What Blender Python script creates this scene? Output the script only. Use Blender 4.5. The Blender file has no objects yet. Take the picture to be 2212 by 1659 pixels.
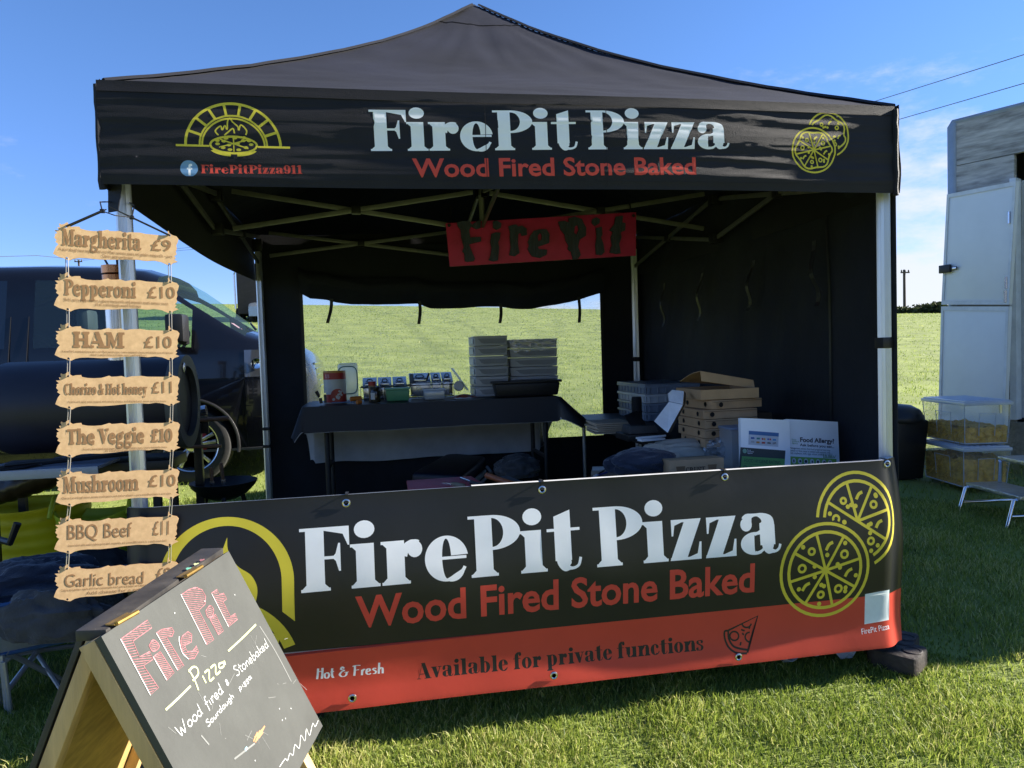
import bpy, bmesh, math, random
import numpy as np
from mathutils import Vector, Matrix, noise
R=math.radians
random.seed(7); rng=np.random.default_rng(7)
S_=bpy.context.scene; C=S_.collection
# ---------------------------------------------------------------- camera
CX,CY,CZ,YAW,PITCH,ROLL,FPX=-.6131,-2.69,1.3626,.1788,-.0424,-.0321,1580.28
_fw=Vector((math.sin(YAW)*math.cos(PITCH),math.cos(YAW)*math.cos(PITCH),math.sin(PITCH)))
_rt=Vector((math.cos(YAW),-math.sin(YAW),0)); _up=_rt.cross(_fw)
_r2=_rt*math.cos(ROLL)+_up*math.sin(ROLL); _u2=-_rt*math.sin(ROLL)+_up*math.cos(ROLL)
CO=Vector((CX,CY,CZ))
cam=bpy.data.cameras.new('camera'); cam.sensor_width=36; cam.lens=36*FPX/2212; cam.clip_start=.05; cam.clip_end=2000
camo=bpy.data.objects.new('camera',cam); C.objects.link(camo)
camo.matrix_world=Matrix.Translation(CO)@Matrix((_r2,_u2,-_fw)).transposed().to_4x4(); S_.camera=camo
def ray(u,v): return _fw+_r2*((u-1106)/FPX)-_u2*((v-829.5)/FPX)
def P(u,v,x=None,y=None,z=None):
    """a measured point: where the sight line through (u,v) of the survey photo meets a plane of the place"""
    d=ray(u,v); t=(x-CX)/d.x if x is not None else (y-CY)/d.y if y is not None else (z-CZ)/d.z
    return CO+d*t
# ---------------------------------------------------------------- light
SUN_EL,SUN_FRONT=24.5,.6
sv=Vector((math.cos(R(SUN_EL))*math.cos(R(SUN_FRONT)),-math.cos(R(SUN_EL))*math.sin(R(SUN_FRONT)),math.sin(R(SUN_EL))))
sl=bpy.data.lights.new('sun','SUN'); sl.energy=5.0; sl.angle=R(.5); sl.color=(1,.93,.82)
so=bpy.data.objects.new('sun',sl); C.objects.link(so); so.rotation_euler=sv.to_track_quat('Z','Y').to_euler(); so.location=(20,0,20)
W_=bpy.data.worlds.new('World'); S_.world=W_; W_.use_nodes=True
def world():
    nt=W_.node_tree; N=nt.nodes; L=nt.links; N.clear()
    out=N.new('ShaderNodeOutputWorld'); bg=N.new('ShaderNodeBackground'); bg.inputs['Strength'].default_value=.072
    sky=N.new('ShaderNodeTexSky'); sky.sky_type='NISHITA'; sky.sun_disc=False; sky.sun_elevation=R(SUN_EL); sky.sun_rotation=R(90+SUN_FRONT)
    sky.air_density=.85; sky.dust_density=.0; sky.ozone_density=5.0; sky.altitude=50
    tc=N.new('ShaderNodeTexCoord'); sp=N.new('ShaderNodeSeparateXYZ'); L.new(tc.outputs['Generated'],sp.inputs[0])
    def m(op,a,b=None,c=None):
        n=N.new('ShaderNodeMath'); n.operation=op
        for i,q in enumerate((a,b,c)):
            if q is None: continue
            if isinstance(q,(int,float)): n.inputs[i].default_value=q
            else: L.new(q,n.inputs[i])
        return n.outputs[0]
    def ss(v,a,b):
        n=N.new('ShaderNodeMapRange'); n.interpolation_type='SMOOTHSTEP'; L.new(v,n.inputs[0]); n.inputs[1].default_value=a; n.inputs[2].default_value=b; return n.outputs[0]
    mp=N.new('ShaderNodeMapping'); mp.inputs['Scale'].default_value=(3.2,3.2,9); L.new(tc.outputs['Generated'],mp.inputs[0])
    n1=N.new('ShaderNodeTexNoise'); n1.inputs['Scale'].default_value=1.9; n1.inputs['Detail'].default_value=8; n1.inputs['Roughness'].default_value=.62; L.new(mp.outputs[0],n1.inputs[0])
    n2=N.new('ShaderNodeTexNoise'); n2.inputs['Scale'].default_value=.55; n2.inputs['Detail'].default_value=3; L.new(mp.outputs[0],n2.inputs[0])
    el=sp.outputs[2]; x=sp.outputs[0]
    cov=m('ADD',m('MULTIPLY',n1.outputs[0],.6),m('MULTIPLY',n2.outputs[0],.4))
    low=m('SUBTRACT',1,ss(el,.10,.42)); east=ss(x,.05,.55)
    bias=m('MULTIPLY',m('MULTIPLY',low,east),.22)
    hz=m('MULTIPLY',m('SUBTRACT',1,ss(el,.03,.10)),.24)
    mask=m('MULTIPLY',ss(m('ADD',m('ADD',cov,bias),hz),.60,.80),.92)
    mx=N.new('ShaderNodeMix'); mx.data_type='RGBA'; L.new(mask,mx.inputs[0]); hs=N.new('ShaderNodeHueSaturation'); hs.inputs['Saturation'].default_value=1.07; L.new(sky.outputs[0],hs.inputs['Color']); 
    cl=N.new('ShaderNodeMix'); cl.data_type='RGBA'; L.new(ss(sp.outputs[2],.02,.42),cl.inputs[0]); cl.inputs[6].default_value=(.80,.71,.90,1); cl.inputs[7].default_value=(1,.93,1,1)
    mu=N.new('ShaderNodeMix'); mu.data_type='RGBA'; mu.blend_type='MULTIPLY'; mu.inputs[0].default_value=1; L.new(hs.outputs[0],mu.inputs[6]); L.new(cl.outputs[2],mu.inputs[7]); L.new(mu.outputs[2],mx.inputs[6]); mx.inputs[7].default_value=(3.75,3.9,4.15,1)
    L.new(mx.outputs[2],bg.inputs[0]); L.new(bg.outputs[0],out.inputs[0])
world()
vs=S_.view_settings; vs.view_transform='Standard'; vs.look='None'; vs.exposure=1.76; vs.gamma=1
S_.render.engine='CYCLES'; S_.cycles.max_bounces=8; S_.cycles.transparent_max_bounces=24; S_.cycles.use_denoising=True
try: S_.cycles.denoiser='OPENIMAGEDENOISE'
except Exception: pass
# ---------------------------------------------------------------- materials
MATS={}
def mat(name,col,rough=.6,metal=0.,var=.12,vs=8.,bump=0.,bs=60.,col2=None,stretch=(1,1,1),spec=.5,sheen=0.,trans=0.,alpha=1.,coat=0.,ior=1.45,transl=0.):
    if name in MATS: return MATS[name]
    m=bpy.data.materials.new(name); m.use_nodes=True; nt=m.node_tree; N=nt.nodes; L=nt.links; b=N['Principled BSDF']
    b.inputs['Roughness'].default_value=rough; b.inputs['Metallic'].default_value=metal; b.inputs['Specular IOR Level'].default_value=spec
    b.inputs['Sheen Weight'].default_value=sheen; b.inputs['Sheen Roughness'].default_value=.5
    b.inputs['Transmission Weight'].default_value=trans; b.inputs['Alpha'].default_value=alpha; b.inputs['Coat Weight'].default_value=coat; b.inputs['IOR'].default_value=ior
    tc=N.new('ShaderNodeTexCoord'); mp=N.new('ShaderNodeMapping'); mp.inputs['Scale'].default_value=stretch; L.new(tc.outputs['Object'],mp.inputs[0])
    n=N.new('ShaderNodeTexNoise'); n.inputs['Scale'].default_value=vs; n.inputs['Detail'].default_value=6; n.inputs['Roughness'].default_value=.6; L.new(mp.outputs[0],n.inputs[0])
    cr=N.new('ShaderNodeValToRGB'); e=cr.color_ramp.elements; e[0].position=.3; e[1].position=.7
    c=Vector(col); lo=c*(1-var); hi=Vector(col2) if col2 else c*(1+var)
    e[0].color=(*[max(0,q) for q in lo],1); e[1].color=(*[min(1,q) for q in hi],1)
    L.new(n.outputs[0],cr.inputs[0]); L.new(cr.outputs[0],b.inputs['Base Color'])
    if bump:
        n2=N.new('ShaderNodeTexNoise'); n2.inputs['Scale'].default_value=bs; n2.inputs['Detail'].default_value=4; L.new(mp.outputs[0],n2.inputs[0])
        bp=N.new('ShaderNodeBump'); bp.inputs['Strength'].default_value=bump; bp.inputs['Distance'].default_value=.01; L.new(n2.outputs[0],bp.inputs['Height']); L.new(bp.outputs[0],b.inputs['Normal'])
    if transl:
        o=N['Material Output']; t=N.new('ShaderNodeBsdfTranslucent'); L.new(cr.outputs[0],t.inputs[0]); ms=N.new('ShaderNodeMixShader'); ms.inputs[0].default_value=transl
        L.new(b.outputs[0],ms.inputs[1]); L.new(t.outputs[0],ms.inputs[2]); L.new(ms.outputs[0],o.inputs[0])
    MATS[name]=m; return m
def film(name,tint,clear,rough=.25,haze=(.9,.95,1.),scale=5.,crease=0.):
    """thin clear plastic: mostly see-through, with a milky, glossy share and optional crease lines"""
    if name in MATS: return MATS[name]
    m=bpy.data.materials.new(name); m.use_nodes=True; nt=m.node_tree; N=nt.nodes; L=nt.links; N.clear()
    o=N.new('ShaderNodeOutputMaterial'); t=N.new('ShaderNodeBsdfTransparent'); t.inputs[0].default_value=(*tint,1)
    d=N.new('ShaderNodeBsdfDiffuse'); d.inputs[0].default_value=(*haze,1); tl=N.new('ShaderNodeBsdfTranslucent'); tl.inputs[0].default_value=(*haze,1)
    g=N.new('ShaderNodeBsdfGlossy'); g.inputs['Roughness'].default_value=rough; g.inputs[0].default_value=(1,1,1,1)
    a=N.new('ShaderNodeMixShader'); a.inputs[0].default_value=.5; L.new(d.outputs[0],a.inputs[1]); L.new(tl.outputs[0],a.inputs[2])
    b=N.new('ShaderNodeMixShader'); b.inputs[0].default_value=.25; L.new(a.outputs[0],b.inputs[1]); L.new(g.outputs[0],b.inputs[2])
    x=N.new('ShaderNodeMixShader'); L.new(b.outputs[0],x.inputs[1]); L.new(t.outputs[0],x.inputs[2]); L.new(x.outputs[0],o.inputs[0])
    if crease:
        tc=N.new('ShaderNodeTexCoord'); mp=N.new('ShaderNodeMapping'); mp.inputs['Rotation'].default_value=(0,R(38),0); mp.inputs['Scale'].default_value=(1,1,4.5); L.new(tc.outputs['Object'],mp.inputs[0])
        n=N.new('ShaderNodeTexNoise'); n.inputs['Scale'].default_value=scale; n.inputs['Detail'].default_value=5; n.inputs['Distortion'].default_value=.8; L.new(mp.outputs[0],n.inputs[0])
        s=N.new('ShaderNodeMath'); s.operation='SUBTRACT'; L.new(n.outputs[0],s.inputs[0]); s.inputs[1].default_value=.5
        ab=N.new('ShaderNodeMath'); ab.operation='ABSOLUTE'; L.new(s.outputs[0],ab.inputs[0])
        n3=N.new('ShaderNodeTexNoise'); n3.inputs['Scale'].default_value=2.6; L.new(tc.outputs['Object'],n3.inputs[0])
        r=N.new('ShaderNodeMapRange'); r.interpolation_type='SMOOTHSTEP'; L.new(ab.outputs[0],r.inputs[0]); r.inputs[1].default_value=.0; r.inputs[2].default_value=.026; r.inputs[3].default_value=crease; r.inputs[4].default_value=0
        r2=N.new('ShaderNodeMapRange'); r2.interpolation_type='SMOOTHSTEP'; L.new(n3.outputs[0],r2.inputs[0]); r2.inputs[1].default_value=.42; r2.inputs[2].default_value=.64
        ml=N.new('ShaderNodeMath'); ml.operation='MULTIPLY'; L.new(r.outputs[0],ml.inputs[0]); L.new(r2.outputs[0],ml.inputs[1])
        sb=N.new('ShaderNodeMath'); sb.operation='SUBTRACT'; sb.inputs[0].default_value=clear; L.new(ml.outputs[0],sb.inputs[1]); L.new(sb.outputs[0],x.inputs[0])
    else: x.inputs[0].default_value=clear
    MATS[name]=m; return m
# ---------------------------------------------------------------- building helpers
WM={}
class MB:
    """collects shapes (world or thing-local coordinates) that become ONE mesh object"""
    def __init__(s): s.v=[];s.f=[];s.m=[];s.mats=[];s.M=None
    def mi(s,m):
        if m not in s.mats: s.mats.append(m)
        return s.mats.index(m)
    def add(s,v,f,m):
        n=len(s.v); k=s.mi(m)
        s.v+=[tuple(s.M@Vector(q)) if s.M else tuple(q) for q in v]; s.f+=[[i+n for i in q] for q in f]; s.m+=[k]*len(f); return s
    def box(s,c,d,m,rot=None,top=1.,taper=None):
        x,y,z=d[0]/2,d[1]/2,d[2]/2; tx,ty=taper or (top,top)
        v=[(-x,-y,-z),(x,-y,-z),(x,y,-z),(-x,y,-z),(-x*tx,-y*ty,z),(x*tx,-y*ty,z),(x*tx,y*ty,z),(-x*tx,y*ty,z)]
        if rot is not None:
            M=rot if isinstance(rot,Matrix) else Matrix.Rotation(rot,3,'Z'); v=[M@Vector(q) for q in v]
        c=Vector(c); return s.add([c+Vector(q) for q in v],[[3,2,1,0],[4,5,6,7],[0,1,5,4],[1,2,6,5],[2,3,7,6],[3,0,4,7]],m)
    def bar(s,a,b,w,h,m,up=(0,0,1)):
        a,b=Vector(a),Vector(b); d=(b-a); l=d.length; d=d/l; u=Vector(up)
        if abs(d.dot(u))>.97: u=Vector((0,1,0))
        r=d.cross(u).normalized(); u=r.cross(d)
        return s.box((a+b)/2,(w,l,h),m,Matrix((r,d,u)).transposed())
    def tube(s,p,r,m,n=8,cap=True,closed=False):
        p=[Vector(q) for q in p]; k=len(p); v=[];f=[]; ref=None
        for i in range(k):
            a=p[(i-1)%k] if closed else p[max(0,i-1)]; b=p[(i+1)%k] if closed else p[min(k-1,i+1)]
            d=(b-a).normalized()
            if ref is None: ref=d.orthogonal().normalized()
            ref=(ref-d*ref.dot(d)); ref=ref.normalized() if ref.length>1e-6 else d.orthogonal().normalized()
            w=d.cross(ref); rr=r[i] if isinstance(r,(list,tuple)) else r
            v+=[p[i]+(ref*math.cos(2*math.pi*j/n)+w*math.sin(2*math.pi*j/n))*rr for j in range(n)]
        for i in range(k if closed else k-1):
            for j in range(n):
                q=(i+1)%k; f.append([i*n+j,i*n+(j+1)%n,q*n+(j+1)%n,q*n+j])
        if cap and not closed: f+=[list(range(n))[::-1],[(k-1)*n+j for j in range(n)]]
        return s.add(v,f,m)
    def lathe(s,c,prof,m,n=28,axis=None,sx=1.,sy=1.,cap=True):
        A=axis.to_3x3() if axis else Matrix.Identity(3); c=Vector(c); v=[];f=[]
        for r,z in prof: v+=[c+A@Vector((r*sx*math.cos(2*math.pi*j/n),r*sy*math.sin(2*math.pi*j/n),z)) for j in range(n)]
        for i in range(len(prof)-1):
            for j in range(n): f.append([i*n+j,i*n+(j+1)%n,(i+1)*n+(j+1)%n,(i+1)*n+j])
        if cap and prof[0][0]>1e-6: f.append(list(range(n))[::-1])
        if cap and prof[-1][0]>1e-6: f.append([(len(prof)-1)*n+j for j in range(n)])
        return s.add(v,f,m)
    def grid(s,fn,nu,nv,m,thick=0.,matf=None):
        v=[Vector(fn(i/nu,j/nv)) for j in range(nv+1) for i in range(nu+1)]; w=nu+1
        f=[[j*w+i,j*w+i+1,(j+1)*w+i+1,(j+1)*w+i] for j in range(nv) for i in range(nu)]
        if thick:
            nn=[]
            for j in range(nv+1):
                for i in range(nu+1):
                    a=v[j*w+min(nu,i+1)]-v[j*w+max(0,i-1)]; b=v[min(nv,j+1)*w+i]-v[max(0,j-1)*w+i]; q=a.cross(b); nn.append(q.normalized() if q.length>1e-12 else Vector((0,0,1)))
            k=len(v); v2=[p-q*thick for p,q in zip(v,nn)]; f2=[[i+k for i in q[::-1]] for q in f]
            bd=[j for j in range(w)]+[j*w+nu for j in range(1,nv+1)]+[nv*w+i for i in range(nu-1,-1,-1)]+[j*w for j in range(nv-1,0,-1)]
            f3=[[bd[(i+1)%len(bd)],bd[i],bd[i]+k,bd[(i+1)%len(bd)]+k] for i in range(len(bd))]
            return s.add(v+v2,f+f2+f3,m)
        return s.add(v,f,m)
    def prism(s,poly,th,fn,m,m2=None,holes=()):
        """2-D polygon list -> slab; fn(u,v,w) gives the place, w=0 front .. th back"""
        V,F=union(poly,None,holes); n=len(V); e={}
        for t in F:
            for a,b in zip(t,t[1:]+t[:1]): e[(a,b)]=1
        bd=[(a,b) for a,b in e if (b,a) not in e]
        s.add([fn(u,v,0) for u,v in V],F,m)
        s.add([fn(u,v,w) for w in (0,th) for u,v in V],[[i+n for i in t[::-1]] for t in F]+[[b,a,a+n,b+n] for a,b in bd],m2 or m); return s
    def flat(s,polys,fn,m,step=None):
        V,F=union(polys,step); return s.add([fn(u,v) for u,v in V],F,m)
    def build(s,name,parent=None,smooth=False,bevel=0.,world=True,segs=2):
        me=bpy.data.meshes.new(name); v=s.v
        if parent is not None and world:
            I=WM[parent.name].inverted(); v=[tuple(I@Vector(q)) for q in v]
        me.from_pydata(v,[],s.f); me.update()
        for m in s.mats: me.materials.append(m)
        me.polygons.foreach_set('material_index',s.m)
        if bevel:
            bm=bmesh.new(); bm.from_mesh(me); bmesh.ops.remove_doubles(bm,verts=bm.verts,dist=1e-6)
            es=[e for e in bm.edges if len(e.link_faces)==2 and e.calc_face_angle(0)>R(35)]
            bmesh.ops.bevel(bm,geom=es,offset=bevel,segments=segs,affect='EDGES',profile=.6,clamp_overlap=True); bm.to_mesh(me); bm.free()
        if smooth or bevel:
            me.polygons.foreach_set('use_smooth',[True]*len(me.polygons))
            try: me.set_sharp_from_angle(angle=R(40))
            except Exception: pass
        if getattr(s,'nrm',None): me.normals_split_custom_set_from_vertices([s.nrm.get(i,(0,0,0)) for i in range(len(me.vertices))])
        o=bpy.data.objects.new(name,me); C.objects.link(o)
        if parent is not None:
            o.parent=parent; WM[o.name]=WM[parent.name]
        else: WM[o.name]=Matrix.Identity(4)
        return o
class Sheet(MB):
    """printed cloth: one sheet of triangles in which every print is a set of faces with its own ink, flush with the cloth"""
    def __init__(s): super().__init__(); s.layers=[]
    def flat(s,polys,fn,m,step=None): s.layers.append(([[tuple(fn(*q)) for q in p] for p in polys],m)); return s
    def finish(s,x0,x1,z0,z1,step,surf,m0):
        V=[];E=[]
        for ps,m in s.layers:
            v,f=union(ps); n=len(V); e={}
            for t in f:
                for a,b in zip(t,t[1:]+t[:1]): e[(a,b)]=1
            V+=v; E+=[(a+n,b+n) for a,b in e if (b,a) not in e]
        nx,nz_=int((x1-x0)/step),int((z1-z0)/step); n=len(V)
        V+=[(x0+(x1-x0)*i/nx,z0+(z1-z0)*j/nz_) for j in range(nz_+1) for i in range(nx+1)]
        c=[n,n+nx,n+nz_*(nx+1)+nx,n+nz_*(nx+1)]; E+=list(zip(c,c[1:]+c[:1]))
        r=delaunay_2d_cdt([Vector(q) for q in V],E,[],0,1e-6); Pn=np.array([(a.x,a.y) for a in r[0]]); T=[list(t) for t in r[2]]
        T=[t for t in T if all(x0-1e-4<=Pn[i][0]<=x1+1e-4 and z0-1e-4<=Pn[i][1]<=z1+1e-4 for i in t)]
        ce=np.array([Pn[t].mean(0) for t in T]); k=np.full(len(T),s.mi(m0))
        for ps,m in s.layers:
            mi=s.mi(m)
            for q in ps:
                xs=[a[0] for a in q];ys=[a[1] for a in q]
                ix=np.nonzero((ce[:,0]>min(xs))&(ce[:,0]<max(xs))&(ce[:,1]>min(ys))&(ce[:,1]<max(ys)))[0]
                if not len(ix): continue
                x,y=ce[ix,0],ce[ix,1]; o=np.zeros(len(ix),bool)
                for (ax,ay),(bx,by) in zip(q,q[1:]+q[:1]):
                    if ay!=by: o^=((ay>y)!=(by>y))&(x<(bx-ax)*(y-ay)/(by-ay)+ax)
                k[ix[o]]=mi
        e_=.004; s.nrm={}
        for i,(x,z) in enumerate(Pn): q=(surf(x+e_,z)-surf(x-e_,z)).cross(surf(x,z+e_)-surf(x,z-e_)).normalized(); s.nrm[len(s.v)+i]=tuple(q)
        n=len(s.v); s.v+=[tuple(surf(x,z)) for x,z in Pn]; s.f+=[[i+n for i in t] for t in T]; s.m+=[int(q) for q in k]
def tag(o,label,cat,group=None,kind=None):
    if label: o['label']=label
    if cat: o['category']=cat
    if group: o['group']=group
    if kind: o['kind']=kind
    return o
def thing(name,label,cat,loc=(0,0,0),rz=0.,group=None):
    o=bpy.data.objects.new(name,None); C.objects.link(o); o.empty_display_size=.1; o.location=loc; o.rotation_euler=(0,0,rz)
    WM[o.name]=Matrix.Translation(loc)@Matrix.Rotation(rz,4,'Z'); return tag(o,label,cat,group)
def dup(root,loc,rz,label=None,group=None):
    """copy of a thing with copies of its parts and sub-parts"""
    r=root.copy(); C.objects.link(r); r.location=loc; r.rotation_euler=(0,0,rz); WM[r.name]=Matrix.Translation(loc)@Matrix.Rotation(rz,4,'Z')
    if label: r['label']=label
    if group: r['group']=group
    for ch in list(root.children):
        c=ch.copy(); C.objects.link(c); c.parent=r
        for g in list(ch.children):
            d=g.copy(); C.objects.link(d); d.parent=c
    return r
def nz(x,y=0.,z=0.): return noise.noise(Vector((x,y,z)))
def sm(a,b,x): t=min(1,max(0,(x-a)/(b-a))); return t*t*(3-2*t)
def interp(x,xs,ys):
    return float(np.interp(x,xs,ys))
def gz(x,y):
    """height of the field: it climbs gently behind the stall"""
    k=.062-.036*max(-.6,min(.6,x/(abs(y)+5)))
    k+=.0315*sm(4,40,y); z=y*k if y>-6 else -6*k
    r=math.hypot(x-CX,y-CY)
    if r>62: z-=((r-62)/40)**2*3.2
    return z+.012*nz(x*.9,y*.9)+.03*nz(x*.21,y*.21)*min(1,r/8)
# ---------------------------------------------------------------- lettering
from mathutils.geometry import delaunay_2d_cdt, tessellate_polygon
def catmull(pts, n=8):
    if len(pts) < 3: return pts
    P=[pts[0]]+list(pts)+[pts[-1]]; out=[]
    for i in range(1,len(P)-2):
        a,b,c,d=[Vector(q).to_2d() for q in P[i-1:i+3]]
        for k in range(n):
            t=k/n; out.append(.5*((2*b)+(c-a)*t+(2*a-5*b+4*c-d)*t*t+(3*b-a-3*c+d)*t**3))
    out.append(Vector(P[-1]).to_2d()); return [(v[0],v[1]) for v in out]
def ribbon(pts, wf):
    out=[]; n=len(pts); L=[];R=[]
    for i in range(n):
        a=pts[max(0,i-1)];b=pts[min(n-1,i+1)]
        dx,dy=b[0]-a[0],b[1]-a[1]; l=math.hypot(dx,dy) or 1e-9; dx/=l;dy/=l
        w=(wf(dx,dy,i/(n-1)) if callable(wf) else wf)/2
        L.append((pts[i][0]-dy*w,pts[i][1]+dx*w)); R.append((pts[i][0]+dy*w,pts[i][1]-dx*w))
    for i in range(n-1): out.append([R[i],R[i+1],L[i+1],L[i]])
    return out
def ell(cx,cy,rx,ry,n=20,a0=0,a1=360): return [(cx+rx*math.cos(math.radians(a0+(a1-a0)*i/n)),cy+ry*math.sin(math.radians(a0+(a1-a0)*i/n))) for i in range(n if a1-a0>=360 else n+1)]
def ring(cx,cy,rx,ry,w,n=28,a0=0,a1=360):
    p=ell(cx,cy,rx,ry,n,a0,a1)
    if a1-a0>=360: p=p+[p[0]]
    q=[(cx+(x-cx)*(rx-w)/rx,cy+(y-cy)*(ry-w)/ry) for x,y in p]
    return [[p[i],p[i+1],q[i+1],q[i]] for i in range(len(p)-1)]
def rect(x0,y0,x1,y1): return [(x0,y0),(x1,y0),(x1,y1),(x0,y1)]
class Serif:
    """heavy high-contrast roman: stem width S, hairline T, glyph = strokes of a broad vertical pen"""
    def __init__(s,S=.29,T=.05,X=.70): s.S,s.T,s.X=S,T,X; s.cache={}
    def pen(s,k=1.):
        S,T=s.S*k,s.T
        return lambda dx,dy,t: T+(S-T)*abs(dy)**1.6
    def C(s,pts,k=1.): return ribbon(catmull(pts),s.pen(k))
    def st(s,x,y0,y1): return [rect(x-s.S/2,y0,x+s.S/2,y1)]
    def br(s,x,y,up,l,r):
        T=s.T; e=y+(T if up else -T); b=s.S*.22; h=(1 if up else -1)
        lo,hi=min(y,e),max(y,e); o=[rect(x-l,lo,x+r,hi)]
        o.append([(x-s.S/2-b,e),(x-s.S/2,e),(x-s.S/2,e+h*b)]); o.append([(x+s.S/2,e),(x+s.S/2+b,e),(x+s.S/2,e+h*b)]); return o
    def foot(s,x,y=0,up=True,l=None,r=None):
        d=s.S/2+.085; return s.br(x,y,up,d if l is None else l,d if r is None else r)
    def flag(s,x,y): return [rect(x-s.S/2-.09,y-s.T,x,y),[(x-s.S/2-.06,y-s.T),(x-s.S/2,y-s.T-.06),(x-s.S/2,y-s.T)]]
    def O(s,cx,cy,rx,ry,k=1.,a0=0,a1=360,n=40):
        S,T=s.S*k,s.T; p=ell(cx,cy,rx,ry,n,a0,a1)
        if a1-a0>=360:p=p+[p[0]]
        q=[(cx+(x-cx)*(rx-S)/rx,cy+(y-cy)*(ry-T)/ry) for x,y in p]
        return [[p[i],p[i+1],q[i+1],q[i]] for i in range(len(p)-1)]
    def glyph(s,c):
        S,T,X=s.S,s.T,s.X; h=S/2; m=.09; g=m+h
        b=lambda x,y,r:[ell(x,y,r*.92,r,18)]
        if c==' ': return [],.30
        if c=='F': return s.st(g+.02,0,1)+s.foot(g+.02)+[rect(.02,1-T,.80,1),[(g+h,1-T),(.50,1-T),(.80,1-T),(.80,.70),(.775,.70),(.70,.88)],rect(g+h,.52-T/2,.6,.52+T/2),[(.655,.74),(.655,.30),(.625,.30),(.58,.46),(.52,.52),(.58,.58),(.625,.74)]],.80
        if c=='P': return s.st(g+.02,0,1)+s.foot(g+.02)+[rect(.0,1-T,g+.2,1),rect(g,.43,g+.2,.43+T)]+s.O(g+.16,.715,.50-h+.06+h*.5,.285,1.,-90,90),g+.62
        if c=='R': return s.st(g+.02,0,1)+s.foot(g+.02)+[rect(.0,1-T,g+.2,1),rect(g,.47,g+.25,.47+T)]+s.O(g+.16,.735,.42,.265,.95,-90,90)+s.C([(.5,.5),(.62,.42),(.66,.25),(.72,.06),(.85,.02),(.92,.08)],.85),.95
        if c=='B': return s.st(g+.02,0,1)+[rect(0,1-T,g+.2,1),rect(0,0,g+.2,T),rect(g,.5,g+.2,.5+T)]+s.O(g+.16,.75,.40,.25,.95,-90,90)+s.O(g+.16,.265,.46,.265,.95,-90,90),.92
        if c=='A': return [[(.30,1.0),(.56,1.02),(.92,T),(.60,T),(.37,.74),(.36,.82)],[(.36,.9),(.12,T),(.07,T),(.33,.9)],rect(.16,.28,.6,.28+T),rect(-.02,0,.24,T),rect(.50,0,1.0,T)],.98
        if c=='V': return [[(.06,1),(.38,1),(.60,.28),(.52,0),(.42,0)],[(.80,1-T),(.86,1-T),(.52,0),(.47,.05)],rect(-.02,1-T,.46,1),rect(.66,1-T,.96,1)],.92
        if c=='M': return s.st(.98,0,1)+[rect(.13,0,.13+T*1.2,1),rect(0,0,.30,T),rect(0,1-T,.30,1),rect(.72,0,1.24,T),rect(.9,1-T,1.24,1),[(.10,1),(.38,1),(.64,.3),(.56,0),(.52,0)],[(.84,1),(.9,1),(.57,0),(.53,.1)]],1.24
        if c=='H': return s.st(g+.02,0,1)+s.st(g+.62,0,1)+s.foot(g+.02)+s.foot(g+.62)+s.foot(g+.02,1,False)+s.foot(g+.62,1,False)+[rect(g,.5-T/2,g+.6,.5+T/2)],2*g+.64
        if c=='T': return s.st(.46,0,1)+s.foot(.46)+[rect(0,1-T,.92,1),[(0,1-T),(.22,1-T),(.06,.88),(.03,.68),(0,.68)],[(.92,1-T),(.70,1-T),(.86,.88),(.89,.68),(.92,.68)]],.92
        if c=='U': return s.st(g,.3,1)+s.foot(g,1,False)+[rect(.62,1-T,.94,1)]+s.C([(g,.32),(g+.03,.14),(.5,T*.6),(.7,.12),(.78,.35),(.78,.7),(.78,1)],.62),.95
        if c=='C': return s.O(.46,.5,.46,.52,1.,50,310)+[[(.72,.95),(.80,1.0),(.80,.66),(.77,.66)],[(.76,.10),(.82,.02),(.82,.34),(.79,.34)]],.88
        if c=='S': return s.C([(.66,.72),(.6,.9),(.42,1-T/2),(.2,.92),(.15,.74),(.3,.58),(.52,.46),(.62,.27),(.52,.08),(.34,T/2),(.14,.1),(.08,.3)],.9)+[rect(.63,.66,.68,1.),rect(.05,0,.10,.34)],.76
        if c in 'ilhbmnrupk':
            o=[];x=g+.01
            if c=='i': return s.st(x,0,X)+s.foot(x)+s.flag(x,X)+[ell(x,X+.225,.165*min(1,S/.27),.14,20)],2*g+.02
            if c=='l': return s.st(x,0,1.04)+s.foot(x)+s.flag(x,1.04),2*g+.02
            if c=='b': return s.st(x,0,1.04)+s.flag(x,1.04)+s.O(x+.2,X/2,.36,X/2+.02,.95,-140,140),x+.62
            if c=='p': return s.st(x,-.3,X)+s.flag(x,X)+s.foot(x,-.3)+s.O(x+.2,X/2,.36,X/2+.02,.95,-140,140),x+.62
            if c=='r': return s.st(x,0,X)+s.foot(x)+s.flag(x,X)+s.C([(x+h-.02,.45),(x+h+.03,.6),(x+h+.14,X-T/2),(x+h+.24,X-.05)],.45)+b(x+h+.17,X-.15,.135),x+h+.33
            if c=='u': return s.st(x,.2,X)+s.flag(x,X)+s.st(x+.48,0,X)+s.flag(x+.48,X)+s.C([(x,.25),(x+.04,.07),(x+.2,T*.6),(x+.36,.12)],.6)+[rect(x+.48,0,x+.48+h+.08,T)],x+.48+g
            if c=='h': o=s.st(x,0,1.04)+s.flag(x,1.04)
            else: o=s.st(x,0,X)+s.flag(x,X)
            o+=s.foot(x); k=2 if c=='m' else 1
            for j in range(k):
                xx=x+(.52)*(j+1); o+=s.st(xx,0,X*.72)+s.foot(xx)
                o+=s.C([(xx-.52+h*.6,X*.66),(xx-.22,X-T*.4),(xx-.06,X-T),(xx+.0,X*.70),(xx,X*.55)],.98)
            return o,x+.52*k+g
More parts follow.
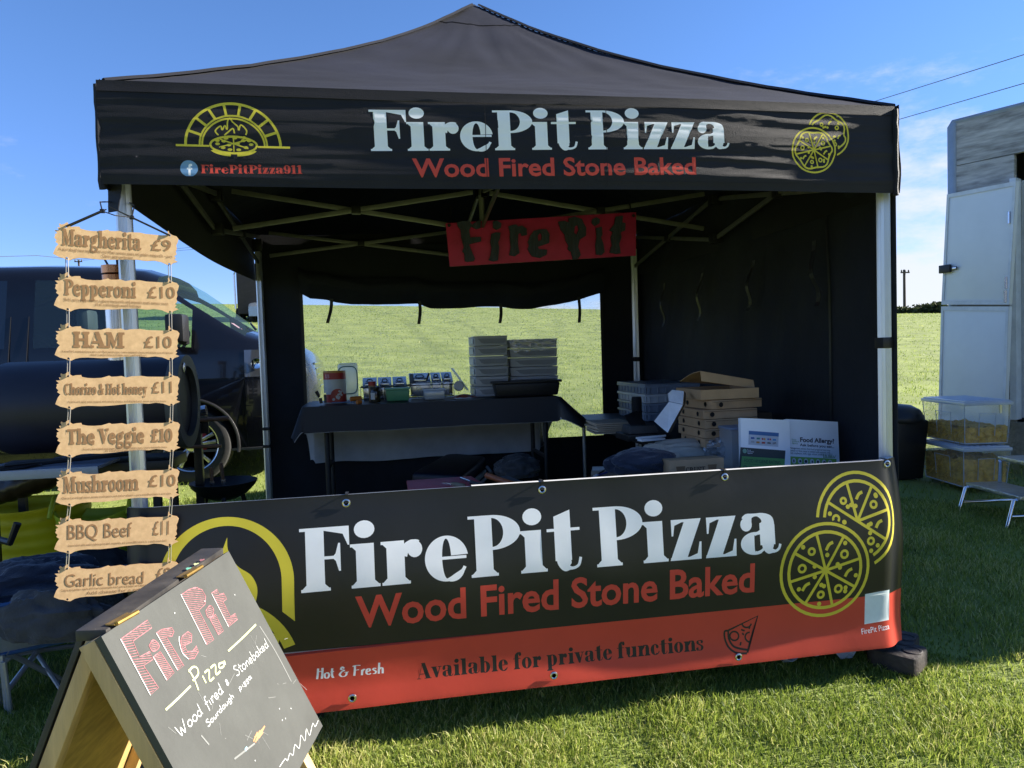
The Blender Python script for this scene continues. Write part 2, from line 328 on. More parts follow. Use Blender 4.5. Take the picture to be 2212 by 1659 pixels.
        if c=='t': return s.st(g+.04,.16,.9)+[[(g+.04-h,.9),(g+.04+h,1.0),(g+.04+h,.88)],rect(.0,X-T,g+h+.2,X)]+s.C([(g+.04,.24),(g+.06,.12),(g+.12,.03),(g+.2,T*.5)],.9)+ribbon(catmull([(g+.12,.05),(g+.2,T*.5),(g+.3,.07),(g+.34,.2)]),T),g+.36
        if c=='z': return [rect(.06,X-T,.60,X),rect(.03,0,.60,T),[(.32,X),(.62,X),(.32,0),(.02,0)],[(.06,X-T),(.26,X-T),(.12,X-.10),(.09,X-.28),(.06,X-.28)],[(.60,T),(.38,T),(.53,.10),(.575,.30),(.61,.30)]],.66
        if c=='e': return s.O(.36,X/2,.36,X/2+.02,.98,8,285)+[rect(.2,X*.48,.69,X*.48+T)]+ribbon([(.36+(.36-T*.6)*math.cos(R(a)),X/2+(X/2+.02-T*.55)*math.sin(R(a))) for a in range(275,338,6)],lambda dx,dy,t:T*(1.1+1.3*math.sin(math.pi*min(1,t*1.15+.05)))),.74
        if c=='c': return s.O(.36,X/2,.36,X/2+.02,.98,40,315)+b(.54,X-.17,.12)+s.C([(.5,.03),(.62,.12),(.68,.24)],.3),.70
        if c=='o': return s.O(.37,X/2,.37,X/2+.02,.95),.75
        if c=='a': return s.st(.55,.15,.5)+s.C([(.55,.44),(.53,.60),(.40,X-T*.4),(.24,X-.03),(.14,X-.12)],.98)+b(.15,X-.17,.12)+s.O(.30,.19,.27,.20,.9,60,300)+s.C([(.5,.42),(.38,.37),(.28,.36)],.6)+ribbon(catmull([(.33,.02),(.44,.06),(.55,.18)]),T)+s.C([(.55,.25),(.56,.12),(.61,.04),(.68,T*.5)],.8)+ribbon(catmull([(.62,.06),(.69,T*.6),(.76,.07),(.79,.15)]),T),.80
        if c=='s': return s.C([(.48,.5),(.42,.63),(.30,X-T/2),(.14,X-.07),(.13,X-.2),(.26,.4),(.42,.3),(.46,.16),(.36,.04),(.24,T/2),(.1,.07),(.06,.2)],.75)+[rect(.46,.46,.51,X),rect(.03,0,.08,.24)],.56
        if c=='v' or c=='y':
            o=[[(.02,X),(.34,X),(.48,.26),(.42,0),(.30,0)],[(.58,X-T),(.64,X-T),(.42,0),(.37,.05)],rect(-.03,X-T,.40,X),rect(.46,X-T,.74,X)]
            if c=='y': o+=s.C([(.42,.06),(.34,-.16),(.26,-.27),(.16,-.28)],.3)+b(.12,-.2,.11)
            return o,.72
        if c=='f': return s.st(g+.03,0,.82)+s.foot(g+.03)+[rect(.0,X-T,g+h+.18,X)]+s.C([(g+.03,.78),(g+.06,.94),(g+.2,1.06),(g+.34,1.0)],.95)+b(g+.29,.94,.11),g+.38
        if c=='g': return s.O(.34,.45,.28,.25,.85)+s.C([(.5,.62),(.6,.72),(.7,.7)],.5)+b(.7,.64,.07)+s.C([(.2,.24),(.12,.12),(.2,.04),(.5,.02),(.66,-.1),(.5,-.26),(.28,-.28),(.1,-.2),(.14,-.06),(.25,.0)],.6),.76
        if c=='9': return s.O(.34,.66,.34,.34,.9)+s.C([(.58,.66),(.56,.3),(.42,.06),(.25,T),(.14,.12)],.9)+b(.17,.16,.1),.72
        if c=='0': return s.O(.36,.5,.36,.52,.95),.74
        if c=='1': return s.st(.30,0,1)+s.foot(.30,0,True,h+.13,h+.13)+[[(.30-h,1),(.30-h,.85),(.02,.80),(.02,.86)]],.58
        if c=='&': return s.O(.40,.77,.21,.24,.8)+s.O(.33,.25,.33,.27,.9,100,340)+[[(.22,.72),(.45,.72),(.86,0),(.55,0)]]+s.C([(.55,.05),(.7,.25),(.76,.46)],.3)+[rect(.6,.44,.9,.44+T)],.92
        if c=='£': return s.C([(.60,.76),(.54,.92),(.42,1-T/2),(.28,.88),(.28,.6),(.28,.3),(.2,.12),(.06,.06)],.85)+b(.58,.78,.1)+[rect(.04,.46,.52,.46+T),[(.04,0),(.60,0),(.70,.26),(.66,.26),(.56,.14),(.1,.12)]],.74
        if c=='.': return [ell(.13,.11,.11,.11,12)],.26
        return [rect(.05,0,.5,X)],.55
    def text(s,t,track=0.):
        x=0;o=[]
        for c in t:
            if c not in s.cache: s.cache[c]=s.glyph(c)
            p,a=s.cache[c]; o+=[[(u+x,v) for u,v in q] for q in p]; x+=a+track
        return o,x-track
def sans(t,bold=0.,track=1.):
    """built-in face; returns triangles with cap height 1"""
    cu=bpy.data.curves.new('lettering','FONT'); cu.body=t; cu.size=1; cu.offset=bold; cu.resolution_u=3; cu.space_character=track
    ob=bpy.data.objects.new('lettering',cu); C.objects.link(ob)
    dg=bpy.context.evaluated_depsgraph_get(); dg.update(); me=ob.evaluated_get(dg).to_mesh()
    k=1/.682; tr=[[(me.vertices[i].co.x*k,me.vertices[i].co.y*k) for i in p.vertices] for p in me.polygons]
    ob.evaluated_get(dg).to_mesh_clear(); bpy.data.objects.remove(ob); bpy.data.curves.remove(cu)
    if not tr: return [],0
    x0=min(q[0] for p in tr for q in p); x1=max(q[0] for p in tr for q in p)
    return [[(x-x0,y) for x,y in p] for p in tr],x1-x0
def union(polys,step=None,holes=()):
    """merge overlapping 2-D polygons into non-overlapping triangles, optionally with a grid of extra points"""
    v=[];f=[];hole=[]
    nh=len(polys)
    for hi,p in enumerate(list(polys)+list(holes)):
        a=sum(p[i][0]*p[(i+1)%len(p)][1]-p[(i+1)%len(p)][0]*p[i][1] for i in range(len(p)))
        if abs(a)<1e-10: continue
        q=p if a>0 else p[::-1]
        f.append(list(range(len(v),len(v)+len(q)))); v+=[Vector(x) for x in q]; hole.append(hi>=nh)
    if not f: return [],[]
    if step:
        xs=[a.x for a in v];ys=[a.y for a in v]
        i0,i1=int(min(xs)/step),int(max(xs)/step)+1; j0,j1=int(min(ys)/step)-1,int(max(ys)/step)+1
        v+=[Vector((i*step,j*step+.0137*step)) for i in range(i0,i1+1) for j in range(j0,j1+1)]
    r=delaunay_2d_cdt(v,[],f,0,1e-6); P=np.array([(a.x,a.y) for a in r[0]]); T=[list(t) for t in r[2]]
    c=np.array([P[t].mean(0) for t in T]); keep=np.zeros(len(T),bool)
    for q,hl in zip(f,hole):
        q=[(v[k].x,v[k].y) for k in q]; xs=[a[0] for a in q];ys=[a[1] for a in q]
        ix=np.nonzero((c[:,0]>min(xs))&(c[:,0]<max(xs))&(c[:,1]>min(ys))&(c[:,1]<max(ys))&(keep if hl else ~keep))[0]
        if not len(ix): continue
        x,y=c[ix,0],c[ix,1]; o=np.zeros(len(ix),bool)
        for (x0,y0),(x1,y1) in zip(q,q[1:]+q[:1]):
            if y0!=y1: o^=((y0>y)!=(y1>y))&(x<(x1-x0)*(y-y0)/(y1-y0)+x0)
        keep[ix]=(keep[ix]&~o) if hl else (keep[ix]|o)
    return [tuple(a) for a in P],[t for t,k in zip(T,keep) if k]
# ---------------------------------------------------------------- ground and grass
def ground():
    rs=[0]+[.35*1.085**i for i in range(82)]; n=150; v=[];f=[]
    for i,r in enumerate(rs):
        for j in range(n):
            a=2*math.pi*j/n; x,y=CX+r*math.cos(a),CY+r*math.sin(a); v.append((x,y,gz(x,y)))
    for i in range(len(rs)-1):
        for j in range(n): f.append([i*n+j,(i+1)*n+j,(i+1)*n+(j+1)%n,i*n+(j+1)%n])
    m=mat('turf',(.155,.205,.038),.95,var=.3,vs=1.1,bump=.5,bs=45,col2=(.24,.285,.065))
    b=MB(); b.add(v,f,m); o=b.build('ground',smooth=True); tag(o,None,None,kind='structure')
ground()
def grass_material():
    m=bpy.data.materials.new('grass_blade'); m.use_nodes=True; nt=m.node_tree; N=nt.nodes; L=nt.links; b=N['Principled BSDF']; b.inputs['Roughness'].default_value=.55; b.inputs['Specular IOR Level'].default_value=.35
    at=N.new('ShaderNodeAttribute'); at.attribute_name='tint'; cr=N.new('ShaderNodeValToRGB'); e=cr.color_ramp.elements
    e[0].color=(.05,.095,.014,1); e[1].color=(.60,.56,.24,1); q=e.new(.45); q.color=(.185,.255,.036,1); q=e.new(.8); q.color=(.36,.42,.08,1)
    L.new(at.outputs['Fac'],cr.inputs[0]); L.new(cr.outputs[0],b.inputs['Base Color'])
    t=N.new('ShaderNodeBsdfTranslucent'); L.new(cr.outputs[0],t.inputs[0]); ms=N.new('ShaderNodeMixShader'); ms.inputs[0].default_value=.45
    L.new(b.outputs[0],ms.inputs[1]); L.new(t.outputs[0],ms.inputs[2]); L.new(ms.outputs[0],N['Material Output'].inputs[0]); return m
def grass():
    zones=[(1.2,3.6,40000,.0042,.034),(3.6,6.5,36000,.005,.036),(6.5,12,46000,.007,.042),(12,25,50000,.013,.045),(25,66,60000,.03,.05)]
    V=[];T=[]
    for r0,r1,n,w,h in zones:
        k=1 if r0>6 else 5
        n*=k
        r=np.sqrt(rng.uniform(r0*r0,r1*r1,n)); a=math.pi/2-YAW+rng.uniform(-R(54 if r0<6 else 44),R(54 if r0<6 else 44),n)
        x=CX+r*np.cos(a); y=CY+r*np.sin(a)
        inside=(np.abs(x)<1.42)&(y>.25)&(y<2.7); x=x[~inside];y=y[~inside]; n=len(x)
        # clumps: drop some blades where the turf is thin
        z=np.array([gz(p,q) for p,q in zip(x,y)])
        cl=np.array([nz(p*3.1,q*3.1,4) for p,q in zip(x,y)]); pat2=np.array([nz(p*1.4,q*1.4,21) for p,q in zip(x,y)]); pat=np.array([nz(p*.55,q*.55,9) for p,q in zip(x,y)])
        keep=~((pat2>.28)&(rng.random(n)<.55)); x,y,z,cl,pat=x[keep],y[keep],z[keep],cl[keep],pat[keep]; n=len(x)
        hh=h*rng.uniform(.45,1.25,n)*(1+.85*cl); ww=w*rng.uniform(.6,1.2,n)
        th=rng.uniform(0,2*np.pi,n); lean=rng.uniform(.1,1.1,n)*hh; la=rng.uniform(0,2*np.pi,n)
        dx,dy=np.cos(th)*ww/2,np.sin(th)*ww/2; lx,ly=np.cos(la)*lean,np.sin(la)*lean
        q=np.stack([np.stack([x-dx,y-dy,z-.004],1),np.stack([x+dx,y+dy,z-.004],1),
            np.stack([x+dx*.75+lx*.4,y+dy*.75+ly*.4,z+hh*.6],1),np.stack([x-dx*.75+lx*.4,y-dy*.75+ly*.4,z+hh*.6],1),np.stack([x+lx,y+ly,z+hh*.9],1)],1)
        V.append(q.reshape(-1,3)); T.append(np.clip(rng.normal(.60 if r0<6 else .46,.24 if r0<6 else .17,n)+.22*cl+.2*pat+.16*np.array([nz(p*.11,q*.11,2) for p,q in zip(x,y)]),0,1))
    V=np.concatenate(V); T=np.concatenate(T); n=len(T)
    me=bpy.data.meshes.new('grass'); me.vertices.add(n*5); me.vertices.foreach_set('co',V.ravel().astype(np.float32))
    base=np.arange(n)*5; li=np.stack([base,base+1,base+2,base+3,base+3,base+2,base+4],1).ravel()
    me.loops.add(n*7); me.loops.foreach_set('vertex_index',li.astype(np.int32))
    me.polygons.add(n*2); ls=np.stack([np.arange(n)*7,np.arange(n)*7+4],1).ravel(); me.polygons.foreach_set('loop_start',ls.astype(np.int32))
    me.update(calc_edges=True)
    at=me.attributes.new('tint','FLOAT','POINT'); at.data.foreach_set('value',np.repeat(T,5).astype(np.float32))
    me.materials.append(grass_material()); o=bpy.data.objects.new('grass',me); C.objects.link(o); tag(o,'short mown grass of the sunlit field round the stall','grass',kind='stuff')
grass()
# ---------------------------------------------------------------- shared materials
FAB=mat('black_canopy_cloth',(.011,.011,.014),.62,var=.25,vs=5,bump=.25,bs=420,sheen=.03,spec=.3)
ROOFM=mat('black_roof_cloth',(.008,.0095,.019),.7,var=.35,vs=2.2,bump=.22,bs=220,sheen=.02,spec=.2)
WALLM=mat('black_wall_cloth',(.010,.012,.017),.7,var=.3,vs=3,bump=.2,bs=30,sheen=.02,spec=.35)
ALU=mat('ribbed_aluminium',(.62,.64,.66),.38,.75,var=.08,vs=20,bump=.05,stretch=(1,1,.1))
ALUD=mat('dull_aluminium',(.22,.22,.20),.45,.6,var=.15,vs=14)
BLKP=mat('black_plastic',(.012,.012,.013),.42,var=.2)
DKP=mat('dark_grey_plastic',(.045,.047,.05),.5,var=.15)
WHT=mat('white_print',(.86,.88,.90),.6,var=.03,vs=12,spec=.3)
RED=mat('red_print',(.62,.070,.045),.6,var=.06,spec=.3)
YEL=mat('yellow_print',(.64,.54,.05),.6,var=.05,spec=.3)
STEEL=mat('stainless_steel',(.55,.56,.58),.22,1.,var=.06)
CHROME=mat('chrome',(.8,.8,.82),.08,1.,var=.02)
CARD=mat('brown_cardboard',(.46,.29,.155),.85,var=.1,vs=14,bump=.08,bs=90)
WOODP=mat('pale_pine',(.55,.36,.16),.6,var=.2,vs=6,stretch=(6,6,.6),bump=.1)
CLEAR=film('clear_plastic',(.97,.98,1.),.72,.12)
MILKY=film('milky_plastic',(.93,.96,1.),.45,.2)
# ---------------------------------------------------------------- the stall: a pop-up gazebo
gaz=thing('gazebo','black pop-up gazebo with white and red pizza lettering on its front valance','gazebo',(0,0,0))
HX,DY=1.47,3.0
_pc=np.polyfit([0,.02,.08,.17,.2,.37,.40,.6,.627,.83,.848,.947,1],[2.300,2.312,2.36,2.437,2.448,2.635,2.612,2.862,2.842,3.11,3.123,3.268,3.345],3)
def prof(t): return float(np.polyval(_pc,t))-.05*max(0,t-.965)
def roof_pt(x,y):
    t=1-max(abs(x)/1.485,abs(y-1.5)/1.53); t=max(0,t); z=prof(t)
    k=1-min(1,abs(abs(x)/1.485-abs(y-1.5)/1.53)*3.2); z-=.022*(1-k)*math.sin(math.pi*min(1,t*1.15))
    a=math.atan2(y-1.5,x); z+=.010*nz(x*2.2,y*2.2,3)*sm(0,.2,t)*(1-k)+.007*(1-2*abs(nz(a*6,t*2.0,5)))*sm(.15,.7,t)*(1-sm(.92,1,t))+.004*nz(x*6,y*6,1)+.0035*(1-2*abs(nz(x*3.5+y,y*11,7)))*(1-sm(.3,.6,t))
    return Vector((x,y,z))
b=MB(); N_=120
b.grid(lambda u,v:roof_pt((u*2-1)*1.485,-.03+v*3.06),N_,N_,ROOFM,thick=.003)
canopy=b.build('canopy',gaz,smooth=True)
b=MB()
for sx in(-1,1):
    for sy in(-1,1):
        pts=[roof_pt(sx*1.485*(1-t),1.5+sy*1.53*(1-t))+Vector((0,0,.004)) for t in np.linspace(.005,.985,26)]
        side=Vector((sy*.7,-sx*.7,0))*.014
        v=[];f=[]
        for p in pts: v+=[p-side*1.3-Vector((0,0,.004)),p-side*.4+Vector((0,0,.009)),p+side*.4+Vector((0,0,.009)),p+side*1.3-Vector((0,0,.004))]
        for i in range(len(pts)-1):
            for j in range(3): f.append([i*4+j,i*4+j+1,(i+1)*4+j+1,(i+1)*4+j])
        b.add(v,f,FAB)
seam=b.build('ridge_seam',canopy,smooth=True)
b=MB()   # cap panel stitched round the peak
for k in range(4):
    c=[(-1,-1),(1,-1),(1,1),(-1,1)]; p,q=c[k],c[(k+1)%4]; tt=.845
    pts=[]
    for i in range(25):
        s=i/24; sag=.012*math.sin(math.pi*s); x=(p[0]+(q[0]-p[0])*s)*1.485*(1-tt+sag*1.2); y=1.5+(p[1]+(q[1]-p[1])*s)*1.53*(1-tt+sag*1.2)
        pts.append(roof_pt(x,y)+Vector((0,0,.003)))
    b.tube(pts,.0022,FAB,5)
b.build('peak_seam',canopy)
# valances
def vfold(s,z):
    """depth of the folds that run along a valance"""
    w=sm(1.955,2.01,z)*(1-sm(2.25,2.30,z)); t=z+.05*nz(s*.7,11)+.02*s*math.sin(s*1.3)
    r=lambda q:1-2*abs(q)
    return w*(.0060*nz(s*.45,t*9,1.7)+.0038*r(nz(s*.7+3,t*15,4.2))+.0016*r(nz(s*1.3,t*34,8))+.0006*r(nz(s*2.6,t*70,5)))+.006*nz(s*1.2,6)*(1-sm(1.96,2.1,z))
def vfront(x,z):  return Vector((x,-.052-vfold(x,z)-.010*sm(2.25,1.98,z)*0-.006*math.sin(x*3.1),z+.006*nz(x*1.1,3)*(1-sm(1.97,2.1,z))))
VX0,VX1=-1.487,1.452
b=Sheet()
def vf(u,v): return vfront(VX0+(VX1-VX0)*u,1.962+.332*v)
b.grid(lambda u,v:vf(1-u,v)+Vector((0,.002,0)),220,30,FAB)
# stitched top band and hem, proud of the cloth
b.grid(lambda u,v:vfront(VX0+(VX1-VX0)*u,2.262+.036*v)+Vector((0,-.003,0)),300,4,FAB)
b.grid(lambda u,v:vfront(VX0+(VX1-VX0)*u,1.957+.029*v)+Vector((0,-.0022,0)),300,4,FAB)
for x in(-.205,.245):
    b.grid(lambda u,v,x=x:vfront(x+.0022*u,1.962+.3*v)+Vector((0,-.0032,0)),1,24,FAB)
def on_v(u0,v0): q=P(u0,v0,y=-.056); return q.x,q.z
def put_text(b,polys,w,fn,m,pl,pr,ptop,surf,step):
    """lay lettering so its baseline runs from photo point pl to pr and its capitals reach ptop"""
    (x0,z0),(x1,z1)=fn(*pl),fn(*pr); h=fn(*ptop); sx=math.hypot(x1-x0,z1-z0)/w
    ux,uz=(x1-x0)/(sx*w),(z1-z0)/(sx*w); H=(h[0]-x0)*-uz+(h[1]-z0)*ux
    g=[[(x*sx,y*H) for x,y in p] for p in polys]
    b.flat(g,lambda u,v:surf(x0+u*ux-v*uz,z0+u*uz+v*ux),m,step)
SER=Serif(.275,.05,.70)
sv_=lambda x,z:(x,z)
sv2=sv_
pol,w=SER.text('FirePit',-.01); p2,w2=SER.text('Pizza',-.01)
put_text(b,pol+[[(x+w+.22,y) for x,y in q] for q in p2],w+w2+.22,on_v,WHT,(799,325),(1573,322.5),(796,236),sv_,.009)
pol,w=sans('Wood Fired Stone Baked',.022); put_text(b,pol,w,on_v,RED,(892,380.5),(1502,378),(893,342),sv_,.009)
pol,w=SER.text('FirePitPizza911',.02); put_text(b,pol,w,on_v,RED,(434.8,376),(653.5,375),(435,357),sv_,.009)
def logo(m,px,fn,surf,b,polys,step=.02):
    b.flat(polys,lambda u,v:surf(u,v),m,step)
# round badge with the letter f
cx,cz=on_v(409,365.7); r=on_v(428,365.7)[0]-cx
BLUE=mat('badge_blue',(.15,.30,.50),.5,var=.05)
b.flat([ell(cx,cz,r,r,32)],sv_,BLUE,.01)
fs=ribbon(catmull([(.05,-1),(.05,-.2),(.05,.2),(.12,.5),(.42,.52)]),.3)+[rect(-.3,-.12,.42,.14)]
b.flat([[(cx+r*.85*x,cz+r*.85*y) for x,y in q] for q in fs],sv2,WHT,.01)
# brick oven emblem
ox,oz=on_v(505,315.5); OS=(on_v(610,316)[0]-on_v(400,316)[0])/2
def oven(lw=.055):
    o=ring(0,0,1,.93,lw,40,0,180)+ring(0,0,.71,.66,lw*.7,40,0,180)+ring(0,0,.66,.60,lw*.7,40,0,180)
    o+=[rect(-1.17,-.03,-.69,.015),rect(.69,-.03,1.17,.015),rect(-.69,-.03,-.5,.01),rect(.5,-.03,.69,.01)]
    for i in range(1,9):
        a=R(i*180/9); o+=ribbon([(.68*math.cos(a),.63*math.sin(a)),(.97*math.cos(a),.90*math.sin(a))],lw)
    o+=ring(0,.02,.50,.20,.045,36)+[q for q in ring(0,-.04,.50,.19,.10,30,200,262)]+[q for q in ring(0,-.04,.50,.19,.10,30,278,340)]
    for x,y in [(-.33,.02),(-.22,-.06),(-.08,-.1),(.1,-.1),(.25,-.05),(.36,.02),(-.2,.08),(-.33,.09),(.08,.03),(.2,.1),(.32,.1),(-.1,.0),(-.15,.14),(.03,.15),(.22,.16)]: o.append(ell(x,y+.02,.05,.03,10))
    for a,c in [((-.3,-.03),(.3,.14)),((-.28,.14),(.3,-.05)),((0,-.12),(0,.18))]: o+=ribbon([a,c],.025)
    sq=lambda L:[(x,.22+(y-.22)*.58) for x,y in L]; fl=catmull(sq([(-.30,.22),(-.36,.38),(-.25,.56),(-.22,.42),(-.16,.58),(-.12,.44),(-.10,.74),(-.05,.86),(.0,.72),(.1,.56),(.12,.42),(.17,.62),(.28,.42),(.26,.25)]),5); o+=ribbon(fl,.03)
    fl=catmull(sq([(-.18,.22),(-.1,.34),(.0,.48),(.03,.3)]),5); o+=ribbon(fl,.03)
    return o
b.flat([[(ox+x*OS,oz+y*OS) for x,y in q] for q in oven()],sv_,YEL,.012)
def pizza(rx,ry,lw,wavy=True,seed=1,spokes=8,clip=None):
    rr=random.Random(seed); o=ring(0,0,rx,ry,lw,44)
    n=40
    w=lambda i:(.80+(.05*math.sin(i*.9+seed) if wavy else 0))
    p=[(rx*w(i%n)*math.cos(2*math.pi*i/n),ry*w(i%n)*math.sin(2*math.pi*i/n)) for i in range(n+1)]; o+=ribbon(p,lw)
    for k in range(spokes):
        a=2*math.pi*(k+.3)/spokes; o+=ribbon([(0,0),(rx*.8*math.cos(a),ry*.8*math.sin(a))],lw*.9)
    for k in range(spokes):
        a=2*math.pi*(k+.8)/spokes; ax,ay=rx*.52*math.cos(a),ry*.52*math.sin(a)
        if k%3==0: o+=ring(ax,ay,rx*.10,rx*.10,lw*.8,14)
        elif k%3==1: o+=ribbon(catmull([(ax-rx*.07,ay-rx*.09),(ax,ay+rx*.02),(ax+rx*.09,ay+rx*.06)],4),lw)
        else: o+=ring(ax,ay,rx*.09,rx*.09,lw*.8,14); 
        for j in range(3):
            e=a+rr.uniform(-.28,.28); q=rr.uniform(.25,.72); x,y=rx*q*math.cos(e),ry*q*math.sin(e)
            if math.hypot(x-ax,y-ay)>rx*.15: o.append(ell(x,y,lw*.75,lw*.75,8))
    return o
def two_pizzas(b,fn,surf,m,c1,r1,c2,r2,lw,wavy,step):
    x1,z1=fn(*c1); x2,z2=fn(*c2); a1=abs(fn(c1[0]+r1[0],c1[1])[0]-x1),abs(fn(c1[0],c1[1]+r1[1])[1]-z1); a2=abs(fn(c2[0]+r2[0],c2[1])[0]-x2),abs(fn(c2[0],c2[1]+r2[1])[1]-z2)
    o=[[(x1+x,z1+y) for x,y in q] for q in pizza(a1[0],a1[1],lw,wavy,2)]
    for q in pizza(a2[0],a2[1],lw,wavy,5):
        q=[(x2+x,z2+y) for x,y in q]
        if all(((x-x1)/a1[0])**2+((y-z1)/a1[1])**2>1.0 for x,y in q): o.append(q)
    b.flat(o,surf,m,step)
two_pizzas(b,on_v,sv_,YEL,(1758,324),(48,50),(1790,290),(46,50),.0065,True,.012)
b.finish(VX0,VX1,1.962,2.294,.0095,vfront,FAB); b.build('front_valance',gaz,smooth=True)
b=MB()
b.grid(lambda u,v:Vector((-1.487-.012*nz(u*3,v*2)-.01*math.sin(v*3),-.03+3.06*u,2.312-.357*v+(-.035*math.sin(math.pi*u)*v))),70,10,FAB,thick=.002); b.build('side_valance',gaz,smooth=True)
b=MB()
b.grid(lambda u,v:Vector((1.487+.012*nz(u*3,v*2),-.03+3.06*u,2.312-.352*v)),70,10,FAB,thick=.002); b.build('side_valance',gaz,smooth=True)
b=MB()
b.grid(lambda u,v:Vector((-1.48+2.96*u,3.032+.012*nz(u*5,v*2),2.312-.34*v)),60,8,FAB,thick=.002); b.build('rear_valance',gaz,smooth=True)
# corner piping of the valance
for x,s in((-1.488,-1),(1.454,1)):
    b=MB(); b.tube([(x+.004*nz(i*.7,s),-.052+.006*nz(i*.5,3+s),2.285-.34*i/12) for i in range(13)],.011,FAB,8); b.build('corner_piping',gaz,smooth=True)
# legs: eight-sided ribbed profile
def leg(x,y,zt,foot=True):
    b=MB(); w=.023; c=.009; z0=gz(x,y)+.005
    sec=[(-w+c,-w),(w-c,-w),(w,-w+c),(w,w-c),(w-c,w),(-w+c,w),(-w,w-c),(-w,-w+c)]
    sec2=[]
    for i in range(8):
        a,d=sec[i],sec[(i+1)%8]
        if i%2==0:
            for k in range(12):
                t=k/12; dep=.0016 if k%2 else 0; cx_=a[0]+(d[0]-a[0])*t; cy_=a[1]+(d[1]-a[1])*t; l=math.hypot(cx_,cy_); sec2.append((cx_*(1-dep/l),cy_*(1-dep/l)))
        else: sec2.append(a)
    n=len(sec2); b.add([(x+p,y+q,z) for z in(z0,zt) for p,q in sec2],[[i,(i+1)%n,n+(i+1)%n,n+i] for i in range(n)]+[list(range(n))[::-1],[n+i for i in range(n)]],ALU)
    o=b.build('leg',gaz)
    b=MB(); b.box((x,y,z0+.004),(.085,.085,.008),DKP); b.box((x,y,z0+.03),(.056,.056,.05),DKP); b.build('foot_plate',o,bevel=.002)
    b=MB(); b.box((x,y,zt-.03),(.066,.066,.09),BLKP); b.build('corner_joint',o,bevel=.004)
    return o
LG=[(-1.455,.045),(1.47,.045),(-1.455,2.965),(1.44,2.965)]
legs=[leg(x,y,2.24) for x,y in LG]
def strap(parent,x,y,z,h=.04,name='hook_strap'):
    b=MB(); b.box((x,y,z),(.055,.055,h),BLKP); b.build(name,parent,bevel=.003)
strap(legs[1],1.47,.045,1.355,.045)
for z in(1.28,.80): strap(legs[3],1.44,2.965,z,.035)
for z in(.86,.73): strap(legs[2],-1.455,2.965,z,.022)
# trusses
def xbar(a,c,w=.014,h=.026):
    b=MB(); b.bar(a,c,w,h,ALUD); b.box(((Vector(a)+Vector(c))/2),(.001,.001,.001),ALUD); 
    b=MB(); b.bar(a,c,w,h,ALUD)
    for k in(-.3,0,.3): pass
    return b.build('truss_bar',gaz,bevel=.002)
def scissor(p,q,zt=2.285,zb=2.085,off=Vector((0,0,0))):
    p,q=Vector(p),Vector(q); m=(p+q)/2; d=(q-p).normalized(); nrm=Vector((-d.y,d.x,0))*.008
    for s,(a,c) in enumerate([(p,m),(m,q)]):
        a=a+d*.05; c=c-d*.05
        xbar((a.x+nrm.x,a.y+nrm.y,zt),(c.x+nrm.x,c.y+nrm.y,zb)); xbar((a.x-nrm.x,a.y-nrm.y,zb),(c.x-nrm.x,c.y-nrm.y,zt))
        k=(a+c)/2; b=MB(); b.box((k.x,k.y,(zt+zb)/2),(.05,.05,.042),BLKP); b.build('pivot_block',gaz,bevel=.003)
    for z in(zt,zb): b=MB(); b.box((m.x,m.y,z),(.06,.06,.06),BLKP); b.build('slider_joint',gaz,bevel=.003)
scissor((-1.42,.06,0),(1.42,.06,0),2.27,2.07); scissor((-1.42,2.94,0),(1.42,2.94,0),2.30,2.13)
scissor((-1.44,.06,0),(-1.44,2.94,0),2.26,2.08); scissor((1.43,.06,0),(1.43,2.94,0),2.25,2.02)
scissor((-1.41,1.5,0),(1.41,1.5,0),2.285,2.08); scissor((0,.06,0),(0,2.94,0),2.285,2.08)
b=MB(); b.tube([(0,1.5,2.10),(0,1.5,3.30)],.016,ALUD,10); b.build('centre_mast',gaz)
for a in(60,240):
    b=MB(); b.bar((.3*math.cos(R(a+20)),1.5+.3*math.sin(R(a+20)),2.2),(.02,1.5,2.55),.012,.02,ALUD); b.build('mast_strut',gaz)
# right-hand side wall with its hanging ties
def wall_r(u,v):
    y=.0+3.03*u; z=.12+gz(1.5,y)*0+2.16*v
    f=.030*nz(u*5+v*1.5,v*1.1,2)+.016*nz(u*14+v*2.5,v*2,6)+.02*math.sin(u*math.pi)*math.sin(v*math.pi)+.006*nz(u*30+v*9,v*6,8)
    return Vector((1.492+f*sm(0,.06,u)*(1-sm(.96,1,u)),y,z))
b=MB(); b.grid(wall_r,90,60,WALLM,thick=-.002); wr=b.build('side_wall',gaz,smooth=True)
b=MB(); b.grid(lambda u,v:wall_r(.155+.006*u,.0+.86*v)+Vector((-.008,0,0)),1,40,BLKP); b.build('zip_seam',wr)
for (u,v),(u2,v2) in [((1438,612),(1430,705)),((1520,590),(1506,692)),((1632,562),(1612,672)),((1763,520),(1762,662))]:
    a,c=P(u,v,x=1.44),P(u2,v2,x=1.44); b=MB()
    b.grid(lambda s,t:a.lerp(c,t)+Vector((.012*math.sin(t*9),(s-.5)*.032,0))+Vector((-.01-.012*math.sin(t*5),.012*math.sin(t*7),0)),2,14,BLKP,thick=.002); b.build('hanging_tie',wr)
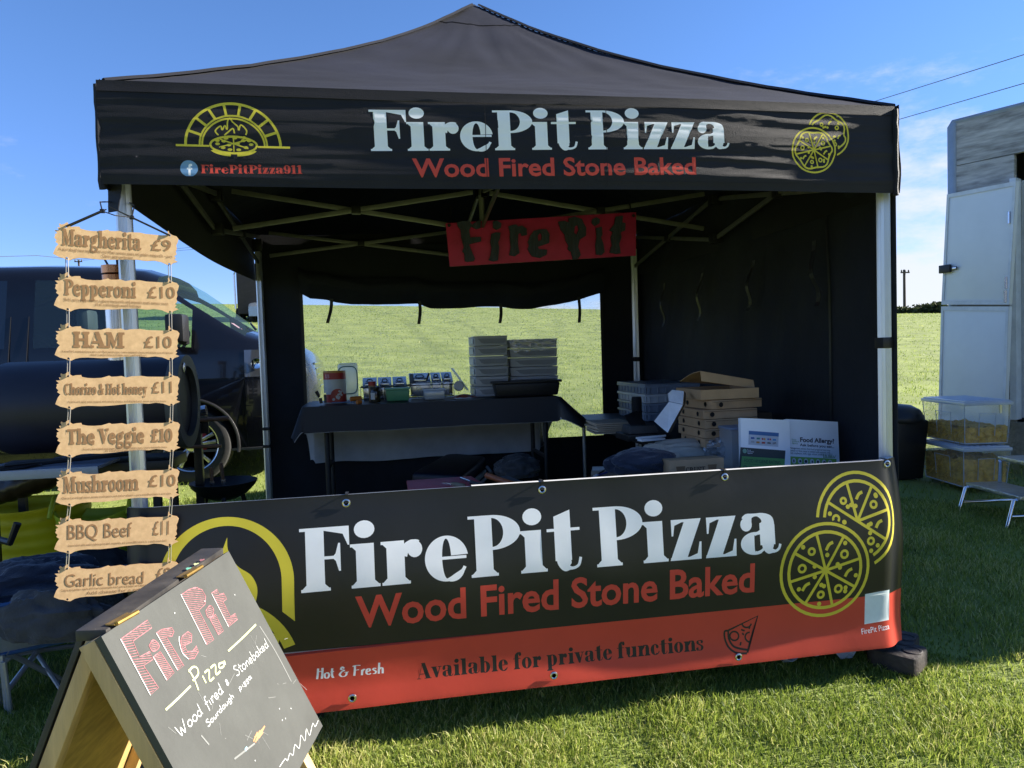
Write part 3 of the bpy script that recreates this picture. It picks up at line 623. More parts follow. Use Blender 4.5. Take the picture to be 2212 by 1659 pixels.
# rear wall with its clear window and rolled-up flap
YR=2.995
def wall_b(x,z): return Vector((x,YR+.020*nz(x*2.2,z*1.3,3)+.010*nz(x*6,z*2,9)*sm(-1.15,-1.4,x),z))
b=MB(); zb,zt,wx0,wx1,wz0,wz1=.20,2.22,-1.165,1.165,.675,1.90
for x0,x1,z0,z1 in((-1.44,wx0,zb,zt),(wx1,1.505,zb,zt),(wx0,wx1,zb,wz0),(wx0,wx1,wz1,zt)):
    b.grid(lambda u,v:wall_b(x0+(x1-x0)*u,z0+(z1-z0)*v),max(4,int((x1-x0)*24)),max(4,int((z1-z0)*20)),WALLM,thick=-.002)
rw=b.build('rear_wall',gaz,smooth=True)
VIN=film('window_vinyl',(.97,.98,.96),.76,.3,haze=(.96,.98,.90),scale=7.,crease=.3)
b=MB(); b.grid(lambda u,v:Vector((wx0+(wx1-wx0)*u,YR+.004+.008*nz(u*6+v*3,v*5,2)+.004*nz(u*15,v*15,4),wz0+(wz1-wz0)*v)),90,50,VIN); b.build('window_pane',rw,smooth=True)
for x in(wx0,wx1): b=MB(); b.box((x,YR-.006,(wz0+wz1)/2),(.022,.006,wz1-wz0),BLKP); b.build('window_zip',rw)
fl=[(645,636),(669,648.6),(704,650),(723.5,654.5),(760,659),(813,661),(860,661),(903,658),(930,667),(1001,669),(1040,667),(1081,665),(1110,668),(1149,669),(1204,661),(1251,650.6),(1304,636)]
fp=[P(u,v,y=2.93) for u,v in fl]; fx=[p.x for p in fp]; fz=[p.z for p in fp]
b=MB()
b.grid(lambda u,v:(lambda x:(lambda z0:Vector((x,2.945+.03*math.cos(v*math.pi*1.1)-.035*math.sin(v*math.pi)*(1+.4*nz(x*4,v*2))+.008*nz(x*7,v*5),z0+(.012+.20*v if v<.5 else .112+.18*(v-.5))+.012*nz(x*3,v*3))))(interp(x,fx,fz)))(-1.17+2.345*u),100,14,WALLM,thick=.003)
rf=b.build('rolled_flap',rw,smooth=True)
for (u,v),(u2,v2) in [((716,655),(709,698)),((906,659),(906,700)),((1081,665),(1081,698)),((1250,650),(1252,697))]:
    a,c=P(u,v-9,y=2.885),P(u2,v2,y=2.885); b=MB(); b.grid(lambda s,t:a.lerp(c,t)+Vector(((s-.5)*.024+.006*math.sin(t*4),.006*math.sin(t*6),0)),2,12,BLKP,thick=.002); b.build('hanging_tie',rf)
# loose strap ends at the right front corner and a corner tab at the left
b=MB(); b.grid(lambda u,v:Vector((1.497+.026*u+.005*math.sin(v*6),.03+.02*u,1.905-.055*v-.015*u)),3,5,FAB,thick=.002); b.build('loose_tab',gaz,smooth=True)
b=MB(); b.grid(lambda u,v:Vector((-1.492+.055*u*(1-.25*v),.012-.03*u+.004*math.sin(v*5),1.985-.105*v)),4,6,FAB,thick=.002); b.build('corner_tab',gaz,smooth=True)
# ---------------------------------------------------------------- the banner across the front
ban=thing('banner','wide black and red vinyl pizza banner tied across the front of the stall','banner',(0,-.06,.13))
BNB=mat('banner_black_vinyl',(.013,.014,.016),.36,var=.18,vs=4,bump=.03,bs=35,spec=.45)
BNR=mat('banner_red_vinyl',(.56,.062,.038),.45,var=.06,vs=4,bump=.03,bs=35,spec=.35)
BNK=mat('banner_black_ink',(.014,.014,.014),.5)
bp_v=[0,.05,.10,.16,.25,.36,.46,.56,.68,.80,.92,1.0]; bp_y=[-.106,-.096,-.088,-.085,-.086,-.092,-.098,-.101,-.094,-.083,-.070,-.060]
BX0,BX1=-1.472,1.462
_bv=np.linspace(0,1,61); _by=np.interp(_bv,bp_v,bp_y); _by=np.convolve(np.pad(_by,4,'edge'),np.ones(9)/9,'valid')
def bsurf(x,z):
    v=(z-.13)/.752; u=(x-BX0)/(BX1-BX0)
    y=interp(v,_bv,_by)+.006*nz(x*1.6+v*1.1,v*1.6,5)+.0018*nz(x*5,v*3,2)+.006*math.sin(x*2.3+v*2)
    e=sm(.955,1.,u); y+=.055*e*e; e0=sm(.03,0,u); y+=.03*e0*e0
    return Vector((x+(.012*math.sin(math.pi*v) if u>.98 else 0)*sm(.98,1,u),y+.0,z-.004*math.sin(x*2.1)*(1-v)))
RED_L=.313
def rtop(x): return interp(x,[-1.5,1.5],[P(620,1416,y=-.09).z,P(1935,1277,y=-.07).z])
b=Sheet()
b.flat([[(BX0-.01,.12),(BX1+.01,.12),(BX1+.01,rtop(BX1)),(0,rtop(0)),(BX0-.01,rtop(BX0))]],lambda x,z:(x,z),BNR)
bk=mat('banner_back',(.55,.56,.58),.5)
b.grid(lambda u,v:bsurf(BX0+(BX1-BX0)*(1-u),.132+.748*v)+Vector((0,.02,0)),160,60,bk)
# folded hem lying back over the table edge
b.grid(lambda u,v:(lambda p:Vector((p.x,p.y+.0015+.035*v,p.z+.0005+.003*math.sin(v*2.6)-.004*v)))(bsurf(BX0+(BX1-BX0)*(.40+.60*u),.882)),140,5,bk)
def on_b(u,v): q=P(u,v,y=-.095); return q.x,q.z
bs1=lambda x,z:(x,z)
SER2=Serif(.29,.048,.70)
pol,w=SER2.text('FirePit',.0); p2,w2=SER2.text('Pizza',.0)
put_text(b,pol+[[(x+w+.24,y) for x,y in q] for q in p2],w+w2+.24,on_b,WHT,(648,1281),(1686,1191),(645,1146),bs1,.014)
pol,w=sans('Wood Fired Stone Baked',.022); put_text(b,pol,w,on_b,RED,(770,1356.5),(1631,1276.5),(767,1291),bs1,.014)
pol,w=SER2.text('Available for private functions',.03); put_text(b,pol,w,on_b,BNK,(902,1470),(1522,1404.5),(900,1437),bs1,.014)
pol,w=sans('FirePit Pizza',.0); put_text(b,pol,w,on_b,WHT,(1863,1370),(1923,1358.5),(1862.4,1358.5),bs1,.014)
# script lettering: Hot & Fresh drawn with single strokes
HF=[[(0,0),(.05,.5),(.08,1.0)],[(.0,.66),(.3,.72),(.42,.7)],[(.30,0),(.34,.5),(.36,1.02)],
 [(.62,.5),(.5,.4),(.52,.08),(.68,.02),(.78,.3),(.68,.52),(.58,.5)],[(.98,.9),(.96,.4),(1.0,.05),(1.1,.05)],[(.86,.56),(1.1,.6)],
 [(1.75,.78),(1.62,.95),(1.55,.72),(1.75,.6),(1.58,.48),(1.46,.22),(1.62,.02),(1.85,.1),(1.92,.4)],[(1.75,.42),(2.05,.42)],
 [(2.4,0),(2.44,.5),(2.45,.98)],[(2.3,.9),(2.5,.98),(2.82,.95)],[(2.45,.52),(2.72,.55)],[(2.9,0),(2.92,.5),(2.93,.36),(3.02,.55),(3.12,.5)],
 [(3.2,.28),(3.42,.36),(3.38,.55),(3.24,.5),(3.2,.16),(3.34,.02),(3.5,.1)],[(3.84,.5),(3.72,.56),(3.64,.44),(3.82,.24),(3.76,.06),(3.6,.04)],
 [(4.0,0),(4.02,.5),(4.05,1.05)],[(4.02,.36),(4.14,.55),(4.26,.46),(4.26,0)]]
put_text(b,[q for s in HF for q in ribbon(catmull(s,6),lambda dx,dy,t:.05+.09*abs(dy))],4.3,on_b,WHT,(685,1469.5),(828,1457),(684.5,1447),bs1,.014)
# two pizzas
two_pizzas(b,on_b,bs1,YEL,(1781.5,1230.5),(95.5,103),(1851.5,1125),(87,106),.0125,False,.014)
# slice
T_=lambda x,y:on_b(1350+x*.3418,972+y*.3418)
def line(pts,w,sm_=6,closed=False): q=[T_(*p) for p in pts]; return ribbon(catmull(q,sm_) if sm_ else q,w)
o=line([(660,1145),(850,1052),(778,1278)],.008,0)+line([(660,1145),(640,1152),(642,1200),(665,1250),(710,1280),(775,1282)],.008)+line([(663,1148),(668,1200),(700,1245),(780,1262)],.008)
for c,rx,a0,a1 in(((701,1178),28,0,360),((780,1095),30,190,350),((800,1185),30,90,270)):
    q=[(c[0]+rx*math.cos(R(a)),c[1]-rx*math.sin(R(a))) for a in np.linspace(a0,a1,20)]; o+=line(q,.007,0)
for a,c in(((742,1215),(736,1236)),((745,1138),(768,1146)),((802,1120),(795,1134)),((752,1160),(762,1172))): o+=line([a,c],.007,0)
b.flat(o,bs1,BNK,.014)
# oven emblem at the left: arch, flame, pizza
T1=lambda x,y:on_b(x*.3418,1134+y*.3418)
def arch(cx,top,rx_o,rx_i,base,ry_o,ry_i,cut):
    o=[]; p=[(cx+rx_o*math.cos(R(a)),top+ry_o-ry_o*math.sin(R(a))) for a in np.linspace(0,180,41)]; q=[(cx+rx_i*math.cos(R(a)),top+ry_o-ry_i*math.sin(R(a))) for a in np.linspace(0,180,41)]
    for i in range(40): o.append([p[i],p[i+1],q[i+1],q[i]])
    o.append([(cx+rx_o,top+ry_o),(cx+rx_o+6,base+cut),(cx+rx_i+5,base),(cx+rx_i,top+ry_o)]); o.append([(cx-rx_o,top+ry_o),(cx-rx_o,base),(cx-rx_i,base),(cx-rx_i,top+ry_o)]); return o
yl=arch(1432,-40,428,350,545,400,345,62)
fl=catmull([(1430,85),(1440,170),(1500,260),(1590,320),(1630,410),(1600,520),(1500,600),(1400,600),(1290,540),(1270,430),(1300,330),(1360,280),(1390,200),(1430,85)],6)
yl.append(fl[:-1])
for i in range(24):
    a,c=R(21+i*138/24),R(21+(i+1)*138/24); yl.append([(1432+r*math.cos(t),920-s*math.sin(t)) for r,s,t in((465,452,a),(465,452,c),(390,377,c),(390,377,a))])
yl.append(ell(1710,730,55,50,18)); yl.append(ell(1560,690,40,36,18))
b.flat([[T1(*p) for p in q] for q in yl],bs1,YEL,.014)
# plain white label patch
c=[T_(1523,912),(T_(1680,886)),T_(1677,1077),T_(1520,1103)]; b.flat([c],bs1,mat('label_white',(.62,.70,.72),.5),.014)
b.finish(BX0,BX1,.13,.882,.0145,bsurf,BNB); b.build('printed_sheet',ban,smooth=True)
EYL=[((747,1090),1),((1175,1061),1),((1572,1032.5),1),((1926,1004),1),((761.5,1506.6),0),((1195.6,1458),0),((1595,1417),0)]
for (u,v),t in EYL:
    x,z=on_b(u,v); p=bsurf(x,z)+Vector((0,-.004,0)); b=MB()
    b.lathe(p,[(.0075,0),(.0078,.003),(.0105,.0045),(.0145,.003),(.0155,0)],STEEL,20,cap=False,axis=Matrix.Rotation(R(90),4,'X')); b.lathe(p+Vector((0,.001,0)),[(0,0),(.008,0)],BLKP,12,axis=Matrix.Rotation(R(90),4,'X')); b.build('eyelet',ban,smooth=True)
    if t:
        b=MB(); q=bsurf(x,.882); h=.882-z; b.grid(lambda s,k:Vector((x+(s-.5)*.011+.003*k,p.y-.006+.004*math.sin(k*3)+(.05*sm(.75,1,k)),z+(h+.004)*min(1,k*1.25))),2,14,BLKP,thick=.0015); b.build('velcro_tie',ban)
# ---------------------------------------------------------------- charred wood sign hung inside
sg=thing('wooden_sign','red painted board sign with charred wood letters, hanging under the canopy frame','sign',P(1170,515,y=1.42))
SR=mat('sign_red_paint',(.44,.016,.085),.6,var=.18,vs=7,bump=.12,bs=40)
CH=mat('charred_wood',(.030,.042,.070),.75,var=.3,vs=18,bump=.6,bs=40,stretch=(3,1,.6))
c=[P(*q,y=1.42) for q in((972,575.5),(1374,552),(1374.5,458),(963,482))]
b=MB(); k=Vector((0,.02,0)); b.add(c+[q+k for q in c],[[0,1,2,3],[7,6,5,4],[1,0,4,5],[2,1,5,6],[3,2,6,7],[0,3,7,4]],SR); b.build('board',sg,bevel=.003)
def crack(m):
    nt=m.node_tree; N=nt.nodes; L=nt.links; b_=N['Principled BSDF']; src=b_.inputs['Base Color'].links[0].from_socket
    tc=N.new('ShaderNodeTexCoord'); mp=N.new('ShaderNodeMapping'); mp.inputs['Scale'].default_value=(26,26,13); L.new(tc.outputs['Object'],mp.inputs[0])
    vo=N.new('ShaderNodeTexVoronoi'); vo.feature='DISTANCE_TO_EDGE'; L.new(mp.outputs[0],vo.inputs[0]); r=N.new('ShaderNodeMapRange'); L.new(vo.outputs[0],r.inputs[0]); r.inputs[1].default_value=.0; r.inputs[2].default_value=.022; r.inputs[3].default_value=.5; r.inputs[4].default_value=0
    mx=N.new('ShaderNodeMix'); mx.data_type='RGBA'; L.new(r.outputs[0],mx.inputs[0]); L.new(src,mx.inputs[6]); mx.inputs[7].default_value=(.30,.05,.03,1); L.new(mx.outputs[2],b_.inputs['Base Color'])
crack(CH)
LT={'F':[[(835,1405),(870,1396),(912,1398),(930,1420),(960,1398),(985,1386),(984,1440),(955,1448),(925,1430),(912,1455),(918,1500),(985,1496),(988,1525),(930,1538),(912,1545),(925,1580),(948,1635),(940,1650),(900,1655),(885,1650),(880,1600),(868,1590),(878,1560),(862,1500),(858,1450),(840,1430)]],
'i':[[(1062,1400),(1090,1393),(1117,1412),(1112,1440),(1085,1452),(1062,1438)],[(1052,1478),(1080,1468),(1110,1470),(1105,1510),(1095,1530),(1102,1560),(1095,1645),(1065,1652),(1035,1645),(1048,1610),(1052,1560),(1045,1530)]],
'r':[[(1160,1430),(1190,1420),(1210,1418),(1222,1432),(1245,1425),(1275,1445),(1277,1485),(1245,1490),(1235,1470),(1222,1480),(1220,1540),(1230,1600),(1200,1620),(1165,1612),(1175,1560),(1168,1500),(1170,1470)]],
'e':[[(1318,1460),(1350,1450),(1400,1448),(1420,1480),(1418,1535),(1345,1560),(1355,1575),(1405,1578),(1400,1610),(1360,1630),(1310,1620),(1282,1575),(1290,1550),(1282,1530),(1298,1490)]],
'P':[[(1475,1400),(1515,1395),(1545,1408),(1540,1380),(1580,1368),(1625,1385),(1635,1410),(1652,1440),(1650,1490),(1610,1515),(1600,1560),(1618,1610),(1600,1635),(1570,1640),(1555,1590),(1535,1575),(1540,1550),(1522,1520),(1515,1480),(1490,1450)]],
'I':[[(1690,1385),(1715,1372),(1738,1385),(1735,1412),(1708,1428),(1687,1410)],[(1712,1440),(1750,1432),(1755,1480),(1745,1500),(1760,1540),(1768,1590),(1750,1612),(1715,1608),(1710,1550),(1718,1500)]],
't':[[(1838,1370),(1885,1362),(1880,1405),(1900,1410),(1898,1455),(1870,1468),(1875,1500),(1860,1540),(1870,1600),(1840,1605),(1800,1595),(1815,1550),(1808,1500),(1820,1465),(1800,1455),(1830,1415)]]}
HO={'e':[[(1345,1490),(1362,1470),(1372,1490),(1368,1515),(1348,1525)]],'P':[[(1580,1430),(1598,1422),(1605,1450),(1590,1485),(1575,1470)]]}
for ch,ps in LT.items():
    tr=lambda q:[(lambda p:(p.x,p.z))(P(702+x*.3418,y*.3418,y=1.405)) for x,y in q]
    b=MB(); b.prism([tr(q) for q in ps],.012,lambda u,v,w:Vector((u,1.405+w,v)),CH,holes=[tr(q) for q in HO.get(ch,[])]); b.build('letter',sg)
for q in((970,487),(1368,466)):
    b=MB(); p=P(*q,y=1.414); b.lathe(p,[(.0,0),(.009,.0),(.009,.006),(.005,.009),(0,.009)],BLKP,12,axis=Matrix.Rotation(R(90),4,'X')); b.build('screw',sg)
for x,z0 in((-.18,2.10),(.88,2.16)): b=MB(); b.tube([(x,1.436,z0-.03),(x,1.47,z0+.06),(x,1.5,2.21)],.004,BLKP,6); b.build('hanging_tie',sg)
# ---------------------------------------------------------------- menu boards on the left leg
KR=mat('kraft_board',(.66,.425,.215),.7,var=.12,vs=55,col2=(.74,.49,.26))
KRE=mat('kraft_edge',(.22,.12,.055),.8)
ENG=mat('engraved_brown',(.30,.165,.075),.85,var=.12,vs=60)
ENS=mat('engraved_small',(.24,.135,.065),.85)
r4=lambda x,y:(x*.2685,432+y*.2685); r8=lambda x,y:(x*.2685,864+y*.2685)
OUT=[(484,590),(500,600),(520,595),(535,583),(548,580),(556,605),(575,617),(600,612),(640,612),(645,628),(690,640),(740,645),(800,645),(862,630),(880,640),(925,640),(960,638),(1000,652),(1040,645),(1120,645),(1170,655),(1300,663),(1340,660),(1352,655),(1350,625),(1358,622),(1366,645),(1395,660),(1425,668),(1443,690),(1436,720),(1425,745),(1430,775),(1422,800),(1430,825),(1410,845),(1425,855),(1410,872),(1443,890),(1415,900),(1400,905),(1385,920),(1350,918),(1300,895),(1240,885),(1180,890),(1100,880),(1000,880),(900,885),(800,885),(700,875),(640,875),(600,882),(570,897),(548,893),(520,880),(480,868),(440,845),(448,820),(460,790),(475,770),(480,765),(455,745),(465,730),(447,710),(455,690),(450,680),(470,672),(446,648),(480,648),(470,625),(490,622),(483,605)]
OUTN=[((x-540)/828,-(y-617-(x-540)*.054)/828) for x,y in OUT]
SLAB=Serif(.26,.11,.69); EGY=Serif(.27,.15,.70)
MN=Vector((.17,-.985,0)).normalized()
def PM(u,v,off=0.):
    d=ray(u,v); p0=Vector((-1.45,-.128,1.2)); return CO+d*(((p0-CO).dot(MN)-off*0)/d.dot(MN))
MENU=[('Margherita','margherita',SLAB,(r4(143.7/.2685,0)[0],489.7),(366.5,508.5),(144.2,557.4),r4,[(500,366),(1135,405),(500,231)],'£9',[(1218,405),(1378,413),(1220,318)],[('A sour dough base topped with rich Mutti tomato sauce and golden mozzarella – pure.',(473,406),(1390,468)),('Classic pizza perfection.',(820,463),(1075,478))]),
('Pepperoni','pepperoni',SLAB,(145,597.7),(367.3,609.8),(146.3,667.7),r4,[(518,765),(1097,792),(520,635)],'£10',[(1190,787),(1410,792),(1193,697)],[('Bold, spicy pepperoni on a gooey mozzarella and aromatic mutti tomato sauce,',(520,812),(1357,846)),('all on a sourdough wood fired base',(765,852),(1135,867))]),
('HAM','ham',EGY,(146.3,706.7),(368.4,713.4),(146.9,774.3),r4,[(587,1187),(1002,1193),(587,1057)],'£10',[(1163,1188),(1383,1190),(1165,1097)],[('A woodfired, stonebaked pizza with a rich Mutti tomato base, creamy mozzarella cheese, and delicate slices of fresh ham',(495,1225),(1392,1238)),('delivers a perfect balance of smoky, savory, and fresh flavors.',(728,1253),(1182,1258))]),
('Chorizo & Hot honey','chorizo and hot honey',SLAB,(147,812.7),(369.2,812.7),(147.4,880),r4,[(520,1567),(1185,1562),(520,1478)],'£11',[(1225,1553),(1383,1550),(1226,1463)],[('A bold and spicy pizza topped with smoky chorizo and drizzled with sweet tasty hot honey.',(547,1632),(1340,1625))]),
('The Veggie','veggie',EGY,(147.4,916.8),(369.5,912.2),(147.4,984),r8,[(540,360),(1165,342),(536,236)],'£10',[(1215,340),(1390,336),(1214,233)],[('A rustic, stone-baked pizza topped with rich Mutti tomato sauce, creamy mozzarella cheese,',(668,405),(1345,385)),('and a vibrant mix of fresh peppers and onions.',(845,417),(1180,408))]),
('Mushroom','mushroom',SLAB,(147.4,1022.3),(368.4,1013.7),(146.9,1090),r8,[(510,752),(1118,725),(508,618)],'£10',[(1195,697),(1413,692),(1194,605)],[('Charred sourdough crust, smoky mushrooms, and molten cheese – pure woodfired bliss in every bite.',(495,800),(1382,758))]),
('BBQ Beef','barbecue beef',None,(145.8,1124.1),(367,1115),(143.9,1192),r8,[(545,1122),(1060,1098),(543,1006)],'£11',[(1232,1087),(1357,1082),(1231,975)],[('Stone-baked with tender slightly spicey beef, mozzarella, and a sweet BBQ drizzle for a smoky-sweet finish.',(550,1180),(1343,1138))]),
('Garlic bread','garlic bread',None,(144.5,1228.8),(366,1214.3),(144.5,1294.8),r8,[(520,1505),(1153,1475),(518,1405)],'£9',[(1257,1447),(1372,1441),(1255,1352)],[('Crispy and golden, made with fresh homemade fresh garlic & butter and baked to perfection.',(490,1541),(1290,1488)),('Add cheese for a extra £2',(695,1567),(1240,1524))])]
prev=None; LOOP=mat('clear_wire_loop',(.35,.33,.30),.25,.5)
for i,(t,nm,fo,tl,tr_,bl,rr,tp,pr,pp,subs) in enumerate(MENU):
    A,B,D=PM(*tl),PM(*tr_),PM(*bl); ux=(B-A); W=ux.length; ux/=W; dn=(D-A); hk=dn.length/W/.315; uz=-(dn-ux*dn.dot(ux)).normalized(); n=ux.cross(uz); n=n if n.y<0 else -n
    root=thing('menu_board',f'torn edge kraft menu board reading {nm}, '+('topmost on the tent leg' if i==0 else 'lowest, partly behind the chalkboard' if i==7 else 'hanging on the tent leg'),'menu board',A,0,'menu boards strung down the left tent leg')
    F=lambda u,v,w=0:A+ux*(u*W)+uz*(v*W*hk)-n*w
    b=MB(); hs=[[(cx+.011*math.cos(a),cy+.011*math.sin(a)) for a in np.linspace(0,2*math.pi,11)[:-1]] for cx,cy in((0,0),(1,.0),(.006,-.315),(1.002,-.30))]
    b.prism([OUTN],.004,F,KR,KRE,holes=hs)
    def lay(polys,w,pl,prr,pt,m,lift=.0008):
        a,c,h=[PM(*rr(*q)) for q in(pl,prr,pt)]; e=(c-a); sx=e.length/w; e=e.normalized(); f=n.cross(e); f=f if f.z>0 else -f; H=abs((h-a).dot(f))
        b.flat([[(x*sx,y*H) for x,y in q] for q in polys],lambda u,v:a+e*u+f*v+n*lift,m)
    q,w=(fo.text(t,.02) if fo else sans(t,.0)); lay(q,w,*tp,ENG)
    q,w=(EGY.text(pr) if t=='The Veggie' else sans(pr,.012 if fo else 0)); lay(q,w,*pp,ENG)
    for st_,l,r_ in subs:
        q,w=sans(st_,0); lay(q,w,l,r_,(l[0],l[1]-(26 if 'Add' in st_ or 'Classic' in st_ or i in(1,0) else 18)),ENS)
    b.build('torn_board',root)
    if prev:
        for a,c in((prev[0],F(0,0,.002)),(prev[1],F(1,0,.002))):
            b=MB(); s=ux*.006; k=-n*.004
            b.tube([a+s,a+s*.8-n*.0-k*1.2,c+s*.7-k*1.4,c+s*.2-k,c-s*.7+k,a-s*.6+k*1.2,a-s*.2+k],.0015,LOOP,5,closed=True); b.build('wire_loop',root)
    prev=(F(.006,-.315,.002),F(1.002,-.30,.002))
    if i==0: HT=(F(0,0),F(1,0))
# cable ties that carry the string
zc=P(258,436,y=.0).z
for k,(h,px) in enumerate(((HT[0],(221,456)),(HT[1],(278,466)))):
    mid=PM(*px)+Vector((0,.03 if k else 0,0))
    root=thing('cable_tie',['black cable tie holding up the left corner of the top menu board','black cable tie holding up the right corner of the top menu board'][k],'cable tie',mid,0,'cable ties above the menu boards')
    b=MB(); d=(h-mid); s=Vector((0,-.004,0)); b.tube([h+s,mid+s],.0032,BLKP,6); b.tube([h-s,mid-s*.5],.0032,BLKP,6); b.box(mid,(.012,.01,.012),BLKP); tip=mid-d*(.12 if k==0 else .62); b.tube([mid,tip],[.003,.0015],BLKP,6); b.build('strap',root)
lp=thing('cable_tie','thin black cable tie loop round the tent leg, joining the two hanging ties','cable tie',(-1.455,.0,zc))
a,c=PM(221,456),PM(278,466)+Vector((0,.03,0))
b=MB(); b.tube([a,a.lerp(Vector((-1.483,.0,zc)),.5)+Vector((-.015,-.01,.012)),Vector((-1.483,.0,zc)),Vector((-1.488,.045,zc)),Vector((-1.455,.078,zc)),Vector((-1.422,.05,zc)),Vector((-1.425,.012,zc)),c.lerp(Vector((-1.425,.012,zc)),.5)+Vector((.015,-.01,.012)),c],.0022,BLKP,6)
b.tube([a,a.lerp(c,.5)+Vector((0,-.025,-.008)),c],.0018,BLKP,6); b.build('loop',lp)
# ---------------------------------------------------------------- chalkboard
ZT=.85; TL,TR=P(218.8,1375,z=ZT),P(494,1190.4,z=ZT); e1=(TR-TL).normalized(); AW=(TR-TL).length
def on_ray_perp(u,v,B,e): d=ray(u,v); return CO+d*((B-CO).dot(e)/d.dot(e))
BR=on_ray_perp(697,1568,TR,e1); e2=(BR-TR); AL=e2.length; e2/=AL; an=e1.cross(e2); an=an if an.x>0 else -an
TL2,TR2=P(171,1366,z=ZT),P(440,1188,z=ZT); f1=(TR2-TL2).normalized()
BL2=on_ray_perp(62,1659,TL2,f1); f2=(BL2-TL2).normalized(); fn_=f1.cross(f2); fn_=fn_ if fn_.x<0 else -fn_
ab=thing('chalkboard_sign','wooden folding chalkboard with pink chalk pizza lettering, standing on the grass before the banner','chalkboard',(TL.x,TL.y,gz(TL.x,TL.y)))
CHK=mat('chalkboard_paint',(.052,.055,.052),.6,var=.16,vs=6,bump=.06,bs=60)
PLY=mat('plywood',(.46,.30,.115),.6,var=.28,vs=5,stretch=(2,2,10),bump=.08)
EDG=mat('worn_black_paint',(.03,.03,.032),.5,var=.5,vs=12,bump=.15,bs=30,col2=(.055,.05,.045))
def slab(b,o,a,la,c,lc,n,t,m): b.add([o+a*i*la+c*j*lc+n*k*t for k in(0,-1) for i,j in((0,0),(1,0),(1,1),(0,1))],[[0,1,2,3],[7,6,5,4],[1,0,4,5],[2,1,5,6],[3,2,6,7],[0,3,7,4]],m)
FR_=MB(); b=FR_
for o,a,la,c,lc in((TL-an*.016,e1,.034,e2,AL),(TR-an*.016-e1*.034,e1,.034,e2,AL),(TL-an*.016+e1*.035,e1,AW-.07,e2,.04),(TL-an*.016+e1*.035+e2*(AL-.04),e1,AW-.07,e2,.04)): slab(b,o,a,la,c,lc,an,.034,WOODP)
# chalk marks
CPK=mat('pink_chalk',(.30,.115,.13),.95,var=.45,vs=90); CWH=mat('white_chalk',(.46,.47,.46),.95,var=.3,vs=90); CYE=mat('yellow_chalk',(.56,.60,.30),.95,var=.2,vs=60); CFT=mat('smudged_chalk',(.17,.175,.17),.95,var=.1); COR=mat('orange_chalk',(.40,.20,.10),.95)
def tc(x,y):
    d=ray(x*.3418,1134+y*.3418); p=CO+d*((TL-CO).dot(an)/d.dot(an))-TL; return p.dot(e1),p.dot(e2)
cs=lambda l:(lambda u,v:TL+e1*u+e2*v+an*l)
def chalk(strokes,w,m,l=.0008,smth=5):
    o=[]
    for s in strokes: q=[tc(*p) for p in s]; o+=ribbon(catmull(q,smth) if smth else q,w)
    bc.flat(o,cs(l),m)
bc=MB(); slab(bc,TL,e1,AW,e2,AL,an,.014,CHK)
def outline(pts,hatch=(8,-14),n=22):
    n=int(n*1.0)
    """hollow chalk letter with zigzag shading inside"""
    chalk([pts+[pts[0]]],.0020,CPK,.0008,0)
    cx=sum(p[0] for p in pts)/len(pts)
    t=np.array(pts,float); ys=np.linspace(t[:,1].min()+6,t[:,1].max()-6,n); z=[]
    for k,y in enumerate(ys):
        xs=[]
        for (x0,y0),(x1,y1) in zip(pts,pts[1:]+pts[:1]):
            if (y0>y)!=(y1>y): xs.append(x0+(x1-x0)*(y-y0)/(y1-y0))
        xs.sort()
        for a,c in zip(xs[::2],xs[1::2]):
            if c-a>9: z.append([(a+3,y+5),(c-3,y-6)])
    chalk(z,.0011,CPK,.0007,0)
outline([(765,720),(930,602),(957,650),(838,735),(880,835),(945,800),(965,850),(905,890),(1000,1030),(948,1075)],n=30)
outline([(968,835),(1010,800),(1098,935),(1052,982)],n=16); outline(catmull([(940,765),(965,728),(998,750),(1000,780),(965,800),(940,765)],4)[:-1],n=6)
outline([(985,685),(1020,662),(1085,650),(1097,675),(1085,705),(1050,710),(1160,890),(1120,920)],n=22)
outline([(1140,735),(1150,705),(1185,675),(1210,690),(1208,740),(1165,762),(1180,800),(1215,800),(1240,765),(1252,800),(1225,845),(1190,848),(1155,810)],n=14)
outline([(1142,445),(1190,410),(1235,395),(1275,410),(1298,450),(1295,500),(1255,540),(1350,725),(1305,757)],n=30)
outline([(1325,595),(1360,565),(1410,670),(1378,695)],n=12); outline(catmull([(1298,545),(1325,510),(1348,535),(1340,575),(1312,585),(1298,545)],4)[:-1],n=6)
outline([(1335,432),(1370,408),(1385,440),(1412,432),(1432,468),(1408,486),(1455,580),(1485,560),(1500,596),(1442,645)],n=22)
chalk([[(758,722),(948,1078)],[(965,835),(1050,982)],[(1130,705),(1130,740),(1150,810),(1190,850)],[(1140,440),(1300,755)],[(1335,435),(1442,645)],[(985,685),(1118,918)]],.0022,CWH,.0012)
chalk([[(1045,1170),(1120,1100),(1203,1018)],[(1440,798),(1530,715),(1615,630)],[(1190,915),(1225,975),(1252,1045)],[(1190,930),(1215,900),(1242,905),(1250,945),(1215,985)],[(1278,955),(1300,1000)],[(1290,935),(1318,918),(1322,985),(1350,965)],[(1328,905),(1358,885),(1362,945),(1390,925)],[(1408,870),(1382,880),(1385,905),(1410,895),(1415,862),(1422,885)]],.0042,CYE,.001)
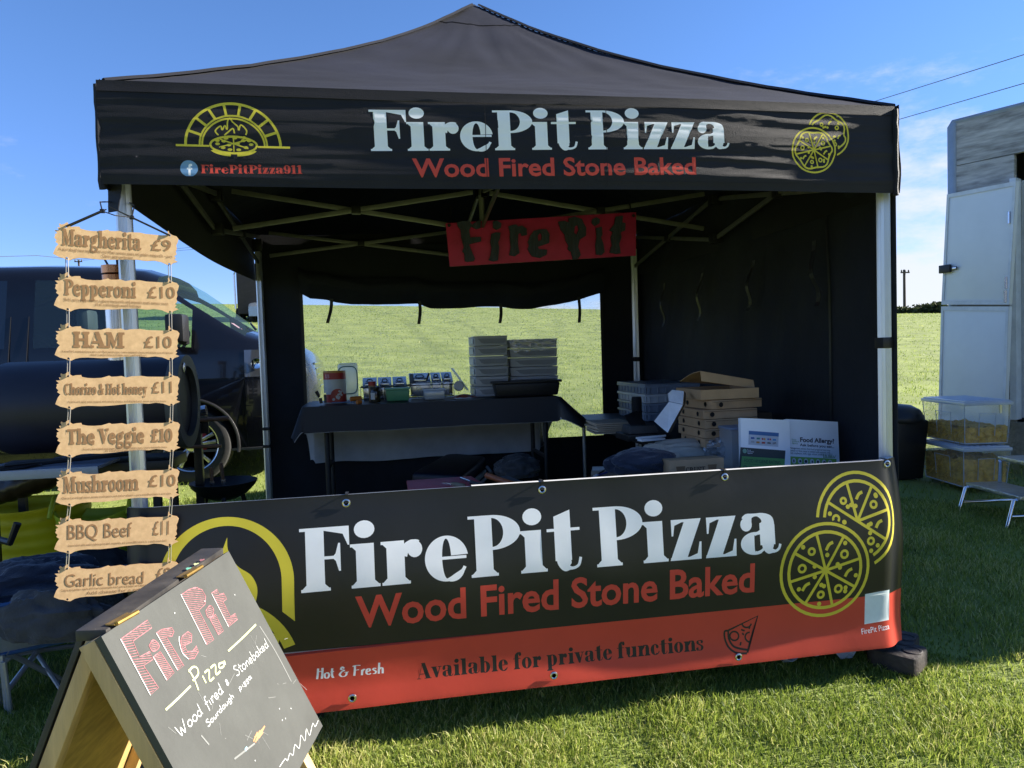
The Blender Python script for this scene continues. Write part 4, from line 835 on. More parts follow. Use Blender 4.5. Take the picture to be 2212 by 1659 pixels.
HW={'W':([(0,1),(.2,0),(.36,.62),(.55,0),(.8,1.05)],.95),'o':([(.3,.52),(.08,.45),(.05,.12),(.25,0),(.42,.2),(.36,.48),(.26,.52)],.52),'d':([(.38,.42),(.15,.5),(.03,.2),(.2,0),(.38,.2),(.42,1.05),(.4,.2),(.48,0)],.58),
'f':([(.36,.98),(.2,.98),(.14,.6),(.12,-.28)],.36,[(0,.48),(.32,.5)]),'i':([(.1,.5),(.1,0)],.26),'r':([(.06,.5),(.08,0),(.1,.36),(.24,.52),(.36,.46)],.40),'e':([(.04,.24),(.36,.3),(.26,.52),(.08,.42),(.06,.1),(.24,0),(.4,.1)],.50),'&':([(.1,.2),(.3,.1),(.36,.4),(.14,.48),(.34,.66),(.32,.9),(.1,.84)],.6,[(.22,1.05),(.22,-.1)]),
'S':([(.46,.9),(.25,1.02),(.08,.8),(.3,.55),(.46,.3),(.3,.02),(.02,.1)],.56),'t':([(.16,.9),(.16,.1),(.3,.02)],.38,[(0,.56),(.36,.6)]),'n':([(.06,.5),(.08,0),(.1,.34),(.26,.52),(.36,.36),(.38,0)],.5),'b':([(.06,1.05),(.06,.05),(.26,0),(.4,.22),(.28,.48),(.08,.36)],.5),
'a':([(.4,.46),(.18,.52),(.03,.22),(.2,0),(.38,.2),(.42,.5),(.42,.08),(.5,0)],.56),'k':([(.08,1.0),(.08,0)],.46,[(.38,.5),(.1,.24),(.4,0)]),'u':([(.05,.5),(.08,.08),(.25,.02),(.38,.2),(.4,.5),(.42,.02)],.54),'g':([(.4,.46),(.18,.52),(.03,.24),(.2,.04),(.38,.2),(.42,.5),(.4,-.2),(.2,-.32),(.02,-.2)],.54),'h':([(.06,1.05),(.08,0),(.1,.34),(.26,.52),(.36,.36),(.38,0)],.5),'p':([(.06,.5),(.06,-.32),(.06,.3),(.24,.52),(.4,.3),(.26,.02),(.08,.1)],.52),'z':([(.04,.5),(.36,.5),(.08,.2),(.3,.12),(.22,-.24),(.02,-.1)],.44),' ':(None,.42)}
def hand(t,pl,pr,ph,w,m):
    x=0;ss=[]
    for c in t:
        g=HW[c]
        for s in (g[0],)+tuple(g[2:]):
            if s: ss.append([(a+x,q) for a,q in s])
        x+=g[1]
    a,c,h=np.array(tc(*pl)),np.array(tc(*pr)),np.array(tc(*ph)); e=(c-a)/x; f=h-a; f=f-e*(f@e)/(e@e)
    bc.flat([q for s in ss for q in ribbon([tuple(a+e*p+f*k) for p,k in catmull(s,6)],w)],cs(.001),m)
hand('Wood fired',(1135,1345),(1415,1052),(1090,1290),.0026,CWH); hand('&',(1428,1022),(1455,1000),(1418,985),.003,CWH); hand('Stonebaked',(1495,960),(1700,765),(1462,908),.0024,CWH)
hand('Sourdough',(1312,1280),(1480,1088),(1290,1248),.0022,CWH); hand('pizza',(1512,1050),(1592,965),(1495,1020),.0022,CWH)
chalk([[(1765,1530),(1800,1480),(1815,1490),(1830,1445),(1850,1455),(1862,1390),(1890,1410),(1900,1330),(1925,1365),(1935,1290),(1955,1330),(1975,1255),(1990,1275),(2010,1235)]],.0022,CWH)
chalk([[(1600,1370),(1625,1310)],[(1612,1375),(1640,1300)],[(1606,1345),(1660,1290)],[(1618,1365),(1665,1285)],[(1625,1340),(1672,1272)],[(1632,1348),(1660,1310)]],.004,COR); chalk([[(1548,1425),(1560,1405)]],.006,mat('blue_chalk',(.25,.45,.55),.9))
hand('ks',(1838,1542),(1868,1510),(1830,1520),.0034,CWH) if 's' in HW else None
rr=random.Random(3)
chalk([[(a,c),(a+rr.uniform(-40,60),c+rr.uniform(-10,80))] for a,c in[(rr.uniform(1050,1900),rr.uniform(650,1400)) for _ in range(26)] if c>900-(a-900)*.3],.0012,CFT,.0005)
chalk([[(1640,640),(1740,800),(1840,990)],[(1320,1390),(1270,1330)],[(1480,1480),(1610,1380)]],.004,CFT,.0006)
chalk([[(x,y),(x+4,y+5)] for x,y in[(1780,1232),(1800,1222),(1835,1158),(1762,1160),(1608,1488),(1100,555),(1290,480),(1480,440)]],.0035,CWH,.001)
pf=bc.build('front_panel',ab); FR_.build('frame',pf,bevel=.002)
L2=max(AL,1.02)
b=MB(); slab(b,TL2,f1,AW,f2,L2*.97,fn_,.012,EDG); slab(b,TL2-fn_*.0125+f1*.01+f2*.01,f1,AW-.02,f2,L2*.97-.02,fn_,.003,PLY); pb=b.build('back_panel',ab,bevel=.001)
b=MB()
for o,a,la,c,lc in((TL2-fn_*.017,f1,.036,f2,L2*.97),(TR2-fn_*.017-f1*.036,f1,.036,f2,L2*.97),(TL2-fn_*.017+f1*.037,f1,AW-.074,f2,.036)): slab(b,o,a,la,c,lc,fn_,.03,WOODP)
b.build('frame',pb,bevel=.002)
b=MB(); o=TL2-e1*.01+Vector((0,0,.010)); tx=(TL-TL2); 
slab(b,TL2+Vector((-.008,0,.004)),f1,AW,(tx-f1*tx.dot(f1)).normalized(),tx.length*.97,Vector((0,0,1)),.022,EDG); b.build('top_rail',ab,bevel=.004)
BRS=mat('old_brass',(.45,.30,.10),.4,.9,var=.2,vs=30)
for u0,v0,u1,v1 in((735,625,868,550),(1172,325,1275,262)):
    a,c=P(u0*.3418,1134+v0*.3418,z=ZT+.008),P(u1*.3418,1134+v1*.3418,z=ZT+.008); b=MB(); b.tube([a,c],.005,BRS,8); b.box((a+c)/2+Vector((-.012,0,-.001)),(.02,(c-a).length,.002),BRS,rot=math.atan2(-(c-a).x,(c-a).y))
    b.build('hinge',ab)
for x,y,m in((1190,275,mat('green_chalk',(.15,.45,.32),.9)),(1238,247,CYE),(1275,222,CPK)):
    bh=MB(); p=P(x*.3418,1134+y*.3418,z=ZT+.0085); bh.add([p+Vector((q*.6,q2,0)) for q,q2 in((0,-.012),(.010,.0),(.010,.008),(.004,.011),(0,.006),(-.004,.011),(-.010,.008),(-.010,0))],[list(range(8))],m); bh.build('chalk_heart',ab)
OAK=mat('orange_varnished_wood',(.42,.19,.055),.4,var=.15,vs=6,stretch=(4,4,.5))
for o,c,n_,L_,m in((TL+e1*.03,e2,an,AL,WOODP),(TR-e1*.07,e2,an,AL,WOODP),(TL2+f1*.25,f2,fn_,L2*.97,OAK),(TR2-f1*.07,f2,fn_,L2*.97,WOODP)):
    s=o+c*(L_-.16)-n_*.055; t=s+c*.02
    k=1
    while (s+c*k*.02).z>gz(s.x,s.y)-.005 and k<60: k+=1
    b=MB(); slab(b,s,(e1 if c is e2 else f1),.04,c,k*.02,n_,.03,m); b.build('leg',ab,bevel=.003)
b=MB(); b.bar(TL+e1*.5+e2*AL*.72-an*.06,TL2+f1*.5+f2*AL*.72-fn_*.05,.006,.003,BLKP); b.build('stay',ab)
# ---------------------------------------------------------------- black van behind the stall
def hit(u,v):
    """where a sight line meets the field"""
    d=ray(u,v).normalized(); t=.5
    while t<140:
        p=CO+d*t
        if p.z<gz(p.x,p.y): return p
        t+=.02+t*.004
    return CO+d*140
PAINT=mat('black_car_paint',(.004,.0045,.007),.16,var=.1,spec=.4,coat=.5)
GLASS=film('car_glass',(.74,.90,.90),.78,.03,haze=(.10,.16,.18)); DGLASS=mat('privacy_glass',(.004,.006,.010),.05,spec=.8,coat=.6)
TYRE=mat('tyre_rubber',(.022,.022,.022),.85,var=.2,bump=.2,bs=40); ALLOY=mat('alloy_wheel',(.55,.56,.58),.25,.9)
LAMP=mat('headlamp_glass',(.10,.11,.125),.06,.5,spec=.8,coat=1.)
vx,vy=-1.17,5.08; vz=gz(-2.2,4.3)
van=thing('van','black panel van with dark side glass, parked on the grass behind the menu boards','van',(vx,vy,vz))
ZT_=lambda X:interp(X,[0,.04,.10,.25,.45,.60,.72,1.0,1.3,1.5,1.8,2.3,4.7,4.95,5.0],[.80,.98,1.10,1.20,1.27,1.32,1.40,1.63,1.86,1.93,1.965,1.98,1.96,1.9,1.8])
HW_=lambda X:interp(X,[0,.05,.15,.4,.9,1.5,4.8,5],[.62,.76,.86,.93,.975,.985,.985,.96])
def sec(X,s):
    z=ZT_(X); h=HW_(X); k=sm(1.2,1.8,z); be=min(1.16,z-.10); m=lambda a,c:a+(c-a)*k
    pts=[(h*.965,.27),(h,.55),(h*1.0,min(.92,be-.05)),(h*.975,be),(h*m(.93,.82),z-m(.045,.13)),(h*m(.82,.71),z-m(.01,.04)),(h*m(.45,.40),z+.012),(0,z+.022)]
    side=1 if s<=7 else -1; s=s if s<=7 else 14-s; i=min(6,int(s)); f=s-i; a,c=pts[i],pts[i+1]
    return Vector((-X,-side*(a[0]+(c[0]-a[0])*f),a[1]+(c[1]-a[1])*f))
Xs=[0,.03,.07,.12,.2,.3,.45,.62,.8,.98,1.06,1.2,1.36,1.5,1.63,1.76,1.86,1.98,2.1,2.32,2.42,2.54,2.8,3.2,3.6,4.0,4.4,4.62,4.8,4.93,5.0]
Ss=[0,.5,1,1.5,2,2.5,3,3.1,3.4,3.7,3.95,4.3,5,5.5,6,7]; Ss=Ss+[14-s for s in Ss[-2::-1]]
def cell(X0,X1,s0,s1): return lambda X,s:X0-1e-6<=X<X1-1e-6 and (s0<=s<s1)
win={'windscreen':(.62,1.36,4.3,9.7,GLASS),'front_side_window':(1.06,2.32,3.1,3.95,GLASS),'rear_side_window':(2.54,4.62,3.1,3.95,DGLASS),'far_side_window':(1.06,2.32,10.05,10.9,GLASS),'headlight':(.2,.62,2.,3.,LAMP)}
def patch(sel,m,name,parent,off=0.,local=True):
    b=MB(); id_={}
    for i in range(len(Xs)-1):
        for j in range(len(Ss)-1):
            if sel(Xs[i],Ss[j]):
                q=[]
                for a,c in((i,j),(i,j+1),(i+1,j+1),(i+1,j)):
                    if (a,c) not in id_:
                        p=sec(Xs[a],Ss[c])
                        if off: p=p+Vector((.0,-off if Ss[c]<7 else off,off*.5))
                        id_[(a,c)]=len(b.v); b.v.append(tuple(p))
                    q.append(id_[(a,c)])
                b.f.append(q)
    b.mats=[m]; b.m=[0]*len(b.f); return b.build(name,parent,smooth=True,world=False)
inw=lambda X,s,ks:any(win[k][0]-1e-6<=X<win[k][1]-1e-6 and win[k][2]<=s<win[k][3] for k in ks)
WXC=1.1
body=patch(lambda X,s:not inw(X,s,[k for k in win if k!='headlight']) and not (.62-1e-6<=X<1.5-1e-6 and (s<2 or s>=12)),PAINT,'body',van)
for y in(-1,1):
    b=MB(); hole=[(WXC+.405*math.cos(a),.335+.405*math.sin(a)) for a in np.linspace(R(-9),R(189),26)]
    b.prism([[(.62,.27),(1.5,.27),(1.5,.92),(.62,.92)]],.14,lambda u,v,w:Vector((-u,y*(HW_(u)*interp(v,[.27,.55,.92],[.965,1,1])-w),v)),PAINT,BLKP,holes=[hole+[(WXC-.4,.2),(WXC+.4,.2)]]); b.build('front_wing',van,world=False)
    b=MB(); b.box((-WXC,y*.62,.62),(.84,.05,.72),BLKP); b.build('wheel_well',van,world=False)

for k,(a,c,s0,s1,m) in win.items(): patch(cell(a,c,s0,s1),m,'side_window' if 'side' in k else k,van,.006 if k=='headlight' else 0.)
b=MB(); b.add([sec(0,s) for s in Ss],[list(range(len(Ss)))],PAINT); b.add([sec(5,s) for s in Ss],[list(range(len(Ss)))[::-1]],PAINT); b.box((-2.5,0,.28),(4.9,1.86,.02),DKP); b.build('end_panel',van,world=False)
b=MB(); b.box((-.98,0,1.06),(.46,1.66,.22),DKP); b.build('dashboard',van,bevel=.04,world=False)
for y in(-.45,.45):
    b=MB(); b.box((-1.98,y,1.05),(.16,.46,.62),DKP,rot=Matrix.Rotation(R(-12),3,'Y')); b.box((-1.70,y,.78),(.5,.48,.16),DKP); b.box((-2.06,y,1.48),(.11,.26,.2),DKP); b.build('front_seat',van,bevel=.04,world=False)
b=MB(); M=Matrix.Translation((-1.30,-.45,1.2))@Matrix.Rotation(R(-58),4,'Y'); b.tube([M@Vector((.19*math.cos(a),.19*math.sin(a),0)) for a in np.linspace(0,2*math.pi,25)[:-1]],.016,BLKP,8,closed=True); b.tube([M@Vector((-.19,0,0)),M@Vector((.19,0,0))],.014,BLKP,6); b.build('steering_wheel',van,smooth=True,world=False)
b=MB(); b.box((-1.12,-1.12,1.36),(.15,.22,.24),BLKP); b.box((-1.10,-1.0,1.25),(.08,.12,.06),BLKP); b.build('door_mirror',van,bevel=.035,world=False)
for y in(-1,1):
    for X in(WXC,4.05):
        A=Matrix.Rotation(R(90),4,'X'); c=Vector((-X,y*(.985 if X>2 else .90),.335)); b=MB()
        if X>2: b.lathe(c,[(.0,-.006),(.425,-.006),(.43,.004),(.40,.012)],BLKP,40,axis=A if y<0 else Matrix.Rotation(R(-90),4,'X')); b.build('wheel_arch',van,smooth=True,world=False)
        ca=Vector((-X,y*.978,.335)); b=MB(); b.tube([ca+Vector((.41*math.cos(a),y*.012,.41*math.sin(a))) for a in np.linspace(R(-10),R(190),30)],.014,BLKP,8); b.build('arch_trim',van,smooth=True,world=False)
        A=Matrix.Rotation(R(90 if y<0 else -90),4,'X'); b=MB(); b.lathe(c,[(.21,.012),(.235,.055),(.29,.07),(.325,.055),(.338,.02),(.338,-.1)],TYRE,48,axis=A,cap=False); b.lathe(c,[(0,-.03),(.22,-.03)],BLKP,24,axis=A); w=b.build('tyre',van,smooth=True,world=False)
        b=MB(); b.lathe(c,[(.232,.05),(.222,.045),(.205,.0),(.2,-.02)],ALLOY,40,axis=A,cap=False); b.lathe(c,[(0,.05),(.03,.05),(.055,.035),(.06,.0)],ALLOY,20,axis=A)
        for k in range(10):
            a=2*math.pi*(k//2)/5+(.17 if k%2 else -.17)+.3; q=lambda r,t,o:c+A.to_3x3()@Vector((r*math.cos(t),r*math.sin(t),o))
            b.add([q(.045,a-.25,.036),q(.045,a+.25,.036),q(.212,a+.075,.046),q(.212,a-.075,.046),q(.045,a-.25,.01),q(.045,a+.25,.01),q(.212,a+.075,.015),q(.212,a-.075,.015)],[[0,1,2,3],[0,4,5,1],[1,5,6,2],[2,6,7,3],[3,7,4,0]],ALLOY)
        b.build('rim',w,world=False,bevel=.003)
        b=MB(); b.box(c+Vector((.10,y*.012,.02)),(.05,.02,.16),mat('red_caliper',(.30,.012,.012),.4)); b.build('brake_caliper',w,world=False,bevel=.01)
b=MB(); b.tube([(-2.78,-1.0,1.06),(-2.76,-1.03,1.06),(-2.52,-1.03,1.06),(-2.5,-1.0,1.06)],.012,PAINT,8); b.build('door_handle',van,smooth=True,world=False)
for y0 in(-.5,.35):
    b=MB(); b.tube([(-.58,y0,1.36),(-.64,y0+.12,1.42),(-.70,y0+.5,1.45)],[.012,.009,.006],BLKP,6); b.build('wiper',van,world=False)
b=MB(); b.add([(-.76,-.3,1.38),(-.76,-.14,1.38),(-.84,-.14,1.44),(-.84,-.3,1.44)],[[0,1,2,3]],mat('pink_permit',(.6,.25,.3),.7)); b.build('permit',van,world=False)
b=MB()
for k in range(5): b.bar((-.012-.012*k,-.52,.80+.055*k),(-.012-.012*k,.52,.80+.055*k),.03,.022,CHROME)
b.build('grille',van,world=False,bevel=.006)
b=MB(); b.box((-.03,0,.45),(.05,1.1,.12),DKP); b.build('bumper_intake',van,world=False,bevel=.02)
for y in(-1,1):
    for X,z in((.36,1.02),(.52,1.04)): b=MB(); q=sec(X,2.5 if y<0 else 11.5)+Vector((.004,y*.012,.0)); b.lathe((q.x,q.y,z),[(.0,.004),(.030,.006),(.046,.012),(.05,.002)],CHROME,20,axis=Matrix.Rotation(R(90 if y<0 else -90),4,'X')); b.build('lamp_reflector',van,world=False,smooth=True)
for x0,x1,z in((-1.22,-2.36,.68),(-2.5,-3.9,.68)):
    for q in(x0,x1): b=MB(); b.tube([(q,-HW_(-q)-.001,.36),(q,-HW_(-q)-.002,1.1),(q,-HW_(-q)*.9,1.5)],.004,BLKP,4); b.build('door_seam',body,world=False)
# ---------------------------------------------------------------- barrel pizza oven
OVB=mat('oven_black_enamel',(.018,.017,.028),.46,var=.25,vs=4,spec=.5,bump=.03,bs=90)
ov=thing('pizza_oven','large black barrel pizza oven with a steel chimney, on a stand before the black van','pizza oven',(-2.25,1.95,gz(-2.25,1.95)))
zc_=(P(200,770,y=1.85).z+P(200,990,y=1.7).z)/2; RO=.265; xl,xr=P(-45,900,y=1.9).x,P(392,900,y=1.9).x
A=Matrix.Rotation(R(90),4,'Y'); b=MB(); L_=xr-xl
b.lathe((xl,1.95,zc_),[(0,-.02),(.10,-.012),(.19,.02),(.24,.07),(RO,.15),(RO,L_-.02),(RO-.01,L_)],OVB,44,axis=A); ob_=b.build('barrel',ov,smooth=True)
IR=mat('grey_cast_front',(.10,.105,.11),.5,.4)
b=MB(); b.lathe((xr,1.95,zc_),[(RO+.012,-.03),(RO+.012,.035),(RO-.055,.035),(RO-.055,-.01),(0,-.012)],IR,44,axis=A); b.build('front_arch',ov,smooth=True)
b=MB(); b.lathe((xr+.038,1.86,zc_+.20),[(0,.003),(.028,.003),(.032,0)],STEEL,20,axis=A); b.build('badge',ov,smooth=True)
ch0=P(234,690,y=1.9); COP=mat('copper',(.55,.22,.09),.25,1.,var=.15)
ch1=P(238,640,y=1.9).z; ch2=P(238,592,y=1.9).z; ch3=P(238,572,y=1.9).z; cxh=ch0.x+.035
b=MB(); b.lathe((cxh,1.95,0),[(.066,zc_+RO-.03),(.066,ch2)],STEEL,28); ci=b.build('chimney',ov,smooth=True)
b=MB(); b.lathe((cxh,1.95,0),[(.068,ch1+.01),(.071,ch1+.012),(.071,ch2-.003),(.068,ch2)],COP,28); b.build('copper_band',ci,smooth=True)
b=MB(); b.lathe((cxh,1.95,0),[(.069,ch2+.006),(.073,ch2+.008),(.073,ch3),(.05,ch3+.002)],COP,28); b.build('copper_cap',ci,smooth=True)
for k in(-.03,.02): b=MB(); b.bar((cxh+k,1.93,ch3),(cxh+k*1.6-.02,1.95,ch3+.07),.012,.006,BLKP); b.build('cap_bracket',ci)
zs=P(150,1005,y=1.6).z; TR_=mat('grey_tray',(.33,.36,.42),.4,.3,var=.08)
b=MB(); b.box(((xl-.1+xr)/2-.2,1.60,zs),(L_*.9,.34,.018),TR_); b.box(((xl-.1+xr)/2-.2,1.435,zs-.016),(L_*.9,.012,.05),TR_); b.build('shelf_tray',ov,bevel=.003)
b=MB(); b.box(((xl+xr)/2,1.95,zs-.05),(L_*.92,.40,.06),BLKP); b.build('stand_top',ov,bevel=.004)
for x in(xl+.1,xr-.12):
    for y in(1.78,2.12): b=MB(); b.bar((x,y,gz(x,y)),(x,y,zs-.05),.04,.04,BLKP); b.build('leg',ov)
def peel(name,label,a,c,head,hm,cat='peel'):
    a,c=Vector(a),Vector(c); t=thing(name,label,cat,c,0,'tools on the oven shelf'); d=(c-a).normalized(); s=d.cross(Vector((0,0,1))).normalized()
    b=MB(); b.tube([a,c],.009,BLKP,8); b.build('handle',t)
    b=MB(); b.add([c-s*.02,c+s*.02,c+d*.05+s*head*.5,c+d*.24+s*head*.5,c+d*.24-s*head*.5,c+d*.05-s*head*.5],[[0,1,2,3,4,5]],hm); b.build('blade',t); return t
peel('pizza_peel','black perforated pizza peel lying on the grey oven shelf',(xr-.15,1.62,zs+.045),(xl+.45,1.56,zs+.022),.22,mat('dark_mesh',(.03,.03,.035),.5,.5))
peel('pizza_peel','long steel tongs lying on the front edge of the oven shelf',(xr-.05,1.60,zs+.065),(xl+.30,1.50,zs+.028),.05,STEEL,'tongs')
# ---------------------------------------------------------------- tool stand and fire bowl
WH=mat('worn_wood_handle',(.20,.11,.06),.6,var=.2,vs=9)
tx=P(430,1000,y=2.5).x; ts=thing('tool_stand','black steel tool post with a chrome rail and wooden handles, behind the fire bowl','tool stand',(tx,2.5,gz(tx,2.5)))
b=MB(); b.bar((tx,2.5,gz(tx,2.5)),(tx,2.5,P(430,915,y=2.5).z),.05,.05,BLKP); b.build('post',ts,bevel=.004)
a,c=P(330,905,y=2.5),P(446,886,y=2.5); b=MB(); b.tube([a,c],.036,CHROME,16); b.build('chrome_rail',ts,smooth=True)
b=MB(); b.box(P(400,922,y=2.53),(.30,.02,.10),BLKP); b.build('bracket_plate',ts,bevel=.003)
for (u,v),(u2,v2),w in(((430,908),(494,903),.016),((395,966),(478,963),.014)):
    b=MB(); a,c=P(u,v,y=2.46),P(u2,v2,y=2.46); b.tube([a,a.lerp(c,.1),a.lerp(c,.85),c],[w*.7,w*.8,w,w*.85],WH,10); b.build('wooden_handle',ts,smooth=True)
bx=P(483,1043,y=2.55); fb=thing('fire_bowl','shallow black iron fire bowl on short legs, before the front wheel of the van','fire bowl',(bx.x,2.55,gz(bx.x,2.55)))
b=MB(); IRON=mat('black_iron',(.016,.016,.018),.5,.4,var=.2,bump=.1); b.lathe((bx.x,2.55,bx.z),[(.0,-.115),(.08,-.108),(.15,-.075),(.205,-.02),(.222,.012),(.216,.014),(.198,-.015),(.145,-.06),(.07,-.09),(0,-.097)],IRON,44); b.build('bowl',fb,smooth=True)
for k in range(3):
    a=R(40+120*k); b=MB(); b.tube([(bx.x+.13*math.cos(a),2.55+.13*math.sin(a),bx.z-.08),(bx.x+.20*math.cos(a),2.55+.20*math.sin(a),gz(bx.x,2.55))],.016,IRON,8); b.build('leg',fb)
for k,(u,v,u2,v2) in enumerate(((456,1010,459,1052),(477,1000,484,1050))):
    t=thing('hand_brush',['wooden handled scraper standing in the black fire bowl, left one','wooden handled scraper standing in the black fire bowl, right one'][k],'scraper',P(u2,v2,y=2.5),0,'scrapers in the fire bowl'); a,c=P(u,v,y=2.5),P(u2,v2,y=2.5)
    b=MB(); b.tube([a,a.lerp(c,.15),a.lerp(c,.7)],[.011,.014,.011],WH,8); b.build('handle',t,smooth=True); b=MB(); b.bar(a.lerp(c,.7),c,.03,.004,STEEL); b.build('blade',t)
# ---------------------------------------------------------------- tubs, camp chair, clothes
def blob(name,c,d,m,label,cat,seed,amp=.28,fr=2.4,rot=0,flat_=1.,group=None):
    """heap of crumpled cloth"""
    b=MB(); c=Vector(c); M=Matrix.Rotation(rot,3,'Z'); nu,nv=72,40
    def f(u,v):
        a=2*math.pi*u; e=-math.pi/2+math.pi*v; n=Vector((math.cos(a)*math.cos(e),math.sin(a)*math.cos(e),math.sin(e)))
        q=Vector((n.x*fr*.55+n.z*.5,n.y*fr*1.25-n.x*.4,n.z*fr*.8))+Vector((seed*3.1,seed*1.7,seed)); q=q+Vector((noise.noise(q*.9),noise.noise(q*.9+Vector((5,0,0))),0))*.5; k=1+amp*.55*noise.noise(q)+amp*.42*(1-2.4*abs(noise.noise(q*1.25)))+amp*.16*(1-2.*abs(noise.noise(q*2.8)))
        p=Vector((n.x*d[0]*k,n.y*d[1]*k,n.z*d[2]*k)); p.z=max(p.z,-d[2]*.62*flat_); return c+M@p
    b.grid(f,nu,nv,m); o=b.build(name,smooth=True); return tag(o,label,cat,group)
def tub(c,r,h,m,label,lean=0.):
    t=thing('flexible_tub',label,'tub',c,0,'yellow flexible tubs on the grass'); c=Vector(c); b=MB()
    def f(u,v):
        a=2*math.pi*u; k=(.80+.20*v)*r*(1+.012*math.sin(v*34)); return c+Vector((k*math.cos(a)*1.06,k*math.sin(a)*.97,h*v+.02*v*v*math.cos(2*a)))
    b.grid(f,56,30,m,thick=.005); b.lathe(c+Vector((0,0,.006)),[(0,0),(r*.79,0)],m,40); b.build('tub_wall',t,smooth=True)
    for s in(-1,1):
        b=MB(); pts=[c+Vector((s*r*1.05,-.10+.2*k/8,h-.01+.11*math.sin(math.pi*k/8))) for k in range(9)]; b.tube(pts,.014,m,8); b.build('handle',t,smooth=True)
    return t
YT=mat('yellow_rubber',(.66,.53,.012),.5,var=.1,vs=5); LT_=mat('lime_rubber',(.50,.56,.03),.5,var=.1,vs=5)
pt=P(80,1205,y=2.2); g=gz(pt.x,2.2); tub((pt.x,2.2,g),.30,.40,YT,'yellow rubber tub full of wrapped fuel bags, beside the camp chair')
p2_=P(212,1210,y=2.0); tub((p2_.x,2.0,gz(p2_.x,2.0)),.20,.36,LT_,'small lime green rubber tub standing behind the menu boards')
bagm=mat('brown_plastic_sack',(.055,.040,.028),.28,var=.4,vs=5,bump=.5,bs=14,spec=.7)
bg=thing('fuel_sack','shiny brown plastic fuel sack leaning out of the yellow tub','sack',(pt.x,2.2,g+.3)); b=MB()
def f(u,v):
    a=2*math.pi*u; n=.105*(1-abs(2*v-1)**4*.75); return Vector((pt.x-.27+.66*v,2.15+n*math.cos(a)*1.25,g+.44+.20*v+n*math.sin(a)*.85+.004*math.sin(v*60)))
b.grid(f,28,40,bagm); b.build('wrapped_sack',bg,smooth=True)
NAV=mat('navy_fleece',(.022,.027,.045),.9,var=.3,vs=9,bump=.35,bs=120,sheen=.3); GRY=mat('grey_black_cloth',(.05,.05,.055),.88,var=.35,vs=7,bump=.3,bs=90,sheen=.2)
ccx,ccy=-2.12,.72; cg=gz(ccx,ccy); zt=P(60,1296,y=.6).z
cc=thing('camp_chair','grey folding camp chair with blue edging, heaped with dark jackets','camp chair',(ccx,ccy,cg))
TUB=mat('grey_steel_tube',(.42,.43,.45),.35,.5); SEAT=mat('pale_blue_grey_canvas',(.22,.25,.29),.85,var=.12,bump=.2,bs=150); BLU=mat('blue_binding',(.03,.09,.22),.8)
cor=[P(-60,1318,y=.42),P(152,1282,y=.50),Vector((ccx+.30,1.05,zt)),Vector((ccx-.28,1.05,zt))]
b=MB(); 
def seat(u,v):
    a=cor[0].lerp(cor[1],u); c=cor[3].lerp(cor[2],u); p=a.lerp(c,v); p.z-=.07*math.sin(math.pi*u)*math.sin(math.pi*v); return p
b.grid(seat,16,12,SEAT,thick=.004); b.build('seat',cc,smooth=True)
b=MB(); lo=[P(-50,1425,y=.44),P(160,1379,y=.53)]; b.grid(lambda u,v:cor[0].lerp(cor[1],u).lerp(lo[0].lerp(lo[1],u),v)+Vector((0,-.03*math.sin(math.pi*v),0)),16,8,SEAT,thick=.003); b.build('front_pouch',cc,smooth=True)
for a,c in((cor[0],cor[1]),(lo[0],lo[1])): b=MB(); b.tube([a+Vector((0,-.006,0)),c+Vector((0,-.006,0))],.009,BLU,8); b.build('edging',cc,smooth=True)
for a,c in((lo[0],(ccx+.34,1.0)),(lo[1]+Vector((0,.02,0)),(ccx-.46,.9)),(Vector((ccx-.28,1.05,zt-.1)),(ccx+.30,.35)),(Vector((ccx+.28,1.05,zt-.1)),(ccx-.34,.30))):
    b=MB(); b.tube([a,Vector((c[0],c[1],gz(*c)+.01))],.0095,TUB,8); b.build('leg',cc,smooth=True)
for u in(8,-30):
    a=P(u,1430,y=.40); b=MB(); b.tube([a,P(u+34,1690,y=.40)],.010,TUB,8); b.build('leg',cc,smooth=True)
for p_,q_ in(((14,1409,.46),(132,1468,.62)),((78,1410,.60),(10,1500,.44)),((3,1416,.42),(32,1690,.40)),((-25,1330,.42),(22,1690,.52))):
    b=MB(); b.tube([P(p_[0],p_[1],y=p_[2]),P(q_[0],q_[1],y=q_[2])],.0105,TUB,8); b.build('frame_tube',cc,smooth=True)
b=MB(); b.tube([P(-60,1150,y=.9),P(22,1172,y=.8),P(38,1130,y=.8)],.016,BLKP,8); b.build('armrest',cc,smooth=True)
blob('jacket',P(66,1262,y=.82),(.27,.19,.105),NAV,'navy fleece jacket heaped on the camp chair, below the yellow tub','jacket',1.3,rot=.4,group='jackets on the camp chair')
blob('jacket',P(118,1336,y=.42)+Vector((0,-.02,0)),(.20,.07,.115),GRY,'black and grey jacket hanging over the front of the camp chair','jacket',4.1,rot=-.2,group='jackets on the camp chair')
blob('mesh_bag',P(226,1320,y=.85),(.085,.08,.12),mat('black_netting',(.02,.02,.02),.8,var=.6,vs=90,col2=(.10,.10,.095)),'black mesh bag under the lowest menu board','bag',2.2,amp=.12)
blob('holdall',P(215,1250,y=1.5),(.2,.18,.16),mat('black_holdall_cloth',(.012,.012,.014),.7,var=.3),'black holdall on the grass behind the lowest menu boards','bag',6.2,amp=.15)
